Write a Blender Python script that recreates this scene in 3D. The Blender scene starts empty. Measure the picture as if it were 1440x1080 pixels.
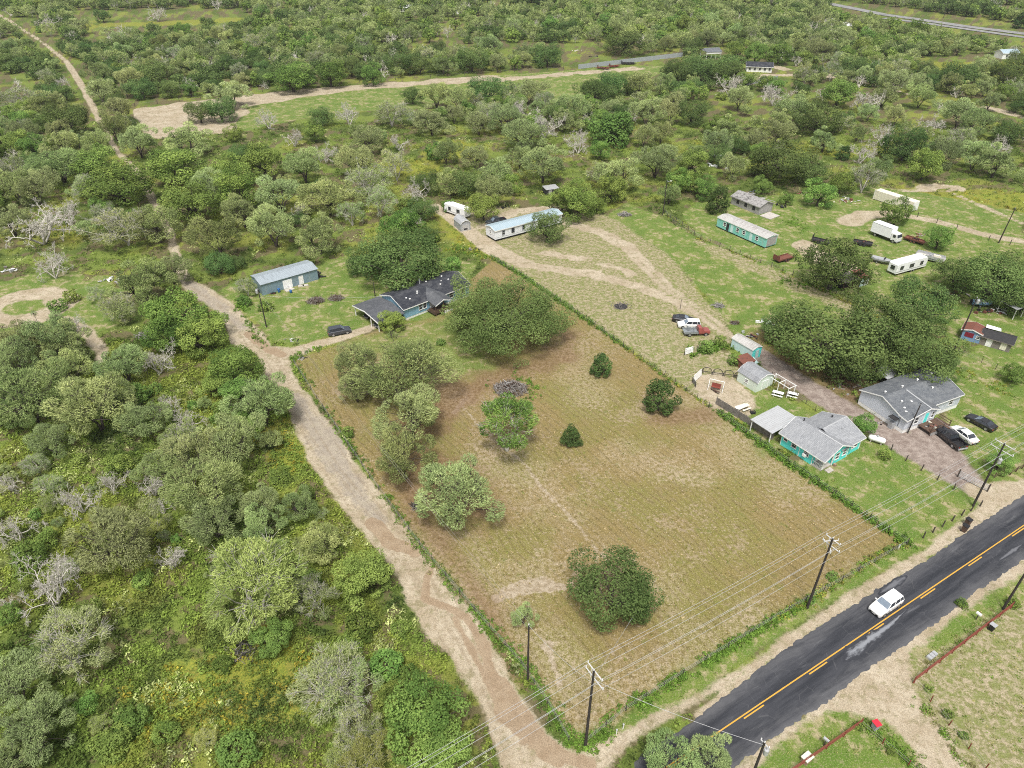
import bpy, bmesh, math, random
import numpy as np
from mathutils import Vector, Matrix
random.seed(7)
RNG = np.random.default_rng(11)
S = bpy.context.scene
COL = S.collection
R = math.radians
# ------------------------------------------------------------------ camera
CAM_H, CAM_PITCH, CAM_F = 75.0, R(34.5), 1000.0      # metres, down-tilt, focal length for a 1440 wide picture
cd = bpy.data.cameras.new('camera'); cam = bpy.data.objects.new('camera', cd); COL.objects.link(cam)
cam.location = (0, 0, CAM_H); cam.rotation_euler = (math.pi/2-CAM_PITCH, 0, 0)
cd.sensor_width = 36; cd.lens = 36*CAM_F/1440; cd.clip_end = 9000; cd.clip_start = 1
S.camera = cam

def at(px, py, z=0.0):
    """ground plan (metres) of the survey point px,py of the aerial photograph at height z"""
    x, y = px-720, py-540
    d = (x/CAM_F, math.cos(CAM_PITCH)-(y/CAM_F)*math.sin(CAM_PITCH), -math.sin(CAM_PITCH)-(y/CAM_F)*math.cos(CAM_PITCH))
    t = (z-CAM_H)/d[2]
    return Vector((d[0]*t, d[1]*t, z))
def depth_of(p): return p[1]*math.cos(CAM_PITCH)+(CAM_H-p[2])*math.sin(CAM_PITCH)
def to_px(p):
    d = depth_of(p); u = p[1]*math.sin(CAM_PITCH)+(p[2]-CAM_H)*math.cos(CAM_PITCH)
    return 720+CAM_F*p[0]/d, 540-CAM_F*u/d
def tile(ox, oy, k=3.0):
    return lambda x, y, z=0.0: at(ox+x/k, oy+y/k, z)
z4 = lambda x, y, z=0.0: at(340+x*320/1440, 350+y*150/675, z)
z5 = lambda x, y, z=0.0: at(600+x/6, 250+y/6, z)
z6 = lambda x, y, z=0.0: at(940+x*280/1163, 420+y*260/1080, z)
z7 = lambda x, y, z=0.0: at(1180+x*260/1404, 500+y*200/1080, z)
z8 = lambda x, y, z=0.0: at(980+x*460/1440, 230+y*290/908, z)
t2 = tile(480, 0); t3 = tile(960, 0); t9 = tile(960, 720); t6 = tile(960, 360)

# ------------------------------------------------------------------ materials
class NT:
    def __init__(s, name):
        s.m = bpy.data.materials.new(name); s.m.use_nodes = True; s.t = s.m.node_tree; s.t.nodes.clear()
        s.out = s.n('ShaderNodeOutputMaterial')
    def n(s, typ, **kw):
        nd = s.t.nodes.new(typ)
        for k, v in kw.items(): setattr(nd, k, v)
        return nd
    def put(s, sock, v):
        if v is None: return
        if isinstance(v, bpy.types.NodeSocket): s.t.links.new(v, sock)
        elif isinstance(v, (tuple, list)) and len(v) == 3 and sock.type == 'RGBA': sock.default_value = (*v, 1)
        else: sock.default_value = v
    def coord(s, kind='Object', scale=None, rot=None):
        c = s.n('ShaderNodeTexCoord').outputs[kind]
        if scale is None and rot is None: return c
        mp = s.n('ShaderNodeMapping'); s.put(mp.inputs['Vector'], c)
        if scale is not None: mp.inputs['Scale'].default_value = scale
        if rot is not None: mp.inputs['Rotation'].default_value = (0, 0, rot)
        return mp.outputs[0]
    def noise(s, scale, detail=4, rough=.6, vec=None, dist=0):
        nd = s.n('ShaderNodeTexNoise'); nd.inputs['Scale'].default_value = scale; nd.inputs['Detail'].default_value = detail
        nd.inputs['Roughness'].default_value = rough; nd.inputs['Distortion'].default_value = dist
        s.put(nd.inputs['Vector'], vec if vec is not None else s.coord())
        return nd.outputs['Fac']
    def math(s, op, a, b=None, c=None):
        nd = s.n('ShaderNodeMath', operation=op); s.put(nd.inputs[0], a); s.put(nd.inputs[1], b); s.put(nd.inputs[2], c)
        return nd.outputs[0]
    def step(s, v, lo, hi, a=0., b=1.):
        nd = s.n('ShaderNodeMapRange', interpolation_type='SMOOTHSTEP'); s.put(nd.inputs[0], v)
        for i, x in enumerate((lo, hi, a, b)): s.put(nd.inputs[i+1], x)
        return nd.outputs[0]
    def mix(s, f, a, b):
        nd = s.n('ShaderNodeMix', data_type='RGBA'); s.put(nd.inputs[0], f); s.put(nd.inputs[6], a); s.put(nd.inputs[7], b)
        return nd.outputs[2]
    def attr(s, name): return s.n('ShaderNodeAttribute', attribute_name=name).outputs['Fac']
    def attrc(s, name): return s.n('ShaderNodeAttribute', attribute_name=name).outputs['Color']
    def bump(s, h, strength=.4, dist=.1):
        nd = s.n('ShaderNodeBump'); nd.inputs['Strength'].default_value = strength; nd.inputs['Distance'].default_value = dist
        s.put(nd.inputs['Height'], h); return nd.outputs[0]
    def surf(s, color, rough=.8, normal=None, metal=0, spec=.3, trans=None):
        p = s.n('ShaderNodeBsdfPrincipled'); s.put(p.inputs['Base Color'], color); s.put(p.inputs['Roughness'], rough)
        s.put(p.inputs['Metallic'], metal); p.inputs['Specular IOR Level'].default_value = spec
        if normal is not None: s.put(p.inputs['Normal'], normal)
        s.t.links.new(p.outputs[0], s.out.inputs[0]); return s.m

def lerp(a, b, t): return tuple(x+(y-x)*t for x, y in zip(a, b))
def dirty(name, c, c2=None, scale=1.2, rough=.7, metal=0, spec=.3, amount=.6, bump=.0, detail=6):
    """a colour with irregular weathering of a second colour"""
    m = NT(name); c2 = c2 or tuple(x*.6 for x in c)
    f = m.step(m.noise(scale, detail, .65), .42, .75, 0., amount)
    nb = m.bump(m.noise(scale*8, 3), bump, .03) if bump else None
    return m.surf(m.mix(f, c, c2), rough, nb, metal, spec)
def shingle(name, c, c2, along=0):
    m = NT(name)
    b = m.n('ShaderNodeTexBrick'); b.inputs['Scale'].default_value = 1.0; b.offset = .5
    b.inputs['Brick Width'].default_value = .55; b.inputs['Row Height'].default_value = .22; b.inputs['Mortar Size'].default_value = .012
    b.inputs['Color1'].default_value = (*c, 1); b.inputs['Color2'].default_value = (*c2, 1); b.inputs['Mortar'].default_value = (*lerp(c, (0, 0, 0), .4), 1)
    b.inputs['Bias'].default_value = 0
    m.put(b.inputs['Vector'], m.coord('Object', (1, 1, 1), along))
    f = m.step(m.noise(.6, 5, .6), .4, .75, 0, .35)
    sp = m.step(m.noise(14, 2, .5), .3, .75, .75, 1.25)
    col = m.mix(f, b.outputs['Color'], lerp(c2, (.5, .5, .48), .25))
    hs = m.n('ShaderNodeHueSaturation'); m.put(hs.inputs['Value'], sp); m.put(hs.inputs['Color'], col)
    return m.surf(hs.outputs[0], .9, m.bump(b.outputs['Fac'], .3, .02), 0, .2)
def ribbed(name, c, stain, pitch=.3, axis=0, rough=.45, metal=.0, vertical=False, amount=.5, spec=.4):
    """profiled metal sheet with ribs across one axis and long stains"""
    m = NT(name)
    sep = m.n('ShaderNodeSeparateXYZ'); m.put(sep.inputs[0], m.coord())
    v = m.math('ADD', sep.outputs[0], sep.outputs[1]) if vertical else sep.outputs[axis]
    w = m.math('PINGPONG', m.math('MULTIPLY', v, 1/pitch), .5)
    rib = m.step(w, .36, .44)
    sc = (1.6, 1.6, .25) if vertical else ((2.2, .3, 1) if axis == 0 else (.3, 2.2, 1))
    f = m.step(m.noise(1.0, 6, .65, m.coord('Object', sc)), .48, .72, 0, amount)
    col = m.mix(f, c, stain)
    col = m.mix(m.math('MULTIPLY', rib, .25), col, lerp(c, (0, 0, 0), .5))
    return m.surf(col, rough, m.bump(rib, .5, .04), metal, spec)

M = {}
M['white'] = dirty('white_paint', (.78, .78, .76), (.52, .49, .44), 1.5, amount=.35)
M['cream'] = ribbed('cream_container_steel', (.72, .68, .56), (.52, .44, .32), .35, vertical=True, amount=.25)
M['whitemetal'] = dirty('white_coated_metal', (.8, .81, .82), (.58, .56, .52), .9, .45, amount=.3)
M['greytrim'] = dirty('grey_trim', (.35, .36, .37), None, 2)
M['teal'] = dirty('turquoise_paint', (.12, .70, .66), (.14, .56, .53), 1.3, amount=.4)
M['tealsid'] = ribbed('faded_turquoise_metal', (.22, .56, .50), (.5, .5, .43), .4, vertical=True, amount=.45)
M['aqua'] = dirty('pale_aqua_paint', (.50, .68, .68), (.66, .66, .62), 1.5, amount=.6)
M['mint'] = dirty('pale_mint_paint', (.60, .68, .60), (.42, .44, .38), 1.4, amount=.35)
M['bluewall'] = ribbed('light_blue_siding', (.22, .40, .54), (.33, .42, .48), .22, axis=2, amount=.3)
M['palewall'] = ribbed('pale_blue_grey_siding', (.56, .60, .66), (.5, .5, .5), .22, axis=2, amount=.3)
M['shedwall'] = ribbed('blue_grey_sheet_wall', (.19, .27, .32), (.33, .35, .34), .3, vertical=True, amount=.35)
M['shedroof'] = ribbed('pale_blue_sheet_roof', (.30, .345, .375), (.10, .11, .12), .3, axis=0, amount=.45)
M['homeroof'] = ribbed('light_grey_blue_sheet_roof', (.33, .42, .47), (.44, .47, .48), .45, axis=0, amount=.35)
M['whitesid'] = ribbed('white_lap_siding', (.74, .76, .79), (.58, .58, .57), .24, axis=2, amount=.3)
M['awning'] = ribbed('galvanised_awning_sheet', (.40, .41, .42), (.29, .285, .28), .35, axis=1, amount=.5)
M['ruinroof'] = ribbed('weathered_white_sheet_roof', (.44, .43, .41), (.20, .17, .15), .5, axis=0, amount=.7)
M['tornroof'] = dirty('torn_roof_felt', (.31, .30, .29), (.055, .05, .048), 1.6, amount=1.)
M['oldwood'] = dirty('weathered_board', (.21, .19, .17), (.09, .075, .065), 1.6, .9, amount=.8, bump=.3)
M['greywood'] = dirty('grey_board', (.33, .32, .31), (.18, .17, .165), 1.8, .9, amount=.7, bump=.3)
M['brownwood'] = dirty('brown_board', (.11, .07, .05), (.05, .035, .03), 2, .9, amount=.7, bump=.3)
M['pole'] = dirty('creosoted_pole', (.045, .038, .034), (.02, .018, .016), 3, .85, amount=.7)
M['post'] = dirty('dark_fence_post', (.06, .05, .042), (.12, .10, .085), 3, .9, amount=.6)
M['fibre'] = dirty('white_fibreglass', (.55, .55, .54), (.4, .4, .4), 2, .5, amount=.4)
M['wire'] = dirty('aluminium_cable', (.50, .50, .50), (.36, .36, .36), .4, .5, metal=.3, amount=.6)
M['thinwire'] = dirty('fence_wire', (.32, .31, .30), (.2, .17, .15), .4, .6, amount=.6)
M['galv'] = dirty('galvanised_steel', (.52, .53, .54), (.36, .36, .36), 2, .4, metal=.4, amount=.5)
M['redpipe'] = dirty('red_painted_pipe', (.20, .05, .035), (.13, .05, .04), 1.6, .6, amount=.6)
M['rust'] = dirty('rusted_steel', (.17, .065, .045), (.09, .05, .04), 2, .85, amount=.8)
M['black'] = dirty('black_plastic', (.018, .018, .02), (.05, .05, .05), 3, .5, amount=.4)
M['dark'] = dirty('dark_void_metal', (.03, .03, .032), (.06, .055, .05), 2, .8, amount=.5)
M['rubber'] = dirty('tyre_rubber', (.02, .02, .02), (.06, .055, .05), 5, .85, amount=.5)
M['alloy'] = dirty('wheel_alloy', (.42, .43, .44), (.2, .2, .2), 5, .35, metal=.6, amount=.4)
M['glass'] = dirty('tinted_window_glass', (.03, .035, .045), (.07, .085, .10), .8, .07, spec=.8, amount=.7)
M['cglass'] = dirty('windscreen_glass_painted_sheen', (.16, .20, .25), (.30, .34, .38), 1.2, .06, spec=.9, amount=.6)  # sky reflection painted in as a pale blue-grey base colour
M['lamp'] = dirty('lamp_lens', (.7, .7, .68), (.5, .5, .5), 6, .2, spec=.8, amount=.3)
M['redlens'] = dirty('red_lens', (.35, .02, .02), (.2, .01, .01), 6, .25, spec=.7, amount=.3)
M['concrete'] = dirty('worn_concrete', (.45, .42, .38), (.28, .25, .22), 1.2, .9, amount=.6, bump=.2)
M['bluebarrel'] = dirty('blue_plastic', (.03, .12, .33), (.05, .1, .2), 3, .5, amount=.4)
M['tarpblue'] = dirty('faded_blue_cladding', (.17, .29, .46), (.32, .39, .46), 1.4, .7, amount=.6)
M['maroon'] = dirty('maroon_panel', (.20, .02, .035), (.1, .02, .03), 1.4, .7, amount=.5)
M['redlid'] = dirty('red_plastic', (.55, .03, .05), (.4, .03, .05), 3, .4, amount=.3)
M['brick'] = dirty('brown_brick_block', (.32, .22, .16), (.2, .13, .1), 5, .9, amount=.6)
def paint(name, c, rough=.25):
    m = NT(name); f = m.step(m.noise(1.3, 5), .45, .8, 0, .35)
    p = m.mix(f, c, lerp(c, (.35, .31, .26), .18))
    m.surf(p, m.step(m.noise(2.5, 4), .3, .8, rough, rough+.2), None, 0, .6)
    b = next(n for n in m.t.nodes if n.type == 'BSDF_PRINCIPLED'); b.inputs['Coat Weight'].default_value = .5; b.inputs['Coat Roughness'].default_value = .08
    return m.m
M['carwhite'] = paint('white_car_paint', (.78, .78, .77)); M['carblack'] = paint('black_car_paint', (.012, .012, .015))
M['cargrey'] = paint('dark_blue_grey_car_paint', (.035, .042, .055)); M['carred'] = paint('faded_red_car_paint', (.26, .06, .05), .5)
M['carsteel'] = paint('worn_grey_truck_paint', (.20, .22, .23), .5)
M['roofteal'] = shingle('grey_shingle', (.235, .245, .26), (.31, .32, .335)); M['roofright'] = shingle('charcoal_shingle', (.105, .115, .13), (.155, .165, .175))
M['roofblue'] = shingle('black_shingle', (.028, .031, .04), (.047, .05, .06)); M['roofport'] = shingle('worn_charcoal_shingle', (.075, .08, .09), (.105, .11, .12))

# ------------------------------------------------------------------ mesh helpers
class MB:
    """collects shapes, then links them as ONE mesh object"""
    def __init__(s): s.v = []; s.f = []; s.mi = []; s.k = 0
    def add(s, vs, fs):
        o = len(s.v); s.v += [tuple(v) for v in vs]; s.f += [tuple(i+o for i in f) for f in fs]; s.mi += [s.k]*len(fs); return s
    def box(s, c, d, rz=0, tilt=None):
        x, y, z = (i/2 for i in d); m = Matrix.Rotation(rz, 3, 'Z')
        if tilt is not None: m = m @ Matrix.Rotation(tilt[1], 3, tilt[0])
        P = [Vector(c)+m @ Vector((a*x, b*y, e*z)) for e in (-1, 1) for b in (-1, 1) for a in (-1, 1)]
        return s.add(P, [(0, 2, 3, 1), (4, 5, 7, 6), (0, 1, 5, 4), (2, 6, 7, 3), (0, 4, 6, 2), (1, 3, 7, 5)])
    def bx(s, x0, x1, y0, y1, z0, z1): return s.box(((x0+x1)/2, (y0+y1)/2, (z0+z1)/2), (x1-x0, y1-y0, z1-z0))
    def tube(s, a, b, r, r2=None, n=8, cap=True):
        a, b = Vector(a), Vector(b); d = (b-a).normalized(); r2 = r if r2 is None else r2
        u = d.cross(Vector((0, 0, 1)) if abs(d.z) < .9 else Vector((1, 0, 0))).normalized(); w = d.cross(u)
        P = [p+(u*math.cos(i*2*math.pi/n)+w*math.sin(i*2*math.pi/n))*q for p, q in ((a, r), (b, r2)) for i in range(n)]
        F = [(i, (i+1) % n, n+(i+1) % n, n+i) for i in range(n)]
        if cap: F += [tuple(reversed(range(n))), tuple(range(n, 2*n))]
        return s.add(P, F)
    def path(s, pts, r, n=6):
        for a, b in zip(pts, pts[1:]): s.tube(a, b, r, r, n)
        return s
    def slab(s, pts, t):
        n = len(pts); P = [Vector(p) for p in pts]+[Vector(p)-Vector((0, 0, t)) for p in pts]
        return s.add(P, [tuple(range(n)), tuple(reversed(range(n, 2*n)))]+[(i, n+i, n+(i+1) % n, (i+1) % n) for i in range(n)])
    def prism(s, poly, axis, a, b):
        """poly of (u,z) swept along axis 'x' or 'y' from a to b"""
        n = len(poly); mk = (lambda t, u, z: (t, u, z)) if axis == 'x' else (lambda t, u, z: (u, t, z))
        P = [mk(a, u, z) for u, z in poly]+[mk(b, u, z) for u, z in poly]
        return s.add(P, [tuple(range(n)), tuple(reversed(range(n, 2*n)))]+[(i, (i+1) % n, n+(i+1) % n, n+i) for i in range(n)])
    def lathe(s, prof, c=(0, 0, 0), n=12):
        P = [Vector(c)+Vector((r*math.cos(i*2*math.pi/n), r*math.sin(i*2*math.pi/n), z)) for r, z in prof for i in range(n)]
        F = [(j*n+i, j*n+(i+1) % n, (j+1)*n+(i+1) % n, (j+1)*n+i) for j in range(len(prof)-1) for i in range(n)]
        return s.add(P, F+[tuple(reversed(range(n))), tuple(range((len(prof)-1)*n, len(prof)*n))])
    def build(s, name, mats, parent=None, loc=None, rz=0, smooth=False, bevel=0, label=None):
        me = bpy.data.meshes.new(name); me.from_pydata(s.v, [], s.f)
        mats = mats if isinstance(mats, (list, tuple)) else [mats]
        for m in mats: me.materials.append(M[m] if isinstance(m, str) else m)
        if len(mats) > 1: me.polygons.foreach_set('material_index', s.mi)
        b = bmesh.new(); b.from_mesh(me); bmesh.ops.recalc_face_normals(b, faces=b.faces); b.to_mesh(me); b.free()
        if smooth:
            for p in me.polygons: p.use_smooth = True
        o = bpy.data.objects.new(name, me); COL.objects.link(o); o.parent = parent
        if loc is not None: o.location = loc
        if rz: o.rotation_euler = (0, 0, rz)
        if bevel:
            bm = o.modifiers.new('bevel', 'BEVEL'); bm.width = bevel; bm.segments = 2; bm.limit_method = 'ANGLE'
        if label: o['label'] = label
        return o
def tag(o, label, cat, group=None):
    o['label'] = label; o['category'] = cat
    if group: o['group'] = group
    return o
def thing(name, label, cat, loc=(0, 0, 0), rz=0, group=None):
    o = bpy.data.objects.new(name, None); COL.objects.link(o); o.empty_display_size = .5
    o.location = loc; o.rotation_euler = (0, 0, rz); return tag(o, label, cat, group)
def structure(o, kind='structure', label=None, cat=None):
    o['kind'] = kind
    if label: o['label'] = label
    if cat: o['category'] = cat
    return o
def copy_tree(o, parent=None):
    c = o.copy(); COL.objects.link(c); c.parent = parent
    for ch in list(o.children): copy_tree(ch, c)
    return c
def mesh_np(name, V, F, mats, attrs=None, mi=None, smooth=False):
    """quads from numpy arrays"""
    me = bpy.data.meshes.new(name); n, m = len(V), len(F)
    me.vertices.add(n); me.vertices.foreach_set('co', np.asarray(V, np.float32).ravel())
    me.loops.add(4*m); me.loops.foreach_set('vertex_index', np.asarray(F, np.int32).ravel())
    me.polygons.add(m); me.polygons.foreach_set('loop_start', np.arange(0, 4*m, 4, dtype=np.int32))
    for q in mats: me.materials.append(q)
    if mi is not None: me.polygons.foreach_set('material_index', np.asarray(mi, np.int32))
    me.polygons.foreach_set('use_smooth', np.full(m, smooth))
    for k, a in (attrs or {}).items():
        a = np.asarray(a, np.float32)
        if a.ndim == 1: me.attributes.new(k, 'FLOAT', 'POINT').data.foreach_set('value', a)
        else: me.attributes.new(k, 'FLOAT_COLOR', 'POINT').data.foreach_set('color', np.concatenate([a, np.ones((len(a), 1), np.float32)], 1).ravel())
    me.update(calc_edges=True); return me
def link(name, me, parent=None):
    o = bpy.data.objects.new(name, me); COL.objects.link(o); o.parent = parent; return o

# smooth value noise in metres, for patches of plants and soil
_L = np.random.default_rng(5).random((256, 256))
def vnoise(x, y, s, o=0):
    x = np.asarray(x, float)/s+37.3*o; y = np.asarray(y, float)/s+11.7*o
    xi, yi = np.floor(x).astype(int), np.floor(y).astype(int); fx, fy = x-xi, y-yi
    fx, fy = fx*fx*(3-2*fx), fy*fy*(3-2*fy); g = lambda a, b: _L[a % 256, b % 256]
    return (g(xi, yi)*(1-fx)+g(xi+1, yi)*fx)*(1-fy)+(g(xi, yi+1)*(1-fx)+g(xi+1, yi+1)*fx)*fy
def fbm(x, y, s, o=0): return (vnoise(x, y, s, o)*.5+vnoise(x, y, s*.47, o+3)*.3+vnoise(x, y, s*.21, o+5)*.2)
def sdf_poly(P, poly):
    """signed distance in metres, positive inside"""
    x, y = P[:, 0], P[:, 1]; d = np.full(len(P), 1e18); ins = np.zeros(len(P), bool); n = len(poly)
    for i in range(n):
        ax, ay = poly[i][:2]; bx, by = poly[(i+1) % n][:2]; ex, ey = bx-ax, by-ay
        t = np.clip(((x-ax)*ex+(y-ay)*ey)/(ex*ex+ey*ey+1e-12), 0, 1)
        d = np.minimum(d, (x-ax-t*ex)**2+(y-ay-t*ey)**2)
        c = (ay > y) != (by > y)
        ins ^= c & (x < ex*(y-ay)/(ey if abs(ey) > 1e-12 else 1e-12)+ax)
    d = np.sqrt(d); return np.where(ins, d, -d)
def sdf_line(P, pts, w):
    """half-widths w (metres) along a line; positive inside"""
    x, y = P[:, 0], P[:, 1]; d = np.full(len(P), -1e9); w = w if isinstance(w, (list, tuple)) else [w]*len(pts)
    for i in range(len(pts)-1):
        ax, ay = pts[i][:2]; bx, by = pts[i+1][:2]; ex, ey = bx-ax, by-ay
        t = np.clip(((x-ax)*ex+(y-ay)*ey)/(ex*ex+ey*ey+1e-12), 0, 1)
        d = np.maximum(d, w[i]+(w[i+1]-w[i])*t-np.sqrt((x-ax-t*ex)**2+(y-ay-t*ey)**2))
    return d
def px(*pts): return [at(a, b) for a, b in pts]
# ------------------------------------------------------------------ the plan of the place
lane_l = [(707,1090),(697,1053),(680,1010),(667,973),(640,933),(613,907),(577,853),(557,803),(523,770),(487,723),(480,713),(437,653),(417,607),(397,560),(373,527),(360,500),(323,483),(313,447),(290,427),(263,410),(248,387),(240,360),(232,325),(213,287),(187,240),(157,210),(137,173),(117,133),(97,100),(88,85),(57,60),(4,26),(-40,5)]
lane_r = [(-30,5),(12,26),(63,60),(97,86),(107,100),(127,133),(147,173),(166,210),(198,240),(224,287),(243,323),(253,355),(267,390),(300,410),(333,430),(363,460),(383,487),(413,489),(440,481),(480,470),(530,454),(534,460),(482,480),(445,491),(410,508),(411,525),(420,540),(450,577),(480,623),(520,675),(555,720),(593,770),(630,817),(660,853),(687,907),(713,947),(743,993),(773,1037),(795,1055),(840,1062),(845,1078),(840,1090)]
LANE = px(*(lane_l+lane_r))
FIELD = px((693,366),(733,389),(800,435),(873,485),(920,520),(960,548),(1007,576),(1107,653),(1173,690),(1213,716),(1273,764),(1225,786),(1133,845),(1083,874),(960,948),(905,985),(862,1022),(820,1046),(803,1044),(775,995),(735,936),(669,859),(632,806),(592,768),(557,718),(522,672),(482,608),(446,560),(418,520),(414,508),(445,495),(483,484),(535,463),(590,452),(650,430),(660,395))
LOT = px((640,300),(700,290),(800,300),(845,300),(880,318),(940,360),(1010,440),(1035,478),(1010,495),(960,540),(920,514),(873,480),(800,428),(735,384),(700,365),(655,330))
PAST = px((880,285),(930,305),(985,335),(1100,380),(1160,405),(1230,445),(1300,490),(1330,520),(1200,520),(1080,460),(1035,478),(1010,435),(940,360),(850,305))
JUNK = px((985,335),(960,300),(1000,275),(1100,275),(1220,262),(1300,270),(1440,300),(1440,470),(1340,480),(1230,440),(1160,402))
FARF = px((190,152),(270,143),(340,135),(480,121),(640,110),(800,99),(900,93),(938,92),(935,100),(890,122),(820,142),(740,132),(650,137),(600,152),(480,158),(420,168),(350,184),(215,194))
YARDH = px((333,432),(310,408),(335,396),(360,402),(450,370),(500,358),(620,362),(665,372),(650,432),(600,450),(540,456),(480,468),(440,480),(400,482),(375,470))
LAWNR = px((1107,650),(1180,640),(1230,600),(1330,655),(1385,690),(1380,712),(1275,766),(1213,714))
LAWN2 = px((1330,540),(1350,500),(1440,470),(1440,680),(1400,680),(1330,620))
LAWN3 = px((925,515),(985,490),(1040,500),(1060,540),(980,560))
VERGE = px((800,1040),(860,1022),(960,950),(1083,877),(1133,847),(1227,787),(1275,765),(1380,712),(1392,718),(1240,803),(1070,912),(985,975),(900,1030),(845,1064))
SOUTH = px((935,1090),(1057,1064),(1157,989),(1277,902),(1360,839),(1440,785),(1560,700),(1700,1100),(1500,1400),(1000,1300))
ASPH = px((880,1084),(977,1016),(1113,908),(1243,825),(1307,787),(1403,721),(1440,698),(1560,621),(1640,640),(1440,784),(1360,838),(1277,901),(1213,941),(1157,988),(1090,1031),(1047,1064),(985,1112),(800,1250),(660,1240))

def nz(P, amp, s=3., o=0): return (fbm(P[:, 0], P[:, 1], s, o)-.5)*2*amp
def zones(P):
    """per point: signed distances (m) of every kind of ground, from the plan above"""
    Z = {}
    lane = sdf_poly(P, LANE)+nz(P, .7, 4)
    d = [lane]
    line = lambda pts, w, a=.6: sdf_line(P, px(*pts), w)+nz(P, a, 3, 2)
    drive = np.maximum.reduce([
        line([(612,290),(640,310),(672,335),(695,352),(740,372)], [2.0,2.2,2.6,3,2.4]), line([(740,372),(830,385),(905,405),(960,430),(1000,455),(1040,480)], [2.0,2.2,2.0,1.6,1.3,1.1], 1.3),
        line([(770,308),(840,325),(880,345),(905,372),(940,405),(985,440),(1025,470)], [1.8,2.0,2.2,1.9,1.6,1.4,1.4], .8), line([(760,355),(830,365),(890,385)], [.8,1.6,1.2], 2.6),
        line([(680,318),(720,298),(790,292)], [2.0,2.2,1.8], 1.5), line([(1195,312),(1215,302),(1255,300),(1320,312),(1385,330),(1440,340)], [3.5,3.2,2,1.8,1.8,1.6]),
        line([(1130,345),(1150,362),(1185,375)], [3,4,3], 2), line([(1270,268),(1330,268),(1440,315)], [1.3,1,1])])
    d.append(drive)
    drive = np.minimum(drive, -line([(905,372),(940,405),(985,440),(1025,470)], [.1,.35,.4,.3], .35)); d[-1] = drive
    gate = line([(1375,690),(1410,703),(1445,712)], [2.0,4.0,6.], 1.2)
    ent = sdf_poly(P, px((1130,1010),(1157,987),(1213,941),(1277,901),(1275,910),(1280,953),(1310,1007),(1350,1053),(1365,1095),(1305,1095),(1280,1050),(1243,1013),(1180,998)))+nz(P, .5, 2)
    sh = np.maximum(line([(835,1068),(915,1015),(990,978),(1060,934)], [1.4,.55,.5,.4], .5), line([(985,1006),(1060,940),(1113,899),(1243,815),(1307,776),(1403,712)], [.5,.7,.8,.95,.8,1.8], .7))
    sh2 = line([(1040,1085),(1100,1036),(1157,993),(1280,903),(1360,842),(1470,772)], [.5,.5,.7,1.0,.7,.7], .8)
    ring = np.minimum(line([(40,431),(41,432)], 9.5, 1.), -sdf_poly(P, [(at(34,432)+Vector((5.5*math.cos(a), 4.6*math.sin(a), 0))) for a in np.linspace(0, 6.28, 14)[:-1]])+nz(P, 1.0, 2, 4)+1.0)
    path = line([(90,448),(125,470),(145,495),(140,510)], [1.2,1.4,1.2,.8], .8)
    far = np.maximum(np.minimum(sdf_poly(P, FARF), sdf_poly(P, px((180,150),(330,132),(480,118),(700,103),(700,113),(480,130),(420,137),(345,152),(320,195),(180,200))))+nz(P, 5, 14), line([(700,112),(800,104),(900,96)], 4, 3))
    f2 = np.maximum.reduce([line([(960,116),(1010,120),(1080,106),(1190,108)], 3, 2), line([(1300,265),(1320,262),(1345,265)], 2.6, 2), line([(1165,105),(1290,135)], 2, 1), line([(1390,152),(1440,165)], 3, 2), line([(1080,92),(1105,98)], 4, 2)])
    patio = sdf_poly(P, px((978,530),(1010,522),(1040,540),(1058,556),(1065,575),(1040,590),(1000,574),(980,560)))+nz(P, .8, 2)
    sh3 = sdf_poly(P, px((1030,470),(1060,478),(1065,520),(1040,500)))+nz(P, .6, 2)
    Z['dirt'] = np.maximum.reduce(d+[gate, ent, sh, sh2, ring, path, far, f2, patio])
    Z['lane'] = np.maximum(lane, -9)
    Z['drive'] = np.maximum(drive, gate)
    Z['ent'] = ent
    gravel = np.maximum(line([(1060,492),(1085,512),(1120,535),(1160,560),(1230,600),(1290,632),(1340,662),(1385,693)], [2.,2.4,2.6,2.7,2.6,3.4,3.2,2.2], .8), line([(1300,610),(1330,640)], [2.2,3], 1))
    Z['gravel'] = gravel
    f = sdf_poly(P, FIELD)
    Z['field'] = f+nz(P, .5, 3, 6)
    red = np.maximum.reduce([line([(590,600),(640,560),(700,530),(790,500),(800,470)], [3.5,4.5,2.5,3,2], 3), line([(600,640),(640,680),(680,720)], [3,4.5,2.5], 2.5), line([(555,640),(600,735),(640,790)], [1.5,2,1.5], 1.4),
        line([(925,590),(990,585)], [1.2,2.5], 1.5), line([(1080,480),(1180,540),(1230,560)], [4,5,3], 2), line([(1100,540),(1220,545)], [2,4], 2), line([(640,790),(690,860),(720,950)], [1,1.2,.8], .9)])
    Z['track'] = np.maximum.reduce([line([(735,650),(765,690),(800,725),(850,785)], [.25,.35,.3,.15], .25), line([(650,572),(690,615),(735,650)], [.3,.2,.2], .3), line([(640,580),(655,560)], [.5,.3], .5), line([(830,830),(760,820),(700,840)], [-.1,.3,.1], 2.2), line([(770,905),(785,960)], [.3,.2], 1.0)])
    Z['soil'] = red
    house = sdf_poly(P, px((540,462),(600,452),(660,430),(690,470),(690,520),(640,530),(600,520),(540,500),(480,490)))+nz(P, 2.5, 6, 9)
    past = sdf_poly(P, PAST); yh = sdf_poly(P, YARDH)
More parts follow.
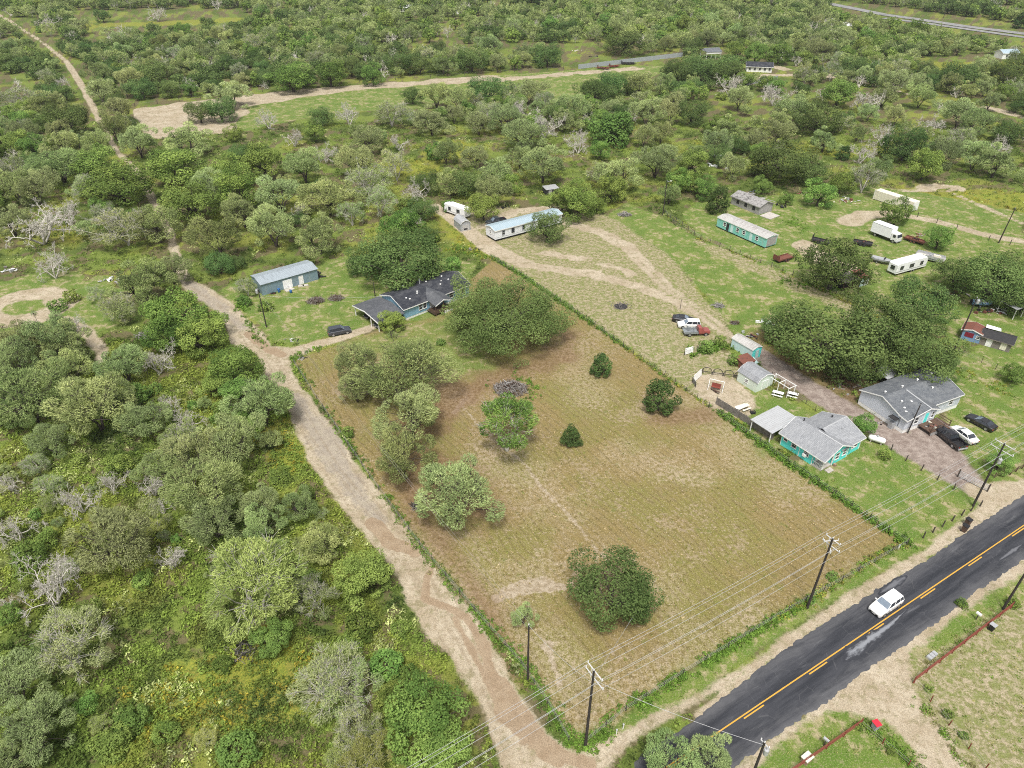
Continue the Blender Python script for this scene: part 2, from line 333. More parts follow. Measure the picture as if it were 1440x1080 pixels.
    Z['lot'] = np.maximum.reduce([sdf_poly(P, LOT)+nz(P, 1.2, 5, 1), np.minimum(past, line([(990,345),(1100,390),(1180,425),(1260,470)], [2,3.5,3.5,3], 4)), sdf_poly(P, LAWN3)+nz(P, 1, 3), sdf_poly(P, px((1250,955),(1290,925),(1420,860),(1600,800),(1600,1100),(1370,1090),(1310,1007)))+nz(P, 1.2, 4)])
    Z['lawn'] = np.maximum.reduce([house, past+nz(P, 1, 4, 2), yh+nz(P, 1.2, 5, 3), sdf_poly(P, LAWNR), sdf_poly(P, LAWN2), sdf_poly(P, VERGE), sdf_poly(P, SOUTH), np.minimum(sdf_poly(P, FARF), 9), sdf_poly(P, JUNK)+nz(P, 3, 8, 3),
        line([(40,431),(120,440)], [17, 13], 5), sdf_poly(P, px((1070,640),(1040,580),(985,560),(1060,540),(1130,575),(1180,600)))])
    Z['yellow'] = np.maximum.reduce([line([(120,37),(230,33),(330,28)], [10,12,12], 9), line([(1310,95),(1420,92)], [14,10], 5), line([(1290,270),(1440,285)], [6,10], 6), line([(640,205),(610,225)], [7,6], 7), line([(560,235),(590,240)], [8,6], 7),
        line([(645,330),(690,360)], [2.5,2], 2.5), line([(620,300),(650,340)], [3,3], 2.5), line([(60,320),(110,330)], [3,6], 4), line([(250,985),(370,960),(400,930)], [5,7,4], 4), line([(420,640),(330,560)], [4,5], 4), line([(960,545),(1010,575)], [.6,.6], .6), line([(830,455),(900,505)], [.5,.5], .6), line([(1000,200),(1180,215)], [5,5], 7), line([(1330,370),(1420,420)], [2,2], 3)])
    mud = np.maximum.reduce([line([(607,798),(600,815),(597,842),(628,853),(655,868),(680,905),(690,950)], [.4,.5,.6,.5,.6,.7,.6], .35), line([(690,950),(720,1000),(770,1050),(830,1070)], [1.0,1.5,1.6,1.2], 1.4), line([(640,870),(700,985)], [.35,.5], .3), line([(520,735),(545,760),(590,775)], [.8,1.3,.8], .8), line([(400,500),(380,490),(350,470)], [1,1.4,1], .8)])
    Z['mud'] = np.minimum(mud, lane-.2)
    cl = px((765,1090),(718,1020),(682,960),(652,905),(620,850),(592,800),(556,757),(520,718),(478,662),(445,612),(420,572),(394,530),(373,497),(345,455),(315,425),(270,398),(245,350)); rut = np.full(len(P), -9.)
    for sgn in (-1.75, -.55, .85, 1.9):
        off_ = [q+Vector((-(r_-p).y, (r_-p).x, 0)).normalized()*(sgn+.35*math.sin(i*1.3+sgn*3)) for i, (p, q, r_) in enumerate(zip(cl, cl[1:], cl[2:]))]; rut = np.maximum(rut, sdf_line(P, off_, .16))
    Z['rut'] = np.minimum(rut+nz(P, .22, 3, 11), lane)
    pave = np.maximum(line([(412,555),(440,600),(470,640),(500,690),(530,730)], [1.2,2.0,2.2,1.5,.8], 1.4), line([(258,395),(300,425),(340,460)], [1.3,1.6,1.0], 1.2))
    Z['pave'] = np.minimum(pave, lane+.3)
    Z['hard'] = sdf_poly(P, ASPH)
    Z['litter'] = np.maximum.reduce([line([(600,760),(680,850),(760,930),(830,1000)], [3,4,4.5,4], 5), line([(690,640),(760,690),(800,720)], [4,4,2.5], 5), line([(760,800),(830,800),(930,830)], [3,3,3], 5), line([(820,1010),(960,930),(1060,870)], [3,3,2.5], 4), line([(980,550),(1020,620),(1100,680)], [3.5,4,3], 5), line([(880,640),(980,660)], [3,3], 5), line([(600,520),(650,575)], [2.5,2], 3), line([(790,470),(830,560)], [2.5,3], 4)])
    for k in Z: Z[k] = np.clip(Z[k], -9, 9)
    return Z

# ------------------------------------------------------------------ ground: one fan of quads, split along the plan
d0, d1 = 24.0, 1150.0
rows = []
d = d0
while d < d1: rows.append(d); d += max(.24, d*d*.000042+d*.0014)
rows = np.array(rows); us = np.linspace(-1.55, 1.55, 680)
us = np.sign(us)*np.abs(us)**1.12
GX, GY = (rows[:, None]*.0+ (rows[:, None]*.93+28)*us[None, :]*.62), np.repeat(rows[:, None], len(us), 1)
GP = np.stack([GX.ravel(), GY.ravel()], 1); nr, nc = GX.shape
Z = zones(GP)
GZ = np.zeros(len(GP))
wild = np.clip(-np.maximum.reduce([Z[k] for k in ('dirt', 'gravel', 'field', 'lawn', 'lot', 'hard')])/1.5, 0, 1)
GZ += wild*(fbm(GP[:, 0], GP[:, 1], 5, 8)-.25)*.35
GZ += np.clip(-Z['lane']+.2, 0, 1)*np.clip((Z['lane']+4), 0, 1)*.08
plants = np.stack([fbm(GP[:, 0], GP[:, 1], 9, 1), fbm(GP[:, 0], GP[:, 1], 14, 2), fbm(GP[:, 0], GP[:, 1], 3.2, 3)], 1)

m = NT('ground_cover')
sharp = m.noise(1.6, 5, .7); coarse = m.noise(.22, 4, .6); fine = m.noise(5.5, 3, .7); mid = m.noise(.7, 4, .65)
def mask(name, w=.5, amp=1.6, off=0.):
    v = m.math('ADD', m.attr(name), m.math('MULTIPLY_ADD', sharp, amp*2, -amp+off)); return m.step(v, -w, w)
pl = m.n('ShaderNodeSeparateColor'); m.put(pl.inputs[0], m.attrc('plants'))
# wild growth
c = m.mix(m.step(pl.outputs[0], .38, .62), (.105, .145, .032), (.185, .24, .050))
c = m.mix(m.math('MULTIPLY', m.step(pl.outputs[1], .54, .70), .7), c, (.27, .28, .06))
c = m.mix(m.step(mid, .56, .72, 0, .6), c, (.26, .30, .08))
c = m.mix(m.math('MULTIPLY', m.step(sharp, .34, .48, 1, 0), .6), c, (.045, .07, .015))
c = m.mix(m.math('MULTIPLY', m.step(m.math('ADD', pl.outputs[2], m.math('MULTIPLY', coarse, .5)), .74, .86), .85), c, (.155, .125, .07))
# flowers
fl = m.mix(m.step(fine, .4, .6), (.36, .34, .05), (.19, .24, .035))
c = m.mix(m.math('MULTIPLY', mask('yellow', 1.5, 3.5), .7), c, fl)
# mown lawn and pasture
lw = m.mix(m.step(coarse, .35, .65), (.115, .20, .030), (.185, .24, .050))
lw = m.mix(m.step(m.math('ADD', mid, m.math('MULTIPLY', coarse, .6)), .80, .98, 0, .85), lw, (.43, .36, .22))
lw = m.mix(m.step(fine, .50, .66, 0, .6), lw, (.40, .36, .20)); lw = m.mix(m.step(sharp, .3, .45, .6, 0), lw, (.075, .115, .025))
c = m.mix(mask('lawn', .5, 1.0), c, lw)
# pale sandy grass
lo = m.mix(m.step(sharp, .40, .60), (.215, .215, .08), (.44, .37, .25))
lo = m.mix(m.step(mid, .46, .62, 0, .8), lo, (.20, .23, .065)); lo = m.mix(m.step(fine, .55, .68, 0, .6), lo, (.55, .48, .36))
c = m.mix(mask('lot', .6, 1.6), c, lo)
# the mown brown field with mower rows along the fence
rowv = m.coord('Object', (1, 1, 1), R(57.5)); rv = m.n('ShaderNodeSeparateXYZ'); m.put(rv.inputs[0], rowv)
wob = m.math('MULTIPLY_ADD', m.noise(.035, 2), 9., m.math('MULTIPLY', sharp, .55))
ph = m.math('PINGPONG', m.math('MULTIPLY', m.math('ADD', rv.outputs[1], wob), .85), .5)
streak = m.noise(1.0, 5, .65, m.coord('Object', (1, 1, 1), R(57.5)))
mpn = m.n('ShaderNodeMapping'); mpn.inputs['Scale'].default_value = (.28, 1.5, 1); m.put(mpn.inputs['Vector'], rowv)
st2 = m.noise(1.0, 5, .7, mpn.outputs[0])
big = m.noise(.055, 4, .6); big2 = m.noise(.09, 4, .6, m.coord('Object', (1, 1, 1.), .7))
f = m.mix(m.step(big, .42, .58), (.275, .210, .082), (.235, .215, .062))
f = m.mix(m.step(st2, .48, .64, 0, .6), f, (.275, .215, .115))
f = m.mix(m.math('MULTIPLY', m.step(ph, .05, .18, 1, 0), m.step(m.noise(.30, 5, .7), .34, .60, .12, .62)), f, (.16, .128, .05))
f = m.mix(m.math('MULTIPLY', m.step(m.math('ADD', sharp, m.math('MULTIPLY', big2, .9)), 1.00, 1.14), .6), f, (.43, .335, .24))
f = m.mix(m.step(fine, .53, .66, 0, .65), f, (.43, .35, .215)); f = m.mix(m.step(fine, .30, .46, .75, 0), f, (.105, .082, .032)); f = m.mix(m.step(sharp, .32, .46, .55, 0), f, (.15, .105, .05))
f = m.mix(m.step(mid, .57, .70, 0, .5), f, (.16, .19, .05))
lt = m.math('MULTIPLY', mask('litter', 3.0, 3.5), m.step(m.math('MULTIPLY_ADD', fine, .5, m.math('MULTIPLY', sharp, .6)), .46, .66)); f = m.mix(m.math('MULTIPLY', lt, .6), f, (.50, .41, .29))
f = m.mix(m.math('MULTIPLY', m.step(m.noise(3.2, 2, .5), .64, .70), .7), f, (.52, .44, .31))
c = m.mix(mask('field', .3, .5), c, f)
hl = m.math('MULTIPLY', mask('lawn', 2.0, 2.0), m.step(m.attr('field'), -.5, .5))
c = m.mix(m.math('MULTIPLY', hl, .8), c, lw)
c = m.mix(m.math('MULTIPLY', mask('track', .25, .7), .8), c, m.mix(m.step(sharp, .4, .6), (.36, .285, .20), (.50, .42, .32)))
# bare red brown soil
so = m.mix(m.step(sharp, .35, .62), (.165, .090, .050), (.27, .175, .105))
c = m.mix(m.math('MULTIPLY', mask('soil', 1.8, 2.6), .66), c, so)
# gravel drive
gr = m.mix(m.step(mid, .35, .65), (.26, .205, .175), (.40, .335, .29)); gr = m.mix(m.step(sharp, .5, .62, 0, .5), gr, (.19, .145, .12))
c = m.mix(mask('gravel', .5, .9), c, gr)
# pale dirt
di = m.mix(m.step(coarse, .3, .7), (.42, .345, .24), (.56, .485, .365)); di = m.mix(m.step(sharp, .46, .62, 0, .6), di, (.345, .275, .18)); di = m.mix(m.math('MULTIPLY', m.step(m.math('ADD', mid, m.math('MULTIPLY', fine, .35)), .70, .80), .5), di, (.20, .19, .075))
di = m.mix(m.step(fine, .56, .70, 0, .35), di, (.68, .61, .52)); di = m.mix(m.step(mid, .58, .72, 0, .35), di, (.33, .27, .17))
c = m.mix(mask('dirt', .35, .9), c, di)
pv = m.mix(m.step(mid, .35, .65), (.32, .28, .235), (.44, .385, .31)); pv = m.mix(m.step(sharp, .55, .64, 0, .6), pv, (.21, .185, .155))
c = m.mix(m.math('MULTIPLY', mask('pave', .6, 1.6), .75), c, pv)
c = m.mix(m.math('MULTIPLY', mask('rut', .14, .35), .42), c, (.30, .235, .155))
md = m.mix(m.step(mid, .4, .6), (.33, .24, .155), (.39, .295, .20))
c = m.mix(m.math('MULTIPLY', mask('mud', .15, .3), .9), c, md)
hs = m.n('ShaderNodeHueSaturation'); m.put(hs.inputs['Color'], c); m.put(hs.inputs['Value'], m.step(m.noise(7, 3, .7), .25, .75, .55, .98))
hgt = m.math('ADD', m.math('MULTIPLY', sharp, .6), m.math('MULTIPLY', fine, .5))
GROUND = m.surf(hs.outputs[0], .95, m.bump(hgt, .55, .22), 0, .15)

idx = np.arange(nr*nc).reshape(nr, nc)
F = np.stack([idx[:-1, :-1], idx[:-1, 1:], idx[1:, 1:], idx[1:, :-1]], -1).reshape(-1, 4)
FZ = {k: v[F].mean(1) for k, v in Z.items()}
owner = np.full(len(F), 0)
owner[FZ['lawn'] > 0] = 4; owner[FZ['lot'] > 0] = 5; owner[FZ['field'] > 0] = 3
owner[FZ['drive'] > 0] = 2; owner[FZ['gravel'] > 0] = 6; owner[FZ['lane'] > 0] = 1; owner[FZ['ent'] > 0] = 7
NAMES = ['ground', 'dirt_road', 'driveway', 'mowed_field', 'grass', 'sandy_ground', 'gravel_path', 'gravel_road']
GLAB = ['wild green ground under the trees and brush', 'pale dirt lane running up the left of the field', 'pale sandy driveways to the white mobile home', 'brown mown field in the middle of the picture',
        'short green grass of the yards and verges', 'pale dry sandy grass of the open lots', 'brown gravel drive between the two houses', 'gravel entrance across the road']
for i, nm in enumerate(NAMES):
    Fi = F[owner == i]
    if not len(Fi): continue
    use, inv = np.unique(Fi.ravel(), return_inverse=True)
    V = np.stack([GP[use, 0], GP[use, 1], GZ[use]], 1)
    at_ = {k: Z[k][use] for k in ('dirt', 'field', 'lawn', 'lot', 'yellow', 'soil', 'gravel', 'mud', 'pave', 'track', 'litter', 'rut')}; at_['plants'] = plants[use]
    structure(link(nm, mesh_np(nm, V, inv.reshape(-1, 4), [GROUND], at_, smooth=True)), label=GLAB[i])
# land beyond the fan, out to the horizon and behind
o = MB(); far_ = 8000
xs0 = (rows[0]*.93+28)*us[-1]*.62; xs1 = (rows[-1]*.93+28)*us[-1]*.62
o.add([(-xs0, d0, 0), (xs0, d0, 0), (xs1, rows[-1], 0), (-xs1, rows[-1], 0), (-far_, -far_, 0), (far_, -far_, 0), (far_, far_, 0), (-far_, far_, 0)],
      [(4, 5, 1, 0), (5, 6, 2, 1), (6, 7, 3, 2), (7, 4, 0, 3)])
lm = NT('far_land'); land = lm.surf(lm.mix(lm.step(lm.noise(.05, 6, .65), .35, .65), (.05, .08, .02), (.13, .17, .045)), .95)
structure(o.build('land', land), label='green land beyond the woods')

# paved road: a sheet with ragged edges, worn patches, and its paint
def offset_strip(a, b, n, jag, z, th0, th1, seed):
    rr = np.random.default_rng(seed); V = []
    for i in range(n+1):
        t = i/n; p = a.lerp(b, t); V.append((t, p))
    return V
RD = (at(1440, 740)-at(993, 1043)).normalized(); RN = Vector((-RD.y, RD.x, 0)); RO = at(993, 1043)    # along, to the left (field side), origin on the yellow line
def rp(s, o, z=0): q = RO+RD*s+RN*o; return (q.x, q.y, z)
eL = [((at(a, b)-RO).dot(RD), (at(a, b)-RO).dot(RN)) for a, b in ((977,1016),(1113,909),(1243,826),(1307,788),(1403,722))]
eR = [((at(a, b)-RO).dot(RD), (at(a, b)-RO).dot(RN)) for a, b in ((1047,1064),(1090,1031),(1157,988),(1213,941),(1277,901),(1360,838),(1440,784))]
def interp(E, s): return float(np.interp(s, [e[0] for e in E], [e[1] for e in E]))
vs = []; ss = np.arange(-90, 190, .3); rr = np.random.default_rng(3); jl = jr = 0
for s in ss:
    jl = .45*jl+rr.normal(0, .075); jr = .45*jr+rr.normal(0, .085)
    a, b = interp(eL, s)+jl, interp(eR, s)+jr
    vs += [(s, b-.5), (s, b), (s, b*.5), (s, 0), (s, a*.5), (s, a), (s, a+.5)]
V = np.array([rp(s, o, .0 if i % 7 in (0, 6) else .05) for i, (s, o) in enumerate(vs)]); V[0::7, 2] = -.06; V[6::7, 2] = -.06
k = np.arange(len(ss)-1)[:, None]*7+np.arange(6)[None]; Fq = np.stack([k, k+7, k+8, k+1], -1).reshape(-1, 4)[:, ::-1]
a = NT('worn_asphalt')
al = a.coord('Object', None, -math.atan2(RD.y, RD.x)); a1 = a.n('ShaderNodeMapping'); a1.inputs['Scale'].default_value = (.10, 1.1, 1); a.put(a1.inputs['Vector'], al)
sp = a.n('ShaderNodeSeparateXYZ'); a.put(sp.inputs[0], al)
n1 = a.noise(1, 6, .65, a1.outputs[0]); n2 = a.noise(.35, 5, .6); n3 = a.noise(22, 2, .6)
a2 = a.n('ShaderNodeMapping'); a2.inputs['Scale'].default_value = (.14, .8, 1); a.put(a2.inputs['Vector'], al); n4 = a.noise(1, 7, .7, a2.outputs[0], .6)
ac = a.mix(a.step(n1, .35, .65), (.020, .022, .028), (.042, .044, .052)); ac = a.mix(a.math('MULTIPLY', a.step(a.math('MULTIPLY_ADD', a.attr('rim'), .45, n4), .62, 1.05), .55), ac, (.125, .125, .13))
ac = a.mix(a.step(n4, .60, .72, 0, .55), ac, (.12, .125, .135)); ac = a.mix(a.step(n4, .33, .24, 0, .6), ac, (.018, .019, .023))
ac = a.mix(a.step(n3, .6, .75, 0, .25), ac, (.2, .2, .2))
cr = a.n('ShaderNodeTexVoronoi', feature='DISTANCE_TO_EDGE'); cr.inputs['Scale'].default_value = .55; a.put(cr.inputs['Vector'], al)
ac = a.mix(a.math('MULTIPLY', a.step(cr.outputs[0], .0, .02, .5, 0), a.step(n2, .48, .6)), ac, (.10, .10, .105))
ASPHALT = a.surf(ac, a.step(n1, .3, .7, .55, .8), a.bump(n3, .3, .02), 0, .35)
structure(link('paved_road', mesh_np('paved_road', V, Fq, [ASPHALT], {'rim': np.tile([1, 1, .35, 0, .35, 1, 1], len(ss))})), label='dark asphalt road crossing the lower right corner')
pn = NT('worn_yellow_paint'); YEL = pn.surf(pn.mix(pn.step(pn.noise(2.5, 6, .7), .55, .75, 0, .5), (.56, .31, .045), (.10, .085, .06)), .7)
def strip(name, s0, s1, o0, o1, z, mat, label, step=1.):
    mb = MB(); n = max(1, int((s1-s0)/step))
    for i in range(n):
        u, w = s0+(s1-s0)*i/n, s0+(s1-s0)*(i+1)/n
        mb.add([rp(u, o0, z), rp(w, o0, z), rp(w, o1, z), rp(u, o1, z)], [(0, 1, 2, 3)])
    return structure(mb.build(name, mat), label=label)
strip('road_line', -80, 180, 0.02, .165, .056, YEL, 'solid yellow centre line on the asphalt road')
mb = MB()
for i in range(-7, 18):
    s0 = 5.4+i*10.57+(.0 if i else 0); mb.add([rp(s0, -.30, .056), rp(s0+3.1, -.30, .056), rp(s0+3.1, -.15, .056), rp(s0, -.15, .056)], [(0, 1, 2, 3)])
structure(mb.build('road_dashes', YEL), label='short yellow dashes beside the solid centre line')
# pale spill on the near lane
def blob_sheet(name, rims, mids, z, mat, label):
    """a thin stain: edge attribute 1 along its middle line, 0 at its rim"""
    a, b = rims; n = len(mids); V = [(p.x, p.y, z) for r_ in (a, mids, b) for p in r_]; F = [(k*n+i, k*n+i+1, (k+1)*n+i+1, (k+1)*n+i) for k in (0, 1) for i in range(n-1)]
    o_ = link(name, mesh_np(name, V, [q[::-1] for q in F], [mat], {'edge': np.r_[np.zeros(n), np.sin(np.linspace(0, math.pi, n))**.5, np.zeros(n)]})); return structure(o_, label=label)
def stain_mat(name, c0, c1, sc, lo=.25, hi=.75):
    q = NT(name); al = q.coord('Object', None, -math.atan2(RD.y, RD.x)); mp = q.n('ShaderNodeMapping'); mp.inputs['Scale'].default_value = (.5, 1.6, 1); q.put(mp.inputs['Vector'], al); nn_ = q.noise(sc, 8, .75, mp.outputs[0])
    f_ = q.step(q.math('MULTIPLY_ADD', q.attr('edge'), .55, nn_), lo+.35, hi+.2); return q.surf(q.mix(f_, c0, c1), .75)
ASPH_C = (.031, .033, .040)
SPILL = stain_mat('pale_dried_spill', ASPH_C, (.21, .22, .24), 1.6)
rr = np.random.default_rng(9); up = []; lo_ = []
P0, P1 = t9(680, 632), t9(955, 405); ax = (P1-P0).normalized(); nn = Vector((-ax.y, ax.x, 0)); Ls = (P1-P0).length
for i in range(28):
    t = i/27; w = (.75*math.sin(min(1, t*7)*math.pi/2)*(1-t)**1.1+.05)*(1+rr.normal(0, .16)); c0 = P0+ax*Ls*t+nn*.12*math.sin(t*7)
    up.append(c0+nn*w*1.35); lo_.append(c0-nn*w*1.2)
blob_sheet('road_stain', (up, lo_), [a_.lerp(b_, .5) for a_, b_ in zip(up, lo_)], .057, SPILL, 'pale dried spill streak on the asphalt')
PATCH = stain_mat('tar_patch', ASPH_C, (.022, .023, .028), 1.2)
GPATCH = stain_mat('worn_patch', ASPH_C, (.125, .128, .14), 1.4)
for j, (s0, o0, ln, wd, mt) in enumerate([(33, 3.0, 6, .5, GPATCH), (52, -1.8, 6, .3, GPATCH)]):
    tt = np.linspace(0, 1, 12); hw_ = [wd*1.2*math.sin(math.pi*min(max(t, .02), .98))**.6*(1+rr.normal(0, .12)) for t in tt]; e_ = [[Vector(rp(s0+ln*t, o0+k_*h_)) for t, h_ in zip(tt, hw_)] for k_ in (1, 0, -1)]
    blob_sheet('road_patch', (e_[0], e_[2]), e_[1], .0545+j*.00012, mt, 'worn grey or tarry patch on the asphalt')
# highway far off at the upper right
hw = NT('far_concrete'); HW = hw.surf(hw.mix(hw.step(hw.noise(.3, 4), .4, .6), (.19, .19, .19), (.26, .26, .25)), .8)
for pts, w, lab in ((((1150, 2), (1183, 9), (1243, 21), (1300, 29), (1360, 38), (1440, 48), (1560, 62)), 5, 'pale far highway at the upper right'), (((1243, 26), (1300, 33), (1440, 53), (1560, 68)), 3.5, 'pale frontage road beside the far highway')):
    q = px(*pts); mb = MB()
    for p0, p1 in zip(q, q[1:]):
        n = Vector((-(p1-p0).y, (p1-p0).x, 0)).normalized()*w
        mb.add([p0-n+Vector((0, 0, .35)), p1-n+Vector((0, 0, .35)), p1+n+Vector((0, 0, .35)), p0+n+Vector((0, 0, .35))], [(0, 1, 2, 3)])
    structure(mb.build('highway', HW), label=lab)
# ------------------------------------------------------------------ buildings
def window(root, c, w, h, face, name='window', trim='white', glass='glass', mull=True):
    """a framed window on a wall; face = '+y','-y','+x','-x' outward"""
    ax, sg = face[1], (1 if face[0] == '+' else -1); x, y, z = c
    f = MB(); t = .09; dp = .07
    def bb(m, u, v, du, dv, d0, d1):
        if ax == 'y': m.bx(x+u-du/2, x+u+du/2, *sorted((y+sg*d0, y+sg*d1)), z+v-dv/2, z+v+dv/2)
        else: m.bx(*sorted((x+sg*d0, x+sg*d1)), y+u-du/2, y+u+du/2, z+v-dv/2, z+v+dv/2)
    bb(f, 0, h/2+t/2, w+2*t, t, -.02, dp); bb(f, 0, -h/2-t/2, w+2*t+.06, t, -.02, dp+.03)
    bb(f, -w/2-t/2, 0, t, h, -.02, dp-.004); bb(f, w/2+t/2, 0, t, h, -.02, dp-.004)
    if mull: bb(f, 0, 0, w, .05, .02, dp-.01)
    fr = f.build(name, trim, root)
    p = MB(); bb(p, 0, 0, w-.004, h-.004, -.02, .018); p.build('pane', glass, fr)
    return fr
def door(root, c, w, h, face, mat, name='door', frame='white'):
    ax, sg = face[1], (1 if face[0] == '+' else -1); x, y, z = c; d = MB(); f = MB(); k = MB()
    def bb(m, u, v, du, dv, d0, d1):
        if ax == 'y': m.bx(x+u-du/2, x+u+du/2, *sorted((y+sg*d0, y+sg*d1)), z+v-dv/2, z+v+dv/2)
        else: m.bx(*sorted((x+sg*d0, x+sg*d1)), y+u-du/2, y+u+du/2, z+v-dv/2, z+v+dv/2)
    bb(d, 0, h/2, w, h-.01, -.02, .04); bb(d, 0, h*.72, w*.6, h*.3, .04, .055); bb(d, 0, h*.28, w*.6, h*.3, .04, .055)
    for q in (-1, 1): bb(f, q*(w/2+.05), h/2+.02, .1, h+.04, -.02, .07)
    bb(f, 0, h+.05, w+.0, .1, -.02, .066); bb(k, w*.38, h*.47, .06, .06, .055, .12)
    dd = d.build(name, mat, root); f.build('door_frame', frame, dd); k.build('handle', 'galv', dd)
    return dd
def gable(root, x0, x1, y0, y1, z0, ze, zr, axis, wall, roof, ov=.35, t=.14, trim='white', wname='wall', rname='roof', ridge=None):
    """a gabled block: walls as one solid, the two roof slopes with their fascia"""
    w = MB(); r = MB(); fa = MB()
    if axis == 'x':
        a0, a1, b0, b1 = x0, x1, y0, y1
    else: a0, a1, b0, b1 = y0, y1, x0, x1
    bm_ = (b0+b1)/2 if ridge is None else ridge
    w.prism([(b0, z0), (b1, z0), (b1, ze), (bm_, zr), (b0, ze)], axis, a0, a1); w.build(wname, wall, root)
    P = (lambda a, b, z: (a, b, z)) if axis == 'x' else (lambda a, b, z: (b, a, z))
    for bb, sg in ((b0, -1), (b1, 1)):
        sl = (zr-ze)/abs(bm_-bb); e = bb+sg*ov; zz = ze-sl*ov
        r.slab([P(a0-ov, e, zz+t), P(a1+ov, e, zz+t), P(a1+ov, bm_, zr+t), P(a0-ov, bm_, zr+t)], t-.012)
        fa.slab([P(a0-ov-.02, e+sg*.03, zz+t-.03), P(a1+ov+.02, e+sg*.03, zz+t-.03), P(a1+ov+.02, e, zz+t-.03), P(a0-ov-.02, e, zz+t-.03)], .2)
        for aa, s2 in ((a0-ov, -1), (a1+ov, 1)):
            fa.slab([P(aa, e, zz+t+.012), P(aa+s2*.035, e, zz+t+.012), P(aa+s2*.035, bm_, zr+t+.012), P(aa, bm_, zr+t+.012)], .2)
    ro = r.build(rname, roof, root); fa.build('fascia', trim, ro)
    rd = MB()
    d = .16
    s1 = (zr-ze)/abs(bm_-b0); s2 = (zr-ze)/abs(bm_-b1)
    rd.slab([P(a0-ov, bm_-d, zr+t+.018-s1*d), P(a1+ov, bm_-d, zr+t+.018-s1*d), P(a1+ov, bm_, zr+t+.018), P(a0-ov, bm_, zr+t+.018)], .012)
    rd.slab([P(a0-ov, bm_, zr+t+.0185), P(a1+ov, bm_, zr+t+.0185), P(a1+ov, bm_+d, zr+t+.0185-s2*d), P(a0-ov, bm_+d, zr+t+.0185-s2*d)], .012)
    rd.build('ridge_cap', roof, ro)
    return ro
def vent(root, x, y, z, h=.3, r=.08, mat='galv', name='vent_pipe'):
    MB().lathe([(r, -.25), (r, h), (r*1.5, h+.01), (r*1.5, h+.07), (r*.4, h+.1)], (x, y, z), 10).build(name, mat, root)

def grid_angle(p, q): return math.atan2(q.y-p.y, q.x-p.x)

# ---- pale blue double-wide house on the right
h = thing('mobile_home', 'pale blue grey house with dark shingle roof and turquoise door beside the black pickup', 'house', at(1272.5, 609) and Vector((65.4, 95.3, 0)), R(25.5))
W1, D1 = 15.0, 8.4
gable(h, 0, W1, 0, D1, .75, 2.95, 4.35, 'x', 'palewall', 'roofright', .3)
MB().bx(.03, W1-.03, .03, D1-.03, 0, .75).build('skirting', 'white', h)
# forward cross gable over the left half
w = MB(); w.prism([(-.0, .75), (7.4, .75), (7.4, 2.9), (5.0, 3.75), (0, 2.85)], 'y', -1.1, .2); w.build('front_wall', 'palewall', h)
MB().bx(.03, 7.37, -1.07, .02, 0, .75).build('front_skirting', 'white', h)
r = MB(); f = MB()
r.slab([(-.3, -1.45, 2.93), (5.0, -1.45, 3.92), (5.0, 3.9, 4.45), (-.3, .4, 3.12)], .13); r.slab([(5.0, -1.45, 3.921), (7.75, -1.45, 2.93), (7.75, .5, 3.15), (5.0, 3.9, 4.451)], .13)
ro = r.build('cross_roof', 'roofright', h)
f.slab([(-.3, -1.49, 2.95), (5.0, -1.49, 3.94), (5.0, -1.45, 3.94), (-.3, -1.45, 2.95)], .2); f.slab([(5.0, -1.49, 3.941), (7.75, -1.49, 2.95), (7.75, -1.45, 2.95), (5.0, -1.45, 3.941)], .2)
f.slab([(-.34, -1.45, 2.95), (-.3, -1.45, 2.95), (-.3, .4, 3.14), (-.34, .4, 3.14)], .2); f.build('fascia', 'white', ro)
MB().slab([(4.85, -1.45, 3.955), (5.15, -1.45, 3.955), (5.15, 3.8, 4.475), (4.85, 3.8, 4.475)], .02).build('ridge_cap', 'greytrim', ro)
for x, y, z in ((2.2, 2.2, 3.75), (3.6, 1.4, 3.75), (1.2, 4.9, 4.3), (5.2, 4.8, 4.35), (9.5, 5.2, 4.25), (10.2, 2.6, 3.95), (13.6, 5.6, 4.1), (1.6, 1.0, 3.3), (1.1, .2, 3.2)): vent(h, x, y, z, .22, .13, 'white')
for x in (9.0, 12.6): window(h, (x, 0, 2.0), 1.0 if x > 10 else .7, 1.15 if x > 10 else .5, '-y')
window(h, (2.6, -1.1, 1.95), .9, 1.2, '-y'); window(h, (6.6, -1.1, 1.95), .55, 1.2, '-y')
door(h, (5.0, -1.1, .78), .95, 2.05, '-y', 'teal'); window(h, (W1, 4, 2.0), .9, 1.1, '+x')
MB().bx(-1.0, 0, .2, 1.6, 2.15, 2.27).build('side_canopy', 'dark', h)
MB().bx(-.75, -.05, .5, 1.3, 0, 1.25).build('cooling_unit', 'greytrim', h)
# porch deck in front of the door
p = thing('porch_deck', 'cluttered brown wooden porch deck at the turquoise door of the pale blue house', 'porch', Vector((65.4, 95.3, 0)), R(25.5))
mb = MB(); mb.bx(3.6, 8.4, -3.6, -1.12, .62, .74)
for i in range(12): mb.bx(3.6+i*.4, 3.98+i*.4, -3.6, -1.12, .742, .76)
mb.build('deck', 'brownwood', p)
mb = MB()
for x in (3.7, 5.2, 6.7, 8.3): mb.bx(x-.06, x+.06, -3.56, -3.44, 0, 1.75)
mb.bx(3.7, 6.7, -3.53, -3.47, 1.6, 1.7); mb.bx(3.7, 6.7, -3.53, -3.47, 1.15, 1.22); mb.bx(8.27, 8.33, -3.5, -1.2, 1.6, 1.7); mb.bx(8.27, 8.33, -3.5, -1.2, 1.15, 1.22)
mb.build('railing', 'brownwood', p)
mb = MB()
for i in range(3): mb.bx(6.9, 8.2, -3.95-i*.3, -3.62-i*.3, 0, .55-i*.18)
mb.build('steps', 'brownwood', p)
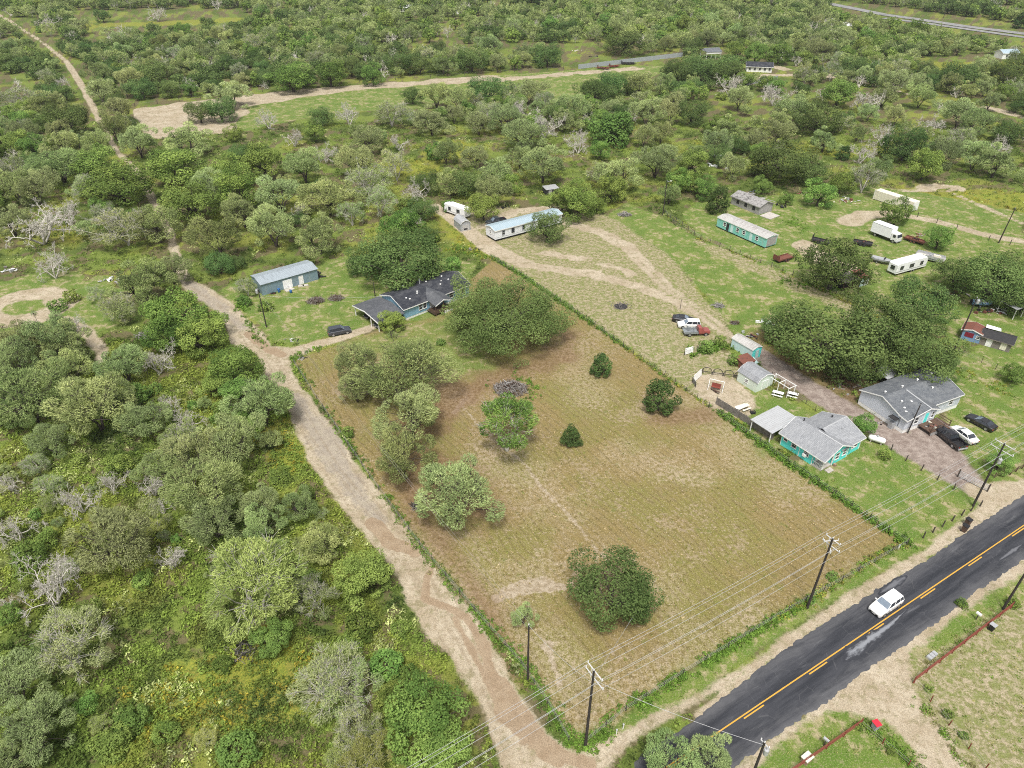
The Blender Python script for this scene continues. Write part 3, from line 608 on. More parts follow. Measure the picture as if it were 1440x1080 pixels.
MB().bx(3.62, 8.38, -3.66, -3.62, .02, .6).build('lattice', 'greywood', p)
def clutter(name, label, cat, c, n, span, cols, seed, big=.6, group=None):
    """a heap of odd boards, boxes and drums: each kind of scrap its own part"""
    t = thing(name, label, cat, c, 0, group); q = random.Random(seed); k = 0
    for mt in cols:
        for _ in range(max(1, n//len(cols))):
            mb = MB()
            x, y = q.gauss(0, span[0]*.4), q.gauss(0, span[1]*.4); s = q.uniform(.25, 1)*big
            e = q.random()
            if e < .45: nm_ = 'board'; mb.box((x, y, s*.25), (s*q.uniform(.8, 2.4), s*q.uniform(.15, .7), s*.12), q.uniform(0, 3), ('X', q.uniform(-.5, .5)))
            elif e < .75: nm_ = 'crate'; mb.box((x, y, s*.3), (s*q.uniform(.5, 1), s*q.uniform(.4, .9), s*.6), q.uniform(0, 3), ('Y', q.uniform(-.3, .3)))
            else: nm_ = 'pipe'; mb.tube((x, y, s*.2), (x+s*q.uniform(-1.2, 1.2), y+s*q.uniform(-.8, .8), s*.3), s*.14, None, 8)
            mb.build(nm_, mt, t)
    return t
c = h.matrix_basis @ Vector((5.2, -2.6, .77)); clutter('scrap_heap', 'heap of odd household clutter on the brown porch deck', 'scrap heap', c, 26, (2.6, 1.4), ('greywood', 'black', 'cream', 'rust'), 4, .55)
clutter('scrap_heap', 'small clutter under the side canopy of the pale blue house', 'scrap heap', h.matrix_basis @ Vector((-.8, 2.4, 0)), 9, (1, 1.2), ('black', 'greywood'), 8, .5)
clutter('scrap_heap', 'broken timber heap on bare soil under the oaks behind the pale blue house', 'scrap heap', at(1195, 549), 34, (5, 3), ('greywood', 'brownwood', 'oldwood'), 12, .8)
s = thing('lean_to', 'dark lean-to with flat grey top behind the pale blue house under the oaks', 'shed', at(1246, 536), R(25.5))
MB().slab([(-2.2, -1.5, 2.0), (2.2, -1.5, 2.0), (2.2, 1.5, 2.4), (-2.2, 1.5, 2.4)], .1).build('roof', 'greytrim', s)
mb = MB(); [mb.bx(x-.06, x+.06, y-.06, y+.06, 0, 1.98+(y+1.5)*.13-.1) for x in (-2, 2) for y in (-1.35, 1.35)]; mb.bx(-2, 2, 1.2, 1.26, 0, 2.2); mb.build('post', 'dark', s)

# ---- turquoise house
h = thing('bungalow', 'turquoise house with grey shingle roof beside the long field fence', 'house', Vector((48.8, 84.7, 0)), R(33))
w = MB(); w.prism([(0, 0), (6.4, 0), (6.4, 2.5), (3.2, 4.1), (0, 2.5)], 'y', 1.9, 8.1); w.build('wall', 'teal', h)
w = MB(); w.bx(2.5, 6.38, .12, 1.92, 0, 2.5); w.build('front_wall', 'teal', h)
w = MB(); w.prism([(.02, 2.3), (6.38, 2.3), (6.38, 2.48), (3.2, 4.06), (.02, 2.48)], 'y', .02, .14); w.build('porch_gable', 'teal', h)
r = MB(); f = MB()
for xe, sg in ((0, -1), (6.4, 1)):
    e = xe+sg*.5; ze = 2.5-.25; r.slab([(e, -.45, ze+.15), (e, 8.5, ze+.15), (3.2, 8.5, 4.25), (3.2, -.45, 4.25)], .13)
    f.slab([(e, -.49, ze+.165), (3.2, -.49, 4.265), (3.2, -.45, 4.265), (e, -.45, ze+.165)], .2); f.slab([(e+sg*.03, -.45, ze+.12), (e+sg*.03, 8.5, ze+.12), (e, 8.5, ze+.12), (e, -.45, ze+.12)], .17); f.slab([(e, 8.5, ze+.165), (3.2, 8.5, 4.265), (3.2, 8.54, 4.265), (e, 8.54, ze+.165)], .2)
ro = r.build('roof', 'roofteal', h); f.build('fascia', 'white', ro)
MB().slab([(3.05, -.45, 4.2), (3.2, -.45, 4.272), (3.2, 4.0, 4.272), (3.05, 4.0, 4.2)], .012).build('ridge_cap', 'awning', ro)
# wing: ridge runs crosswise behind the front gable
w = MB(); w.prism([(.3, 0), (7.9, 0), (7.9, 2.5), (4.1, 4.0), (.3, 2.5)], 'x', 6.42, 9.9); w.build('wing_wall', 'teal', h)
r = MB(); f = MB()
for ye, sg in ((.3, -1), (7.9, 1)):
    e = ye+sg*.45; ze = 2.5-.18; r.slab([(4.2, e, ze+.15), (10.3, e, ze+.15), (10.3, 4.1, 4.16), (4.2, 4.1, 4.16)], .13)
    f.slab([(10.3, e, ze+.165), (10.34, e, ze+.165), (10.34, 4.1, 4.175), (10.3, 4.1, 4.175)], .2); f.slab([(6.9, e+sg*.03, ze+.12), (10.3, e+sg*.03, ze+.12), (10.3, e, ze+.12), (6.9, e, ze+.12)], .17)
wr_ = r.build('wing_roof', 'roofteal', h); f.build('fascia', 'white', wr_)
MB().slab([(4.3, 3.95, 4.125), (10.3, 3.95, 4.125), (10.3, 4.1, 4.18), (4.3, 4.1, 4.18)], .012).build('ridge_cap', 'awning', wr_)
MB().bx(-.02, 2.5, .12, 1.9, 0, .28).build('porch_floor', 'concrete', h)
for x in (.1, 2.42): MB().bx(x-.08, x+.08, -.02, .14, .28, 2.3).build('porch_post', 'white', h)
mb = MB(); mb.bx(.02, .1, .2, 1.8, .95, 1.03); [mb.bx(.04, .08, .3+i*.25, .34+i*.25, .3, .95) for i in range(6)]; mb.build('railing', 'white', h)
door(h, (1.2, 1.9, .28), .9, 2.0, '-y', 'white'); window(h, (3.6, .12, 1.5), .9, 1.2, '-y'); window(h, (5.4, .12, 1.5), .8, 1.1, '-y')
for y in (3.2, 5.6): window(h, (0, y, 1.55), .8, 1.0, '-x')
window(h, (0, 7.3, 1.7), .6, .8, '-x'); MB().bx(-.45, -.08, 3.0, 3.6, .95, 1.4).build('window_air_conditioner', 'white', h)
for y in (1.96, 4.5, 8.05): MB().bx(-.05, .0, y-.05, y+.05, 0, 2.35).build('corner_trim', 'white', h)
for x in (2.56, 6.34, 9.84): MB().bx(x-.06, x+.06, (.06 if x < 6.4 else .24), (.12 if x < 6.4 else .3), 0, 2.28).build('corner_trim', 'white', h)
window(h, (8.2, .3, 1.6), 1.4, 1.0, '-y'); window(h, (9.9, 4.2, 1.6), 1.0, 1.0, '+x')
vent(h, 3.2, 7.0, 4.2, .45, .09, 'black'); vent(h, 7.4, 2.6, 3.7, .25, .08); vent(h, 8.8, 5.6, 3.7, .18, .1, 'black')
for k, y in enumerate((-.35, -.75)): MB().bx(.6, 1.9, y-.2, y+.2, 0, .2-.09*k).build('step', 'concrete', h)
mb = MB(); mb.bx(2.7, 3.1, -.5, -.1, 0, .5); mb.build('planter', 'brick', h)
# awning behind it
p = thing('patio_awning', 'flat galvanised awning on white posts behind the turquoise house', 'awning', Vector((48.8, 84.7, 0)), R(33))
MB().slab([(-1.5, 9.0, 2.3), (5.3, 9.0, 2.5), (5.3, 13.6, 2.5), (-1.5, 13.6, 2.3)], .1).build('roof', 'awning', p)
for x in (-1.3, 5.1):
    for y in (9.3, 13.3): MB().bx(x-.06, x+.06, y-.06, y+.06, 0, 2.2 if x < 0 else 2.38).build('post', 'white', p)
# mint gambrel barn
def gambrel(root, w, l, hw, hr, wall, roof, trim='white'):
    pr = [(-w/2, 0), (w/2, 0), (w/2, hw), (w*.34, hw+(hr-hw)*.62), (0, hr), (-w*.34, hw+(hr-hw)*.62), (-w/2, hw)]
    MB().prism(pr, 'y', 0, l).build('wall', wall, root)
    r = MB(); t = .07; P = pr[2:]
    for (a, za), (b, zb) in zip(P, P[1:]): r.slab([(a*1.04, -.18, za+t), (a*1.04, l+.18, za+t), (b*1.04, l+.18, zb+t+.001), (b*1.04, -.18, zb+t+.001)], t-.01)
    r.build('roof', roof, root)
    f = MB()
    for y in (-.2, l+.18):
        for (a, za), (b, zb) in zip(P, P[1:]): f.slab([(a*1.05, y, za+t+.01), (a*1.05, y+.03, za+t+.01), (b*1.05, y+.03, zb+t+.01), (b*1.05, y, zb+t+.01)], .16)
    f.build('trim', trim, root)
h = thing('barn_shed', 'pale mint gambrel-roofed garden shed beside the white frame arbor', 'shed', (Vector(z6(505, 550))+Vector(z6(605, 508)))/2, R(31))
gambrel(h, 4.3, 4.6, 2.0, 3.3, 'mint', 'roofteal'); door(h, (0, 0, .1), 1.4, 1.8, '-y', 'mint'); window(h, (-2.15, 2.4, 1.2), .6, .6, '-x')
# turquoise ended cabin and red lean-to
b = z6(380, 318); h = thing('cabin_shed', 'small pale shed with turquoise end wall and patchy roof beside the sandy track', 'shed', z6(482, 358), R(122))
gable(h, 0, 5.4, -2.5, 0, 0, 2.3, 2.75, 'x', 'aqua', 'ruinroof', .08, .08); MB().bx(-.03, .0, -2.5, 0, 0, 2.25).build('end_panel', 'teal', h); MB().bx(-.06, -.03, -1.8, -.9, .1, 1.9).build('door', 'aqua', h)
h = thing('coop', 'brown red lean-to coop with aqua triangular flap between two garden sheds', 'coop', z6(432, 418), R(28))
mb = MB(); mb.prism([(0, 0), (2.2, 0), (2.2, 1.75), (0, 1.35)], 'x', 0, 2.9); mb.build('wall', 'rust', h)
MB().slab([(-.12, -.12, 1.4), (3.0, -.12, 1.4), (3.0, 2.3, 1.83), (-.12, 2.3, 1.83)], .06).build('roof', 'rust', h)
MB().add([(2.95, 0, 0), (4.6, .2, 0), (3.1, .9, 1.75), (2.95, .06, 0), (4.6, .26, 0), (3.1, .96, 1.75)], [(0, 1, 2), (5, 4, 3), (0, 3, 4, 1), (1, 4, 5, 2), (2, 5, 3, 0)]).build('flap', 'aqua', h)

# ---- garden things
g = thing('swing_seat', 'white garden swing frame with a red seat on the pale gravel patch', 'swing', z6(275, 530), R(-25))
mb = MB()
for x in (-1.3, 1.3): mb.tube((x, -.75, 0), (x, 0, 2.0), .05); mb.tube((x, .75, 0), (x, 0, 2.0), .05); mb.tube((x, -.4, .95), (x, .4, .95), .035)
mb.tube((-1.3, 0, 2.0), (1.3, 0, 2.0), .055); mb.build('frame', 'white', g)
MB().bx(-.85, .85, -.28, .28, .5, .58).build('seat', 'redpipe', g); MB().box((0, .3, .85), (1.7, .06, .6), 0, ('X', -.2)).build('backrest', 'redpipe', g)
mb = MB(); [mb.tube((x, 0, .55), (x, 0, 2.0), .015) for x in (-.8, .8)]; mb.build('chain', 'galv', g)
g = thing('seesaw', 'brown wooden tilted seat frame lying below the white swing', 'seat', z6(272, 545), R(120))
MB().box((0, 0, .35), (2.2, .35, .08), 0, ('Y', .2)).build('plank', 'brownwood', g); MB().prism([(-.3, 0), (.3, 0), (0, .35)], 'y', -.15, .15).build('stand', 'brownwood', g)
g = thing('arbor_frame', 'open white timber arbor frame beside the mint garden shed', 'arbor', z6(600, 505), R(-58))
mb = MB()
for x in (0, 2.1, 4.3):
    for y in (-.9, .9): mb.bx(x-.05, x+.05, y-.05, y+.05, 0, 2.0)
    mb.bx(x-.04, x+.04, -1.0, 1.0, 2.0, 2.1)
for y in (-.9, .9): mb.bx(-.3, 4.6, y-.045, y+.045, 2.1, 2.19)
mb.build('frame', 'white', g)
def bench_table(label, c, rz, top='cream'):
    g = thing('picnic_table', label, 'table', c, rz); MB().bx(-.95, .95, -.38, .38, .7, .76).build('table_top', top, g)
    for y in (-.72, .72): MB().bx(-.95, .95, y-.14, y+.14, .42, .47).build('seat', top, g)
    mb = MB(); [(mb.tube((x, -.75, 0), (x, .15, .7), .045), mb.tube((x, .75, 0), (x, -.15, .7), .045), mb.bx(x-.04, x+.04, -.8, .8, .36, .42)) for x in (-.6, .6)]; mb.build('trestle', top, g)
bench_table('pale picnic table on the patio behind the turquoise house awning', z6(440, 645), R(28)); bench_table('white bench table beneath the white arbor frame', z6(636, 566), R(-28), 'white'); bench_table('white table at the outer end of the white arbor frame', z6(722, 572), R(-28), 'white')
g = thing('round_table', 'round white garden table beside the pale picnic table', 'table', z6(405, 655)); MB().lathe([(.55, .68), (.55, .73)], n=20).build('table_top', 'white', g); MB().lathe([(.3, 0), (.05, .06), (.05, .68)]).build('leg', 'white', g)
g = thing('fire_grate', 'square black fire grate on the patio by the awning', 'grate', z6(492, 668)); mb = MB(); [mb.bx(*q, .3, .38) for q in ((-.45, .45, -.45, -.35), (-.45, .45, .35, .45), (-.45, -.35, -.35, .35), (.35, .45, -.35, .35))]; mb.build('rim', 'black', g); MB().bx(-.4, .4, -.4, .4, 0, .1).build('base', 'black', g)
for nm, lab, c, rz, wd, ht, mt in (('screen_panel', 'leaning white panel at the corner of the pale gravel patch', z6(168, 470), R(50), 3.0, 1.4, 'white'), ('screen_panel', 'dark side panel under the leaning white panel by the gravel patch', z6(148, 505), R(100), 1.8, 1.2, 'greywood'), ('sign_board', 'blank white board standing alone in the grass above the garden', z6(118, 322), R(25), 1.9, 1.3, 'white')):
    g = thing(nm, lab, 'panel', c, rz); MB().box((0, 0, ht/2+.15), (wd, .06, ht), 0, ('X', -.15)).build('panel', mt, g); mb = MB(); [mb.bx(x-.04, x+.04, .02, .1, 0, ht) for x in (-wd*.4, wd*.4)]; mb.build('stake', 'post', g)
g = thing('trellis', 'dark row of curved metal arches across the garden behind the swing', 'trellis', z6(222, 440), R(-14))
mb = MB()
for i in range(5):
    c0 = i*2.0; pts = [(c0+1.0*math.cos(a), .1*math.sin(3*a), 1.5*math.sin(a)+.05) for a in np.linspace(math.pi, 0, 9)]; mb.path(pts, .06)
    for q in (.35, .7): mb.tube((c0-1+q*.5, 0, 0), (c0-1+q*.5, 0, 1.0), .04)
mb.build('arch', 'dark', g); MB().bx(-1, 9, -.03, .03, .5, .58).build('rail', 'dark', g)
# propane tank
g = thing('propane_tank', 'white propane tank lying beside the turquoise house', 'tank', z7(278, 660), R(-32))
MB().lathe([(.05, -1.35), (.3, -1.28), (.46, -1.1), (.5, -.9), (.5, .9), (.46, 1.1), (.3, 1.28), (.05, 1.35)], n=18).build('body', 'white', g, smooth=True).rotation_euler = (0, math.pi/2, 0)
g.children[0].location = (0, 0, .75); mb = MB(); [mb.bx(x-.1, x+.1, -.35, .35, 0, .4) for x in (-.8, .8)]; mb.build('foot', 'concrete', g); MB().lathe([(.18, 1.2), (.18, 1.42), (.1, 1.47)]).build('lid', 'greytrim', g)

# ---- blue house with carport (left)
h = thing('house_with_carport', 'light blue house with black shingle roof and open carport beside the giant oak', 'house', Vector((-22.9, 133.0, 0)), R(41.2))
gable(h, 0, 17.5, 0, 8.6, .5, 2.85, 4.3, 'x', 'bluewall', 'roofblue', .35)
MB().bx(.03, 17.47, .03, 8.57, 0, .5).build('skirting', 'white', h)
# front porch gable
r = MB(); r.slab([(6.0, -3.1, 2.62), (8.2, -3.1, 3.5), (8.2, 3.4, 4.2), (6.0, .2, 3.0)], .12); r.slab([(8.2, -3.1, 3.501), (10.6, -3.1, 2.62), (10.6, .2, 3.0), (8.2, 3.4, 4.201)], .12); pr = r.build('porch_roof', 'roofport', h)
f = MB(); f.slab([(6.0, -3.14, 2.64), (8.2, -3.14, 3.52), (8.2, -3.1, 3.52), (6.0, -3.1, 2.64)], .2); f.slab([(8.2, -3.14, 3.521), (10.6, -3.14, 2.64), (10.6, -3.1, 2.64), (8.2, -3.1, 3.521)], .2); f.build('fascia', 'white', pr)
for x in (6.2, 8.2, 10.4): MB().bx(x-.07, x+.07, -2.95, -2.8, 0, 2.5 if x != 8.2 else 3.3).build('porch_post', 'brownwood', h)
mb = MB(); mb.bx(5.8, 10.5, -2.9, -.02, .5, .62); mb.bx(5.8, 10.5, -2.92, -2.86, .6, 1.5); mb.bx(5.8, 5.86, -2.86, -.9, .6, 1.5); mb.build('porch', 'brownwood', h)
MB().bx(8.4, 10.5, -2.97, -2.93, .0, .6).build('porch_skirt', 'white', h)
for x in (4.2, 5.3): window(h, (x, 0, 1.85), .75, 1.25, '-y')
door(h, (7.2, 0, .63), .9, 2.0, '-y', 'white'); window(h, (12.5, 0, 1.9), 1.1, 1.2, '-y'); window(h, (17.5, 3, 1.9), 1., 1.1, '+x'); window(h, (15.5, 0, 1.9), 1.0, 1.1, '-y')
for x, y, z in ((2.2, 2.2, 3.7), (2.7, 1.6, 3.55), (5.2, 2.4, 3.75), (5.6, 3.0, 3.85), (9.6, 5.2, 4.1), (11.6, 2.6, 3.75), (12.4, 3.5, 3.95), (14.2, 3.2, 3.9), (13.7, 5.0, 4.15)): vent(h, x, y, z, .12, .14, 'white', 'roof_vent')
vent(h, 8.0, 5.4, 4.1, 1.1, .14, 'galv', 'flue_pipe'); vent(h, 4.4, 6.6, 3.7, .7, .11, 'galv', 'flue_pipe')
# carport
MB().prism([(-.9, 2.3), (4.15, 2.95), (9.3, 2.3), (9.3, 2.4), (4.15, 3.08), (-.9, 2.4)], 'x', -7.0, -.4).build('carport_roof', 'roofport', h)
f = MB(); f.prism([(-.95, 2.2), (4.15, 2.87), (9.35, 2.2), (9.35, 2.42), (4.15, 3.1), (-.95, 2.42)], 'x', -7.06, -7.0); f.build('carport_fascia', 'white', h)
for x in (-6.7, -3.6):
    for y in (-.5, 2.5, 8.8): MB().bx(x-.08, x+.08, y-.08, y+.08, 0, 2.33+(.35 if y == 2.5 else 0)).build('carport_post', 'white', h)
MB().bx(-.4, -.36, 0, 8.6, .0, 2.4).build('carport_wall', 'palewall', h)
BLUEH = h.matrix_basis.copy()
# ---- blue grey metal shed
h = thing('metal_shed', 'long blue grey sheet metal shed with white roll door above the dirt lane', 'shed', Vector((-56.6, 144.6, 0)), R(37.6))
MB().prism([(0, 0), (5.8, 0), (5.8, 2.75), (2.9, 3.3), (0, 2.75)], 'x', 0, 13.6).build('wall', 'shedwall', h)
mb = MB(); mb.slab([(-.2, -.25, 2.76), (13.8, -.25, 2.76), (13.8, 2.9, 3.4), (-.2, 2.9, 3.4)], .05); mb.slab([(-.2, 2.9, 3.401), (13.8, 2.9, 3.401), (13.8, 6.05, 2.76), (-.2, 6.05, 2.76)], .05); mb.build('roof', 'shedroof', h)
d = MB().bx(5.0, 7.2, -.05, .02, .02, 2.15).build('roll_door', 'whitemetal', h); MB().bx(5.9, 6.3, -.1, -.05, .4, .5).build('handle', 'galv', d)
door(h, (9.4, 0, .05), .9, 2.0, '-y', 'white'); mb = MB(); [mb.box((x, -.9+.2*math.sin(x*3), .06), (1.3, .9, .12), x*.3) for x in (5.4, 6.5, 8.9, 9.8)]; mb.build('threshold_slab', 'concrete', h)
SHED = h.matrix_basis.copy()
def barrel(label, c, mat, hh=.9):
    g = thing('barrel', label, 'barrel', c); MB().lathe([(.27, 0), (.3, .05), (.29, .3), (.31, .33), (.29, .36), (.29, .6), (.31, .63), (.3, hh-.04), (.27, hh)], n=14).build('body', mat, g, smooth=True); MB().lathe([(.2, hh), (.2, hh+.03)], n=12).build('lid', mat, g)
barrel('upright blue barrel against the blue grey metal shed', SHED @ Vector((3.6, -.6, 0)), 'bluebarrel'); barrel('second blue barrel set apart in the grass right of the metal shed', SHED @ Vector((5.6, -2.6, 0)), 'bluebarrel', .7)
clutter('scrap_heap', 'dark junk beside the blue barrels at the metal shed wall', 'scrap heap', SHED @ Vector((2.1, -.7, 0)), 8, (1.3, .6), ('black', 'rust'), 21, .6)
clutter('scrap_heap', 'black scrap leaning at the right end of the metal shed', 'scrap heap', SHED @ Vector((15, 1.6, 0)), 14, (1.4, 2.4), ('black', 'dark'), 22, .9)
clutter('scrap_heap', 'small odds and ends at the driveway mouth below the wooden pole', 'scrap heap', z4(310, 575), 14, (1.8, 1), ('black', 'greywood', 'white'), 23, .6)
clutter('scrap_heap', 'broken dark machine parts at the field corner by the driveway', 'scrap heap', at(425, 505), 12, (1.5, 1.2), ('dark', 'greywood'), 24, .7)

# ---- white single-wide and its neighbours
h = thing('mobile_home', 'long white single-wide mobile home with pale metal roof on the sandy lot', 'house', Vector((-4.4, 174.9, 0)), R(33.8))
gable(h, 0, 21.8, 0, 4.6, .6, 3.1, 3.65, 'x', 'whitesid', 'homeroof', .18, .08); MB().bx(.3, 21.5, .3, 4.3, .05, .6).build('chassis', 'dark', h)
for x in (2.6, 5.6, 9.0, 18.2): window(h, (x, 0, 2.05), .75, 1.1, '-y', trim='greytrim' if x in (2.6, 9.0) else 'black')
door(h, (13.6, 0, .65), .9, 2.0, '-y', 'white'); window(h, (0, 2.3, 2.1), .5, .9, '-x')
MB().bx(0, 21.8, -.03, 0, 1.02, 1.1).build('belt_trim', 'greytrim', h)
h = thing('garden_shed', 'small grey gambrel shed beside the white camper trailer', 'shed', z5(330, 447), R(27)); gambrel(h, 2.9, 4.6, 1.9, 3.0, 'greytrim', 'greytrim'); MB().bx(-.95, .95, -.05, .0, .05, 1.75).build('door', 'galv', h); MB().bx(-.6, .5, -.07, -.05, .3, .75).build('opening', 'black', h)
h = thing('shack', 'low dark shack with pale flat top at the edge of the trees', 'shed', z5(1010, 152), R(22))
MB().prism([(0, 0), (3, 0), (3, 2.0), (0, 1.7)], 'x', 0, 4.2).build('wall', 'dark', h); MB().slab([(-.1, -.1, 1.8), (4.3, -.1, 1.8), (4.3, 3.1, 2.1), (-.1, 3.1, 2.1)], .08).build('roof', 'galv', h); MB().bx(.7, 1.8, -.05, 0, 0, 1.5).build('door', 'greywood', h)
def trailer_home(name, label, cat, c, rz, L, Wd, Hh, wall, roof, wins, rnd=.35):
    """travel trailer: rounded box body, stripe, roof hatch, wheels, tongue"""
    g = thing(name, label, cat, c, rz)
    pr = [(0, .55), (L, .55), (L, Hh-rnd), (L-rnd, Hh), (rnd*.6, Hh), (0, Hh-rnd*.6)]
    MB().prism(pr, 'y', -Wd/2, Wd/2).build('body', wall, g, bevel=.06); MB().bx(rnd*.7, L-rnd*1.1, -Wd/2+.08, Wd/2-.08, Hh-.01, Hh+.05).build('roof', roof, g)
    for x in (L*.3, L*.7): MB().bx(x-.3, x+.3, -.3, .3, Hh+.05, Hh+.2).build('roof_hatch', 'white', g)
    for x, w in wins: window(g, (x, -Wd/2, Hh*.62), w, .7, '-y', trim='black', mull=False); window(g, (x, Wd/2, Hh*.62), w, .7, '+y', trim='black', mull=False)
    MB().bx(0.02, L-.02, -Wd/2-.015, Wd/2+.015, .95, 1.12).build('stripe', 'greytrim', g)
    for x in (L*.52, L*.52+.9):
        for y in (-Wd/2+.16, Wd/2-.16):
            w = MB(); w.tube((x, y-.12, .36), (x, y+.12, .36), .36, n=14); wo = w.build('wheel', 'rubber', g); MB().tube((x, y-.13, .36), (x, y+.13, .36), .18, n=10).build('rim', 'alloy', wo)
    mb = MB(); mb.tube((L, -.5, .6), (L+1.0, 0, .5), .05); mb.tube((L, .5, .6), (L+1.0, 0, .5), .05); mb.build('tow_bar', 'black', g)
    window(g, (0, 0, Hh*.62), .9, .7, '-x', trim='black', mull=False)
    return g
trailer_home('camper_trailer', 'white travel trailer parked behind the small grey shed', 'camper', z5(195, 318) and Vector((-18.6, 196.8, 0)), R(-41), 8.2, 2.4, 2.9, 'whitemetal', 'white', ((2.2, .8), (5.6, 1.0)))
trailer_home('camper_trailer', 'long white and grey travel trailer on a grey pad near the boat', 'camper', z8(862, 498)+Vector((0, 1.2, 0)), R(26), 10.4, 2.5, 3.1, 'whitemetal', 'white', ((1.6, .9), (5, 1.2), (8.4, .8)), .5)

# ---- derelict turquoise single-wide and the ruin behind it
h = thing('derelict_trailer_home', 'faded turquoise derelict single-wide with weathered roof among weeds', 'derelict home', Vector((65.0, 170.6, 0)), R(122))
gable(h, 0, 17.0, -4.2, 0, .35, 2.9, 3.3, 'x', 'tealsid', 'ruinroof', .12, .07); MB().bx(.2, 16.8, -4, -.2, .0, .35).build('chassis', 'dark', h)
mb = MB(); mb.bx(-.04, 0, -3.9, -.4, .5, 2.75); mb.build('end_wall', 'greywood', h)
for x in (3.0, 7.4, 9.6, 14.2): window(h, (x, 0, 1.8), .8, .9, '+y', trim='white', glass='dark')
for x in (5.0, 11.6, 13.1): MB().bx(x-.45, x+.45, -.02, .035, .45, 2.4).build('doorway', 'dark' if x > 12 else 'aqua', h)
h = thing('ruined_house', 'collapsing grey timber house with torn roof behind the turquoise single-wide', 'ruin', z8(268, 228), R(122))
c0 = z8(270, 226); h.location = c0
gable(h, 0, 10.5, -5.5, 0, 0, 2.4, 3.5, 'x', 'greywood', 'tornroof', .3, .08, 'greywood')
for x in (2, 5, 8): MB().bx(x-.5, x+.5, -.02, .04, .8, 1.9).build('window_hole', 'dark', h)
mb = MB(); q = random.Random(3)
for _ in range(26): mb.box((q.uniform(0, 10), q.uniform(-5, 0), 3.1+q.uniform(-.2, .3)), (q.uniform(.8, 2.5), .14, .06), q.uniform(-.3, 1.8), ('X', q.uniform(-.3, .3)))
mb.build('loose_boards', 'ruinroof', h)
MB().box((-2.4, -2, .12), (3.5, 4.5, .2), .1).build('concrete_slab', 'concrete', h)
# ---- container, ruin under tree, blue and black shack
h = thing('shipping_container', 'long cream shipping container behind the white box truck', 'container', z8(945, 214), R(122.5))
MB().bx(0, 12.6, -2.6, 0, .15, 2.85).build('body', 'cream', h, bevel=.03)
mb = MB(); [mb.bx(x, x+.12, y, y+.12, 0, 2.9) for x in (-.02, 12.5) for y in (-2.62, -.1)]; mb.build('corner_post', 'white', h)
for y in (-2.45, -1.25): MB().bx(-.05, 0, y, y+1.15, .3, 2.7).build('door', 'white', h)
h = thing('ruined_shed', 'open fronted ruined shed with pale door under the round oak', 'ruin', z8(640, 560), R(24))
mb = MB(); [mb.bx(x-.08, x+.08, y-.08, y+.08, 0, 2.2) for x in (0, 2.6, 5.2, 7.8) for y in (0, 3.2)]; mb.bx(0, 7.8, 3.1, 3.2, 0, 2.0); mb.bx(0, 4.2, -.02, .03, .6, .75); mb.bx(0, 4.2, -.02, .03, 1.3, 1.42); mb.build('frame', 'brownwood', h)
MB().slab([(-.3, -.4, 2.15), (4.4, -.4, 2.0), (4.6, 3.4, 2.5), (-.3, 3.4, 2.6)], .07).build('roof', 'oldwood', h); MB().slab([(4.8, -.4, 2.3), (8.1, -.5, 2.0), (8.1, 3.3, 2.5), (5.0, 3.4, 2.6)], .07).build('roof_sheet', 'rust', h)
MB().box((5.6, -.1, 1.0), (1.1, .07, 2.0), .1).build('door', 'aqua', h); MB().box((6.9, -.15, .9), (1.1, .05, 1.8), -.1).build('panel', 'galv', h); MB().bx(.2, 4.0, 1, 2.8, 0, 1.2).build('stored_goods', 'dark', h)
h = thing('shack', 'patched shack with blue and maroon front and black roof below the leaning pole', 'shack', z8(1152, 770), R(-16)); h.rotation_euler.z = grid_angle(z8(1152, 770), z8(1300, 812))
gable(h, 0, 3.6, 0, 3.6, 0, 2.2, 2.7, 'y', 'tarpblue', 'rust', .2, .07); gable(h, 3.62, 9.0, 0, 3.8, 0, 2.0, 2.7, 'x', 'oldwood', 'dark', .3, .08, 'oldwood', 'black_wall', 'black_roof')
MB().bx(.7, 2.3, -.06, 0, .9, 1.9).build('maroon_panel', 'maroon', h); door(h, (5.2, 0, .05), .85, 1.9, '-y', 'white'); MB().bx(7.2, 8.3, -.05, 0, .2, 1.6).build('board', 'cream', h); window(h, (3.1, 0, 1.3), .5, .6, '-y')
MB().slab([(3.7, 2.2, 2.9), (6.4, 2.6, 2.75), (6.2, 4.4, 2.55), (3.6, 4.2, 2.7)], .05).build('roof_sheet', 'whitemetal', h)
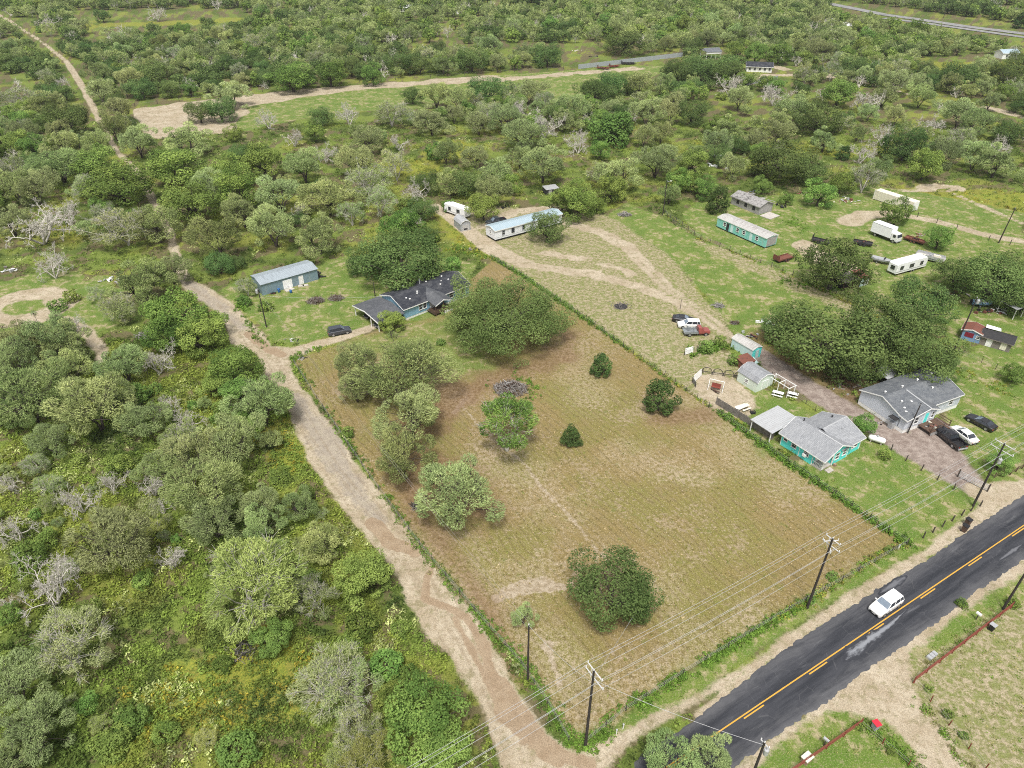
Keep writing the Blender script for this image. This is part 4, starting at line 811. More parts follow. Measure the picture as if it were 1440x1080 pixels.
# junk under the big oaks at the right
for i, (lab, p_, n, sp_, cols, bg) in enumerate([
    ('dark row of junk in the shade under the big right hand oaks', z8(1120, 575), 26, (5, 1.6), ('dark', 'rust', 'greywood'), 1.1), ('scattered junk with pale sheets under the right edge oaks', z8(1330, 650), 30, (7, 2), ('dark', 'rust', 'whitemetal'), 1.1),
    ('debris heap of pale and orange scraps near the cream container', z8(660, 165), 30, (4, 4), ('cream', 'rust', 'galv'), .9), ('small debris of pale scraps beside the trees above the turquoise single-wide', z8(470, 130), 12, (2.4, 1.6), ('rust', 'cream'), .8),
    ('bluish scrap pile behind the collapsing grey house', z8(250, 130), 14, (2.4, 1.8), ('tarpblue', 'galv', 'cream'), .9), ('dark scrap beside the dead end of the collapsing grey house', z8(370, 190), 10, (1.6, 1.4), ('dark', 'black'), 1.0),
    ('car parts and scrap beside the oak cluster at the sandy track', z6(480, 222), 20, (3, 2.0), ('rust', 'black', 'galv'), .9), ('white sheets of scrap tucked into the left edge of the oak cluster', z6(560, 150), 12, (3, 1.6), ('white', 'whitemetal'), 1.2),
    ('pale scrap heap in the scrub left of the dirt lane bend', tile(0, 360)(470, 105), 18, (3.2, 2), ('white', 'galv', 'greywood'), 1.1), ('dark junk at the left photo edge beside the dead tree', tile(0, 360)(45, 60), 16, (2.4, 2), ('oldwood', 'galv', 'white'), 1.1),
    ('black junk by the tree line behind the white mobile home', z5(660, 250), 12, (2, 1.4), ('black', 'dark'), .9), ('dark burnt heap in the weeds below the small grey shed', z5(395, 605), 16, (1.8, 1.2), ('dark', 'oldwood'), .8),
    ('pale junk boats and sheets in weeds above the turquoise single-wide', t3(130, 705), 16, (5, 4), ('white', 'whitemetal'), 1.6), ('orange brown scrap heap beside the flatbed trailer', z8(985, 318), 16, (2.2, 1.6), ('rust', 'brick', 'greywood'), .9),
    ('dark low scrap on bare ground at the sandy lot', z8(165, 705), 6, (.7, .5), ('dark', 'rust'), .6), ('scattered pale sheets beside the far long fence', t2(990, 215), 10, (4, 2), ('cream', 'rust'), 1.5), ('dark scrap row in the meadow beyond the far long fence', t2(1060, 240), 10, (5, 1.5), ('dark', 'oldwood'), 1.6)]):
    clutter('scrap_heap', lab, 'scrap heap', p_, n, sp_, cols, 40+i, bg)
h = thing('carport_shelter', 'grey open shelter with white frame at the right photo edge under the oaks', 'shelter', z8(1390, 690), R(26)); MB().slab([(0, 0, 2.5), (6, 0, 2.5), (6, 4, 2.8), (0, 4, 2.8)], .08).build('roof', 'greytrim', h); mb = MB(); [mb.bx(x-.06, x+.06, y-.06, y+.06, 0, 2.4) for x in (.2, 3, 5.8) for y in (.2, 3.8)]; mb.build('post', 'white', h)

# ---- far buildings
def far_house(name, label, cat, c, rz, L, D, ze, zr, wall, roof, wins=(), open_=False, ov=.3):
    g = thing(name, label, cat, c, rz)
    if open_:
        mb = MB(); [mb.bx(x-.12, x+.12, y-.12, y+.12, 0, ze) for x in np.linspace(.3, L-.3, 4) for y in (.3, D-.3)]; mb.build('post', wall, g)
        mb = MB(); mb.prism([(-.1, ze), (D+.1, ze), (D/2, zr)], 'x', 0, .1); mb.bx(-.1, L, -.12, -.02, ze-1.0, ze); mb.build('gable_panel', wall, g)
        r = MB(); r.slab([(-ov, -ov, ze), (L+ov, -ov, ze), (L+ov, D/2, zr+.1), (-ov, D/2, zr+.1)], .08); r.slab([(-ov, D/2, zr+.101), (L+ov, D/2, zr+.101), (L+ov, D+ov, ze), (-ov, D+ov, ze)], .08); r.build('roof', roof, g)
    else: gable(g, 0, L, 0, D, 0, ze, zr, 'x', wall, roof, ov)
    for x in wins: window(g, (x, 0, ze*.55), 1.0, 1.2, '-y', mull=False, trim=wall)
    return g
far_house('open_barn', 'far open barn with dark roof and white gable beyond the trees', 'barn', t3(98, 250), R(14), 9, 8, 3.6, 5.0, 'white', 'roofright', (), True)
far_house('cottage', 'far white cottage with dark hipped roof and small windows beside the open barn', 'house', t3(268, 303), R(-12), 12.5, 7, 2.8, 4.3, 'white', 'roofblue', (1.5, 4, 6.5, 9, 11.3), ov=.6)
h = thing('board_fence', 'grey board fence round the lawn before the far white cottage', 'fence', t3(265, 362), grid_angle(t3(265, 362), t3(400, 335))); L_ = (t3(400, 335)-t3(265, 362)).length; MB().bx(0, L_, -.05, .05, .1, 1.7).build('boards', 'greytrim', h); mb = MB(); [mb.bx(x, x+.12, .05, .15, 0, 1.8) for x in np.arange(0, L_, 4)]; mb.build('post', 'greytrim', h)
h = thing('sheet_metal_fence', 'long pale grey sheet metal fence at the end of the far bare field', 'fence', t2(1000, 292), grid_angle(t2(1000, 292), t2(1440, 240))); L_ = (t2(1440, 240)-t2(1000, 292)).length
MB().bx(0, L_, -.05, .05, .1, 2.3).build('sheets', ribbed('far_sheet', (.33, .36, .37), (.25, .27, .28), .9, vertical=True), h); mb = MB(); [mb.bx(x, x+.15, .05, .2, 0, 2.4) for x in np.arange(0, L_, 6)]; mb.build('post', 'greywood', h)
for i, (lab, p_, rz, L, D, mt) in enumerate([
    ('pale roofed house glimpsed among the far trees at the top middle', t2(230, 50), 5, 20, 9, 'whitemetal'), ('second pale roof among the far trees right of the top middle one', t2(455, 60), -5, 12, 8, 'whitemetal'), ('small dark house before the far highway', t3(675, 130), 10, 10, 8, 'whitemetal'),
    ('pale roofed building left of the small dark house near the highway', t3(550, 112), 0, 22, 10, 'whitemetal'), ('pale roof among trees right of the highway clearing', t3(1070, 185), 25, 14, 8, 'whitemetal'), ('white and blue building at the far right photo edge', t3(1345, 250), 12, 17, 8, 'homeroof'),
    ('pale building at the top left corner of the right woods', t3(60, 25), 8, 14, 9, 'whitemetal'), ('long white trailer seen through the trees by the highway road', t3(760, 125), 40, 18, 4, 'whitemetal'), ('small white hut in the wood below the grey trees', t2(70, 712), 10, 5, 4, 'whitemetal')]):
    L *= .62; D *= .75; far_house('far_house', lab, 'house', p_, R(rz), L, D, 3.0, 4.4 if D > 4 else 3.3, 'white', mt, (L*.25, L*.6))
# ------------------------------------------------------------------ vehicles (x forward, centre at origin, z up)
def wheel(root, x, y, r=.35, w=.24, hub='alloy', name='wheel'):
    mb = MB(); mb.tube((x, y-w/2, r), (x, y+w/2, r), r, n=18); wo = mb.build(name, 'rubber', root)
    s = 1 if y > 0 else -1; q = MB(); q.tube((x, y+s*w*.46, r), (x, y+s*(w*.5+.015), r), r*.62, n=14); q.build('rim', hub, wo)
def loft(mb, st):
    """stations (x, [(y,z)...] half section from bottom to top) mirrored into a closed hull"""
    rings = [[(x, y, z) for y, z in sec]+[(x, -y, z) for y, z in reversed(sec)] for x, sec in st]
    n = len(rings[0]); V = [p for r in rings for p in r]; F = [tuple(range(n)), tuple(range((len(rings)-1)*n, len(rings)*n))]
    for i in range(len(rings)-1):
        F += [(i*n+j, i*n+(j+1) % n, (i+1)*n+(j+1) % n, (i+1)*n+j) for j in range(n)]
    return mb.add(V, F)
CARS = {  # length, width, belt height, roof height, cabin floor x0,x1, roof x0,x1, bonnet end height, boot height, wheel x, wheel radius
    'suv': (4.75, 1.92, 1.08, 1.72, -2.22, 1.05, -1.95, .35, .98, 1.08, (1.45, -1.42), .37),
    'sedan': (4.8, 1.85, .95, 1.45, -1.75, 1.25, -.95, .35, .80, .98, (1.48, -1.42), .34),
    'coupe': (4.85, 1.93, .96, 1.38, -1.85, .95, -1.0, .05, .82, 1.0, (1.55, -1.4), .36),
    'pickup': (5.8, 2.0, 1.15, 1.9, -.85, 1.35, -.6, .6, 1.1, 1.15, (1.85, -1.75), .40)}
def car(kind, label, cat, c, rz, col, group=None, name=None):
    L, W, zb, zr, c0, c1, r0, r1, zh, zt, wx, wr = CARS[kind]
    g = thing(name or {'suv': 'sport_utility_car', 'sedan': 'sedan_car', 'coupe': 'coupe_car', 'pickup': 'pickup_truck'}[kind], label, cat, c, rz, group)
    h = W/2; gr = .22
    sec = lambda k, zt_, zl=gr: [(h*k*.86, zl), (h*k*.97, zl+.12), (h*k, zl+(zt_-zl)*.55), (h*k*.985, zt_-.10), (h*k*.90, zt_)]
    mb = MB()
    if kind == 'pickup':
        loft(mb, [(c0-.05, sec(1, zb)), (c1, sec(1, zb)), (c1+.2, sec(.99, zb-.02)), (L/2-.35, sec(.96, zh-.06)), (L/2-.08, sec(.92, zh-.16)), (L/2, sec(.86, zh-.34, .4))])
        body = mb.build('body', col, g, smooth=False, bevel=.03)
        b = MB(); b.bx(-L/2, c0-.07, -h, -h+.09, .5, zb); b.bx(-L/2, c0-.07, h-.09, h, .5, zb); b.bx(-L/2, -L/2+.08, -h+.09, h-.09, .5, zb); b.bx(-L/2+.08, c0-.07, -h+.09, h-.09, .5, .62); b.build('bed', col, g, bevel=.02)
        MB().bx(-L/2+.083, c0-.09, -h+.093, h-.093, .62, .635).build('bed_liner', 'black', g)
        MB().bx(-L/2-.14, -L/2-.005, -h+.1, h-.1, .45, .65).build('bumper', 'galv', g)
    else:
        st = [(-L/2, sec(.86, zt-.22, .38)), (-L/2+.07, sec(.93, zt-.06)), (-L/2+.35, sec(.97, zt)), (c0+.2 if kind == 'suv' else c0, sec(1, zt+.01)), (0, sec(1, zb)), (c1, sec(.99, zb)), (c1+.35, sec(.98, zb-.05)), (L/2-.3, sec(.94, zh-.07)), (L/2-.08, sec(.88, zh-.18)), (L/2, sec(.8, zh-.36, .38))]
        st.sort(key=lambda s: s[0]); loft(mb, st); body = mb.build('body', col, g, bevel=.02)
        MB().bx(-L/2-.03, -L/2+.1, -h*.8, h*.8, .32, .52).build('bumper', 'black', g)
    MB().bx(L/2-.06, L/2+.03, -h*.62, h*.62, .34, .56).build('grille', 'black', g)
    for s in (-1, 1): MB().bx(-L*.3, L*.3, *sorted((s*(h-.02), s*(h+.012))), .24, .36).build('sill', 'black', g)
    MB().bx(L/2+.001, L/2+.035, -.26, .26, .40, .52).build('number_plate', 'lamp', g)
    # greenhouse: glass panes between pillars
    kb, kt = .90, .74
    B = [(c0, -h*kb), (c1, -h*kb), (c1, h*kb), (c0, h*kb)]; T = [(r0, -h*kt), (r1, -h*kt), (r1, h*kt), (r0, h*kt)]; zt2 = zr-.05; zb2 = zb-.03
    v = [Vector((x, y, zb2)) for x, y in B]+[Vector((x, y, zt2)) for x, y in T]
    for nm, (i, j, k, l) in (('windscreen', (1, 2, 6, 5)), ('rear_window', (3, 0, 4, 7)), ('side_window', (0, 1, 5, 4)), ('side_window', (2, 3, 7, 6))):
        q = MB(); n = (v[j]-v[i]).cross(v[l]-v[i]).normalized()*.02; q.add([v[i], v[j], v[k], v[l], v[i]-n, v[j]-n, v[k]-n, v[l]-n], [(0, 1, 2, 3), (7, 6, 5, 4), (0, 4, 5, 1), (1, 5, 6, 2), (2, 6, 7, 3), (3, 7, 4, 0)]); q.build(nm, 'cglass' if nm == 'windscreen' else 'glass', g)
    rf = MB(); rs = lambda k, z: [(h*kt*k, z-.07), (h*kt*k, z-.035), (h*kt*k*.85, z)]
    loft(rf, [(r0-.10, rs(.96, zr-.05)), (r0+.15, rs(1.03, zr-.01)), ((r0+r1)/2, rs(1.04, zr)), (r1-.12, rs(1.03, zr-.015)), (r1+.06, rs(.97, zr-.06))]); rf.build('roof', col, g)
    pl = MB()
    for i in range(4): pl.tube(v[i]+Vector((0, 0, -.02)), v[i+4]+Vector((0, 0, .02)), .055, .04, 6)
    for s in (-1, 1):
        for fx in ((.45,) if kind in ('coupe', 'pickup') else (.42, .78) if kind == 'suv' else (.5,)):
            xb = c1+(c0-c1)*fx; xt = r1+(r0-r1)*fx; pl.tube((xb, s*h*kb, zb2), (xt, s*h*kt, zt2), .045, .04, 6)
    pl.build('pillars', col, g)
    for s in (-1, 1):
        MB().box((L/2-.13, s*h*.66, zh-.3), (.2, .36, .15)).build('headlight', 'lamp', g); MB().box((-L/2+.05, s*h*.74, zt-.28), (.12, .26, .2)).build('tail_light', 'redlens', g)
        MB().box((c1-.25, s*(h+.08), zb+.03), (.12, .2, .14)).build('wing_mirror', col, g)
        for x in wx: wheel(g, x, s*(h-.12), wr)
    return g
ROADA = math.atan2(RD.y, RD.x)
car('suv', 'white sport utility car driving along the dark asphalt road', 'car', t9(852, 402), ROADA+math.pi, 'carwhite')
car('suv', 'dark sport utility car parked on the driveway outside the open carport', 'car', z4(620, 535), grid_angle(z4(560, 545), z4(690, 520)), 'cargrey')
car('sedan', 'dark car deep inside the open carport', 'car', BLUEH @ Vector((-3.6, 6.2, -.0)), R(41+180), 'carblack'); car('suv', 'dark car near the front post of the open carport', 'car', BLUEH @ Vector((-4.1, 1.3, 0)), R(41+180), 'cargrey')
car('pickup', 'dark pickup parked behind the white single-wide home', 'pickup', z5(585, 385), grid_angle(z5(660, 362), z5(505, 392)), 'cargrey')
car('coupe', 'black car at the top of the trio parked by the sandy track', 'car', z6(88, 133), R(-14), 'carblack'); car('suv', 'white sport utility car in the middle of the trio by the sandy track', 'car', z6(118, 165), R(178), 'carwhite')
car('pickup', 'black pickup with open bed beside the white sedan', 'pickup', z7(830, 645), grid_angle(z7(900, 690), z7(755, 570)), 'carblack'); car('sedan', 'white sedan between the black pickup and the black coupe', 'car', z7(938, 618), grid_angle(z7(1000, 655), z7(880, 565)), 'carwhite')
car('coupe', 'black coupe alone on the lawn right of the white sedan', 'car', z7(1068, 525), grid_angle(z7(1140, 550), z7(990, 470)), 'carblack')
# old red tow truck
g = thing('tow_truck', 'old red cab truck with grey bed parked lowest of the trio by the sandy track', 'truck', z6(160, 208), R(4))
mb = MB(); loft(mb, [(.3, [(.85, .5), (.9, .8), (.88, 1.2)]), (1.3, [(.85, .5), (.9, .8), (.88, 1.2)]), (2.6, [(.8, .5), (.82, .8), (.72, 1.1)]), (2.75, [(.7, .55), (.72, .8), (.65, .95)])]); mb.build('bonnet', 'carred', g)
mb = MB(); loft(mb, [(.2, [(.86, 1.15), (.74, 1.85), (.6, 1.9)]), (.9, [(.86, 1.15), (.74, 1.85), (.6, 1.9)]), (1.45, [(.86, 1.15), (.8, 1.2), (.7, 1.22)])]); mb.build('cab', 'carred', g); MB().box((1.2, 0, 1.55), (.05, 1.3, .5), 0, ('Y', -.75)).build('windscreen', 'glass', g)
mb = MB(); mb.bx(-2.7, .2, -.95, .95, .65, .85); mb.bx(-2.7, .15, .85, .95, .85, 1.15); mb.bx(-2.7, .15, -.95, -.85, .85, 1.15); mb.build('bed', 'carsteel', g)
mb = MB(); mb.tube((-.2, -.6, .85), (-2.2, 0, 2.1), .07); mb.tube((-.2, .6, .85), (-2.2, 0, 2.1), .07); mb.tube((-1.6, 0, .85), (-2.2, 0, 2.1), .06); mb.build('boom', 'carsteel', g)
for x in (1.8, -1.6):
    for s in (-1, 1): wheel(g, x, s*.85, .4)
# white box truck
p0, p1 = z8(775, 318), z8(858, 350); g = thing('box_truck', 'white box truck parked below the cream container', 'truck', (p0+p1)/2+Vector((1.0, .6, 0)), grid_angle(p0, p1))
MB().bx(-3.9, 1.9, -1.25, 1.25, 1.0, 3.6).build('cargo_box', 'whitemetal', g, bevel=.03)
mb = MB(); mb.bx(-3.92, 1.92, -1.27, -1.2, 3.5, 3.62); mb.bx(-3.92, 1.92, 1.2, 1.27, 3.5, 3.62); mb.bx(-3.92, 1.92, -1.27, 1.27, .98, 1.06); mb.build('box_trim', 'galv', g)
mb = MB(); mb.prism([(2.0, .6), (3.75, .6), (3.8, 1.4), (3.45, 2.45), (2.0, 2.55)], 'y', -1.1, 1.1); mb.build('cab', 'carwhite', g, bevel=.06)
MB().box((3.66, 0, 1.95), (.04, 1.9, .8), 0, ('Y', -.32)).build('windscreen', 'glass', g)
for s in (-1, 1): MB().bx(2.5, 3.3, *sorted((s*1.1, s*1.115)), 1.5, 2.25).build('side_window', 'glass', g); MB().box((3.78, s*.8, 1.0), (.08, .3, .2)).build('headlight', 'lamp', g); [wheel(g, x, s*1.0, .46, .3) for x in (2.9, -2.4)]
MB().bx(-3.9, 3.4, -.45, .45, .55, .95).build('chassis', 'black', g); MB().bx(3.72, 3.9, -1.05, 1.05, .45, .7).build('bumper', 'greytrim', g)
def flatbed(label, c, rz, L=5.2, W=1.9, mat='rust', load=0, gate=True):
    g = thing('utility_trailer', label, 'trailer', c, rz); mb = MB(); mb.bx(-L/2, L/2, -W/2, W/2, .55, .65); mb.build('deck', mat, g)
    mb = MB()
    for s in (-1, 1): mb.bx(-L/2, L/2, s*W/2-.03, s*W/2+.03, .65, .95)
    mb.tube((L/2, -W/2, .6), (L/2+1.2, 0, .5), .05); mb.tube((L/2, W/2, .6), (L/2+1.2, 0, .5), .05); mb.build('frame', mat, g)
    if gate: MB().bx(-L/2-.05, -L/2, -W/2, W/2, .6, 1.9).build('ramp_gate', mat, g)
    for x in (-.4, .45):
        for s in (-1, 1): wheel(g, x, s*(W/2+.15), .34, .2, mat)
    if load: clutter('scrap_heap', label.replace('trailer', 'trailer load', 1) if 0 else 'machine parts lying on the '+label.split(' parked')[0].split(' standing')[0], 'scrap heap', Vector(c)+Vector((0, 0, .68)), 14, (2.6, 1), ('dark', 'rust', 'black'), int(c[0]*7) % 90, .7)
flatbed('left flatbed trailer parked above the round oak', z8(545, 350), R(-35), 4.4, mat='dark', load=1); flatbed('right flatbed trailer standing before the box truck', z8(728, 358), R(-28), 4.6, mat='dark', load=1)
flatbed('low flatbed trailer standing right of the box truck', z8(955, 345), R(-50), load=1, gate=False); flatbed('rusty red trailer standing on bare ground below the turquoise single-wide', z8(380, 425), R(30), 5.4, 2.1, 'rust')
flatbed('old tractor implement frame standing before the long grey far fence', t2(1105, 292), R(-20), 6, 2.2, 'rust', 1); flatbed('second red implement standing right of the far tractor frame', t2(1150, 284), R(15), 5, 2.2, 'redpipe', 1); flatbed('dark trailer standing at the end of the far fence under the oak', t2(1210, 272), R(5), 7, 2.4, 'dark', 1)
# boats
def boat(label, c, rz, L=6.5, W=2.3, mat='whitemetal', pontoon=False):
    g = thing('pontoon_boat' if pontoon else 'motor_boat', label, 'boat', c, rz)
    if pontoon:
        mb = MB(); [mb.tube((-L/2, s*.8, .6), (L/2-.4, s*.8, .6), .28, n=12) or mb.tube((L/2-.4, s*.8, .6), (L/2+.3, s*.8, .75), .28, .06, 12) for s in (-1, 1)]; mb.build('pontoon', 'galv', g)
        MB().bx(-L/2, L/2, -W/2, W/2, .9, .98).build('deck', 'greywood', g); mb = MB(); [mb.bx(-L/2+.2, L/2-.2, s*W/2-.03, s*W/2+.03, .98, 1.55) for s in (-1, 1)]; mb.bx(-L/2+.2, -L/2+.26, -W/2, W/2, .98, 1.55); mb.build('railing', mat, g)
        mb = MB(); mb.bx(-2.6, -1.0, -.95, -.4, .98, 1.4); mb.bx(.6, 2.2, .4, .95, .98, 1.4); mb.build('bench', 'cream', g); MB().bx(-.3, .3, -.8, -.3, .98, 1.7).build('console', 'greytrim', g)
    else:
        mb = MB(); loft(mb, [(-L/2, [(W*.3, .45), (W*.48, .8), (W*.5, 1.15)]), (0, [(W*.3, .4), (W*.5, .8), (W*.52, 1.2)]), (L*.3, [(W*.15, .5), (W*.36, .9), (W*.42, 1.25)]), (L/2, [(.02, .95), (.04, 1.1), (.06, 1.32)])]); mb.build('hull', mat, g)
        MB().bx(-L*.4, L*.15, -W*.36, W*.36, 1.16, 1.24).build('cockpit', 'greytrim', g); MB().box((L*.12, 0, 1.45), (.05, W*.7, .45), 0, ('Y', -.5)).build('windscreen', 'glass', g); MB().box((-L/2-.2, 0, 1.0), (.4, .4, .9)).build('outboard', 'black', g)
    mb = MB(); mb.bx(-L/2, L/2+1, -.05, .05, .35, .42); [wheel(g, -.8, s*.95, .3, .2) for s in (-1, 1)]; mb.bx(-.85, -.75, -.95, .95, .3, .38); mb.build('trailer_frame', 'black', g)
boat('grey pontoon boat on a trailer beside the grey travel trailer', z8(1022, 425), R(-38), 6.8, 2.4, 'galv', True); boat('small blue and white boat in the shade under the right hand oaks', z8(1255, 628), R(-10), 4.6, 1.8, 'tarpblue')
boat('white boat hull lying uppermost in the weeds above the turquoise single-wide', t3(160, 672), R(-45), 6.5, 2.2, 'whitemetal'); boat('dark runabout boat beside the tree near the flatbed trailers', z8(810, 438), R(-40), 5.0, 1.8, 'greytrim')
car('suv', 'pale car on the lawn edge before the board fence of the far cottage', 'car', t3(300, 348), R(8), 'carwhite'); car('sedan', 'dark car right of the pale car by the far board fence', 'car', t3(345, 338), R(8), 'carblack')

# ------------------------------------------------------------------ utility poles and wires
LINE = (at(1368, 712)-at(823, 1050)).normalized(); LA = math.atan2(LINE.y, LINE.x)
def insulator(root, p, r=.07, h=.25): MB().lathe([(r*.4, 0), (r, .05), (r*.5, .09), (r, .14), (r*.5, .18), (r*.9, .22), (r*.3, h)], p, 8).build('insulator', 'fibre', root)
def pole(label, c, h, rz, arms=(), trans=None, lean=0., r=.17, ins=True, name='utility_pole', tipx=0., light=False):
    g = thing(name, label, 'pole', c, rz); top = Vector((lean, tipx, h))
    MB().tube((0, 0, -.1), top, r, r*.62, 12).build('shaft', 'pole', g)
    for z, x0, x1, ang in arms:
        t = z/h; o = top*t; mb = MB(); d = Vector((math.sin(ang)*-1, math.cos(ang), 0)); q = Vector((math.cos(ang), math.sin(ang), 0))*.16
        mb.tube(o+d*x0+q, o+d*x1+q, .062, None, 6); mb.tube(o+d*(x0*.55)+q, o*((z-.75)/z), .025, None, 5); mb.tube(o+d*(x1*.55)+q, o*((z-.75)/z), .025, None, 5); a = mb.build('crossarm', 'fibre', g)
        for e in (x0*.95, x1*.95): insulator(a, o+d*e+q+Vector((0, 0, .06)))
    if ins: insulator(g, top)
    if trans:
        z, ang = trans; o = top*(z/h)+Vector((math.cos(ang), math.sin(ang), 0))*.42
        t = MB().lathe([(.05, -.02), (.24, 0), (.26, .05), (.26, .75), (.22, .82), (.05, .85)], o, 14).build('transformer', 'galv', g); MB().lathe([(.04, .85), (.07, .9), (.04, 1.05)], o, 8).build('bushing', 'fibre', t)
    if light: mb = MB(); mb.tube(top*.97, top*.97+Vector((.9, 0, .25)), .035); l = mb.build('lamp_arm', 'galv', g); MB().box(top*.97+Vector((1.1, 0, .25)), (.5, .22, .12)).build('lamp_head', 'white', l)
    return g
PC, PB, PA = at(823, 1050), at(1135, 855), at(1368, 712)
HC, HB, HA = 13.6, 12.6, 12.0
pole('tall twin crossarm power pole at the field corner near the lane mouth', PC, HC, LA, ((HC-.25, -1.2, 1.2, 0), (HC-1.35, -1.45, 1.45, 0)), lean=.05)
pole('tall power pole with a cluster of short arms beside the road near the white car', PB, HB, LA, ((HB-.3, -1.0, 1.0, 0), (HB-.55, -.9, .9, 1.1), (HB-1.3, -1.2, 1.2, 0), (HB-1.75, -.7, .9, -.9)), lean=.1)
pole('twin crossarm power pole with pale transformer at the gravel drive gate', PA, HA, LA, ((HA-.25, -1.4, 1.4, 0), (HA-1.3, -1.6, 1.6, 0)), (HA-3.4, -1.2), lean=.1)
PN, PP = PA+LINE*38, PC-LINE*36
pole('next power pole of the road line past the gravel drive gate', PN, 12.0, LA, ((11.75, -1.3, 1.3, 0), (10.8, -1.4, 1.4, 0)))
pole('next power pole of the road line past the dirt lane mouth', PP, 12.6, LA, ((12.35, -1.2, 1.2, 0), (11.3, -1.4, 1.4, 0)))
PD, PE = at(742, 959), at(375, 460.6)
pole('plain wooden service pole beside the sapling at the lane edge', PD, 10.4, 0, r=.14)
pole('wooden pole with pale transformer at the bend of the lane by the metal shed', PE, 8.9, R(20), trans=(8.0, R(150)), r=.14)
pole('short wooden pole behind the open carport', at(527.5, 417), 3.6, 0, r=.12, ins=False)
pole('leaning wooden pole with grey transformer by the patched blue shack', at(1341, 494), 11.8, R(30), trans=(10.7, R(-60)), lean=.5, r=.16)
pole('wooden pole standing alone behind the right pasture', at(932, 303), 10.0, 0, light=True)
pole('leaning dark pole at the right photo edge beyond the gravel loop', at(1404, 342), 9.4, 0, lean=.6)
pole('thin service pole before the pale blue house front', at(1276, 609), 6.3, 0, r=.12, ins=False, lean=.3); pole('pale lamp pole by the vines right of the white single-wide', at(811, 302), 5.2, 0, r=.08, light=True)
PR = at(1410, 857); pole('leaning dark pole at the right photo edge beside the red rail fence', PR, 10.5, R(31), lean=.4, r=.16); PS = at(1075, 1045, 9.6); PS.z = 0
pole('pole with pale transformer across the road at the bottom photo edge', PS, 9.7, R(31), ((9.3, -.5, .5, 0),), (7.8, R(-40)))
pole('thin dark post pole standing on the short drive below the pasture', z6(68, 62), 2.6, 0, r=.06, ins=False)
for i, (x, y, xt, yt) in enumerate(((1100, 75, 1118, 8), (1275, 55, 1283, 25), (1345, 72, 1357, 36), (1045, 50, 1055, 5))):
    b = t3(x, y); pole(('first', 'second', 'third', 'fourth')[i]+' far pole along the highway at the upper right', b, 16 if i in (0, 3) else 11, R(-30), ((10.5, -1.5, 1.5, 0),) if i else ((15.5, -2, 2, 0), ), name='highway_pole', r=.22)
def wire(name, label, pts, r, sag, mat='wire', group=None):
    """a cable hung through the points, sagging between them"""
    mb = MB()
    for a, b in zip(pts, pts[1:]):
        n = 14; q = [a.lerp(b, i/n)-Vector((0, 0, sag*4*(i/n)*(1-i/n))) for i in range(n+1)]
        mb.path(q, r, 5)
    return tag(mb.build(name, mat), label, 'cable', group)
LN = Vector((-LINE.y, LINE.x, 0)); Zu = Vector((0, 0, 1)); HP = {0: 12.6, 1: HC, 2: HB, 3: HA, 4: 12.0}
line_pts = [PP, PC, PB, PA, PN]
for lab, off, dz in (('field side upper cable of the roadside power line', 1.15, .05), ('pole top cable in the middle of the roadside power line', .0, .25), ('road side upper cable of the roadside power line', -1.15, .05),
                     ('field side lower cable of the roadside power line', 1.4, -1.05), ('road side lower cable of the roadside power line', -1.4, -1.05), ('lowest single cable of the roadside power line', .15, -2.9)):
    wire('power_cable', lab, [p+LN*off+Zu*(HP[i]+dz) for i, p in enumerate(line_pts)], .017, .45)
wire('service_cable', 'left of the two thin cables climbing from the lane pole to the shed pole', [PD+Zu*10.3+Vector((-.3, 0, 0)), PE+Zu*8.7+Vector((-.3, 0, 0))], .010, .9, 'thinwire'); wire('service_cable', 'right of the two thin cables climbing from the lane pole to the shed pole', [PD+Zu*10.3+Vector((.3, 0, 0)), PE+Zu*8.2+Vector((.3, 0, 0))], .010, 1.2, 'thinwire')
wire('service_cable', 'thin cable joining the lane service pole to the field corner pole', [PD+Zu*10.3, PC+Zu*(HC-2)], .016, .5); wire('service_cable', 'thin cable crossing the road to the bottom edge pole', [PC+Zu*(HC-1.4), PS+Zu*9.3], .02, .5); wire('service_cable', 'guy wire slanting into the hedge from the field corner pole', [PC+Zu*(HC-1.8), t9(-110, 280)], .016, .05)
wire('service_cable', 'thin cable from the gate pole to the pale blue house', [PA+Zu*9.5, at(1276, 609)+Zu*6.2], .016, .5); wire('service_cable', 'thin cable from the shed pole to the light blue house', [PE+Zu*7.5, BLUEH @ Vector((1, 4, 4.2))], .014, .6)

# ------------------------------------------------------------------ fences, posts, small roadside things
def post_fence(name, label, pts, step, h, mat='post', wires=(.45, .8, 1.1), r=.06, wmat='thinwire', lean=.06, seed=1, wr=.012):
    q = random.Random(seed); g = thing(name, label, 'fence', pts[0]); o = Vector(pts[0]); P = []
    for a, b in zip(pts, pts[1:]):
        n = max(1, round((b-a).length/step)); P += [a.lerp(b, i/n) for i in range(n)]
    P.append(pts[-1])
    for p in P:
        t = Vector((q.uniform(-lean, lean), q.uniform(-lean, lean), h*q.uniform(.92, 1.06))); MB().tube(p-o, p-o+t, r, r*.9, 7).build('post', mat, g)
    mb = MB()
    for z in wires: mb.path([p-o+Zu*z for p in P], wr, 4)
    if wires: mb.build('wire', wmat, g)
    return g
post_fence('wire_fence', 'vine grown wire fence along the right side of the brown field', px((690,364),(733,388),(800,434),(920,519),(1107,652),(1275,766)), 3.0, 1.35, seed=2)
post_fence('wire_fence', 'overgrown wire fence along the road edge of the brown field', px((1275,766),(1133,846),(1083,875),(960,949),(880,1000),(823,1046)), 3.4, 1.2, seed=3)
post_fence('wire_fence', 'wire fence along the lane side of the brown field', px((800,1043),(770,990),(733,936),(667,860),(590,768),(520,672),(446,562),(414,512)), 3.2, 1.2, seed=4)
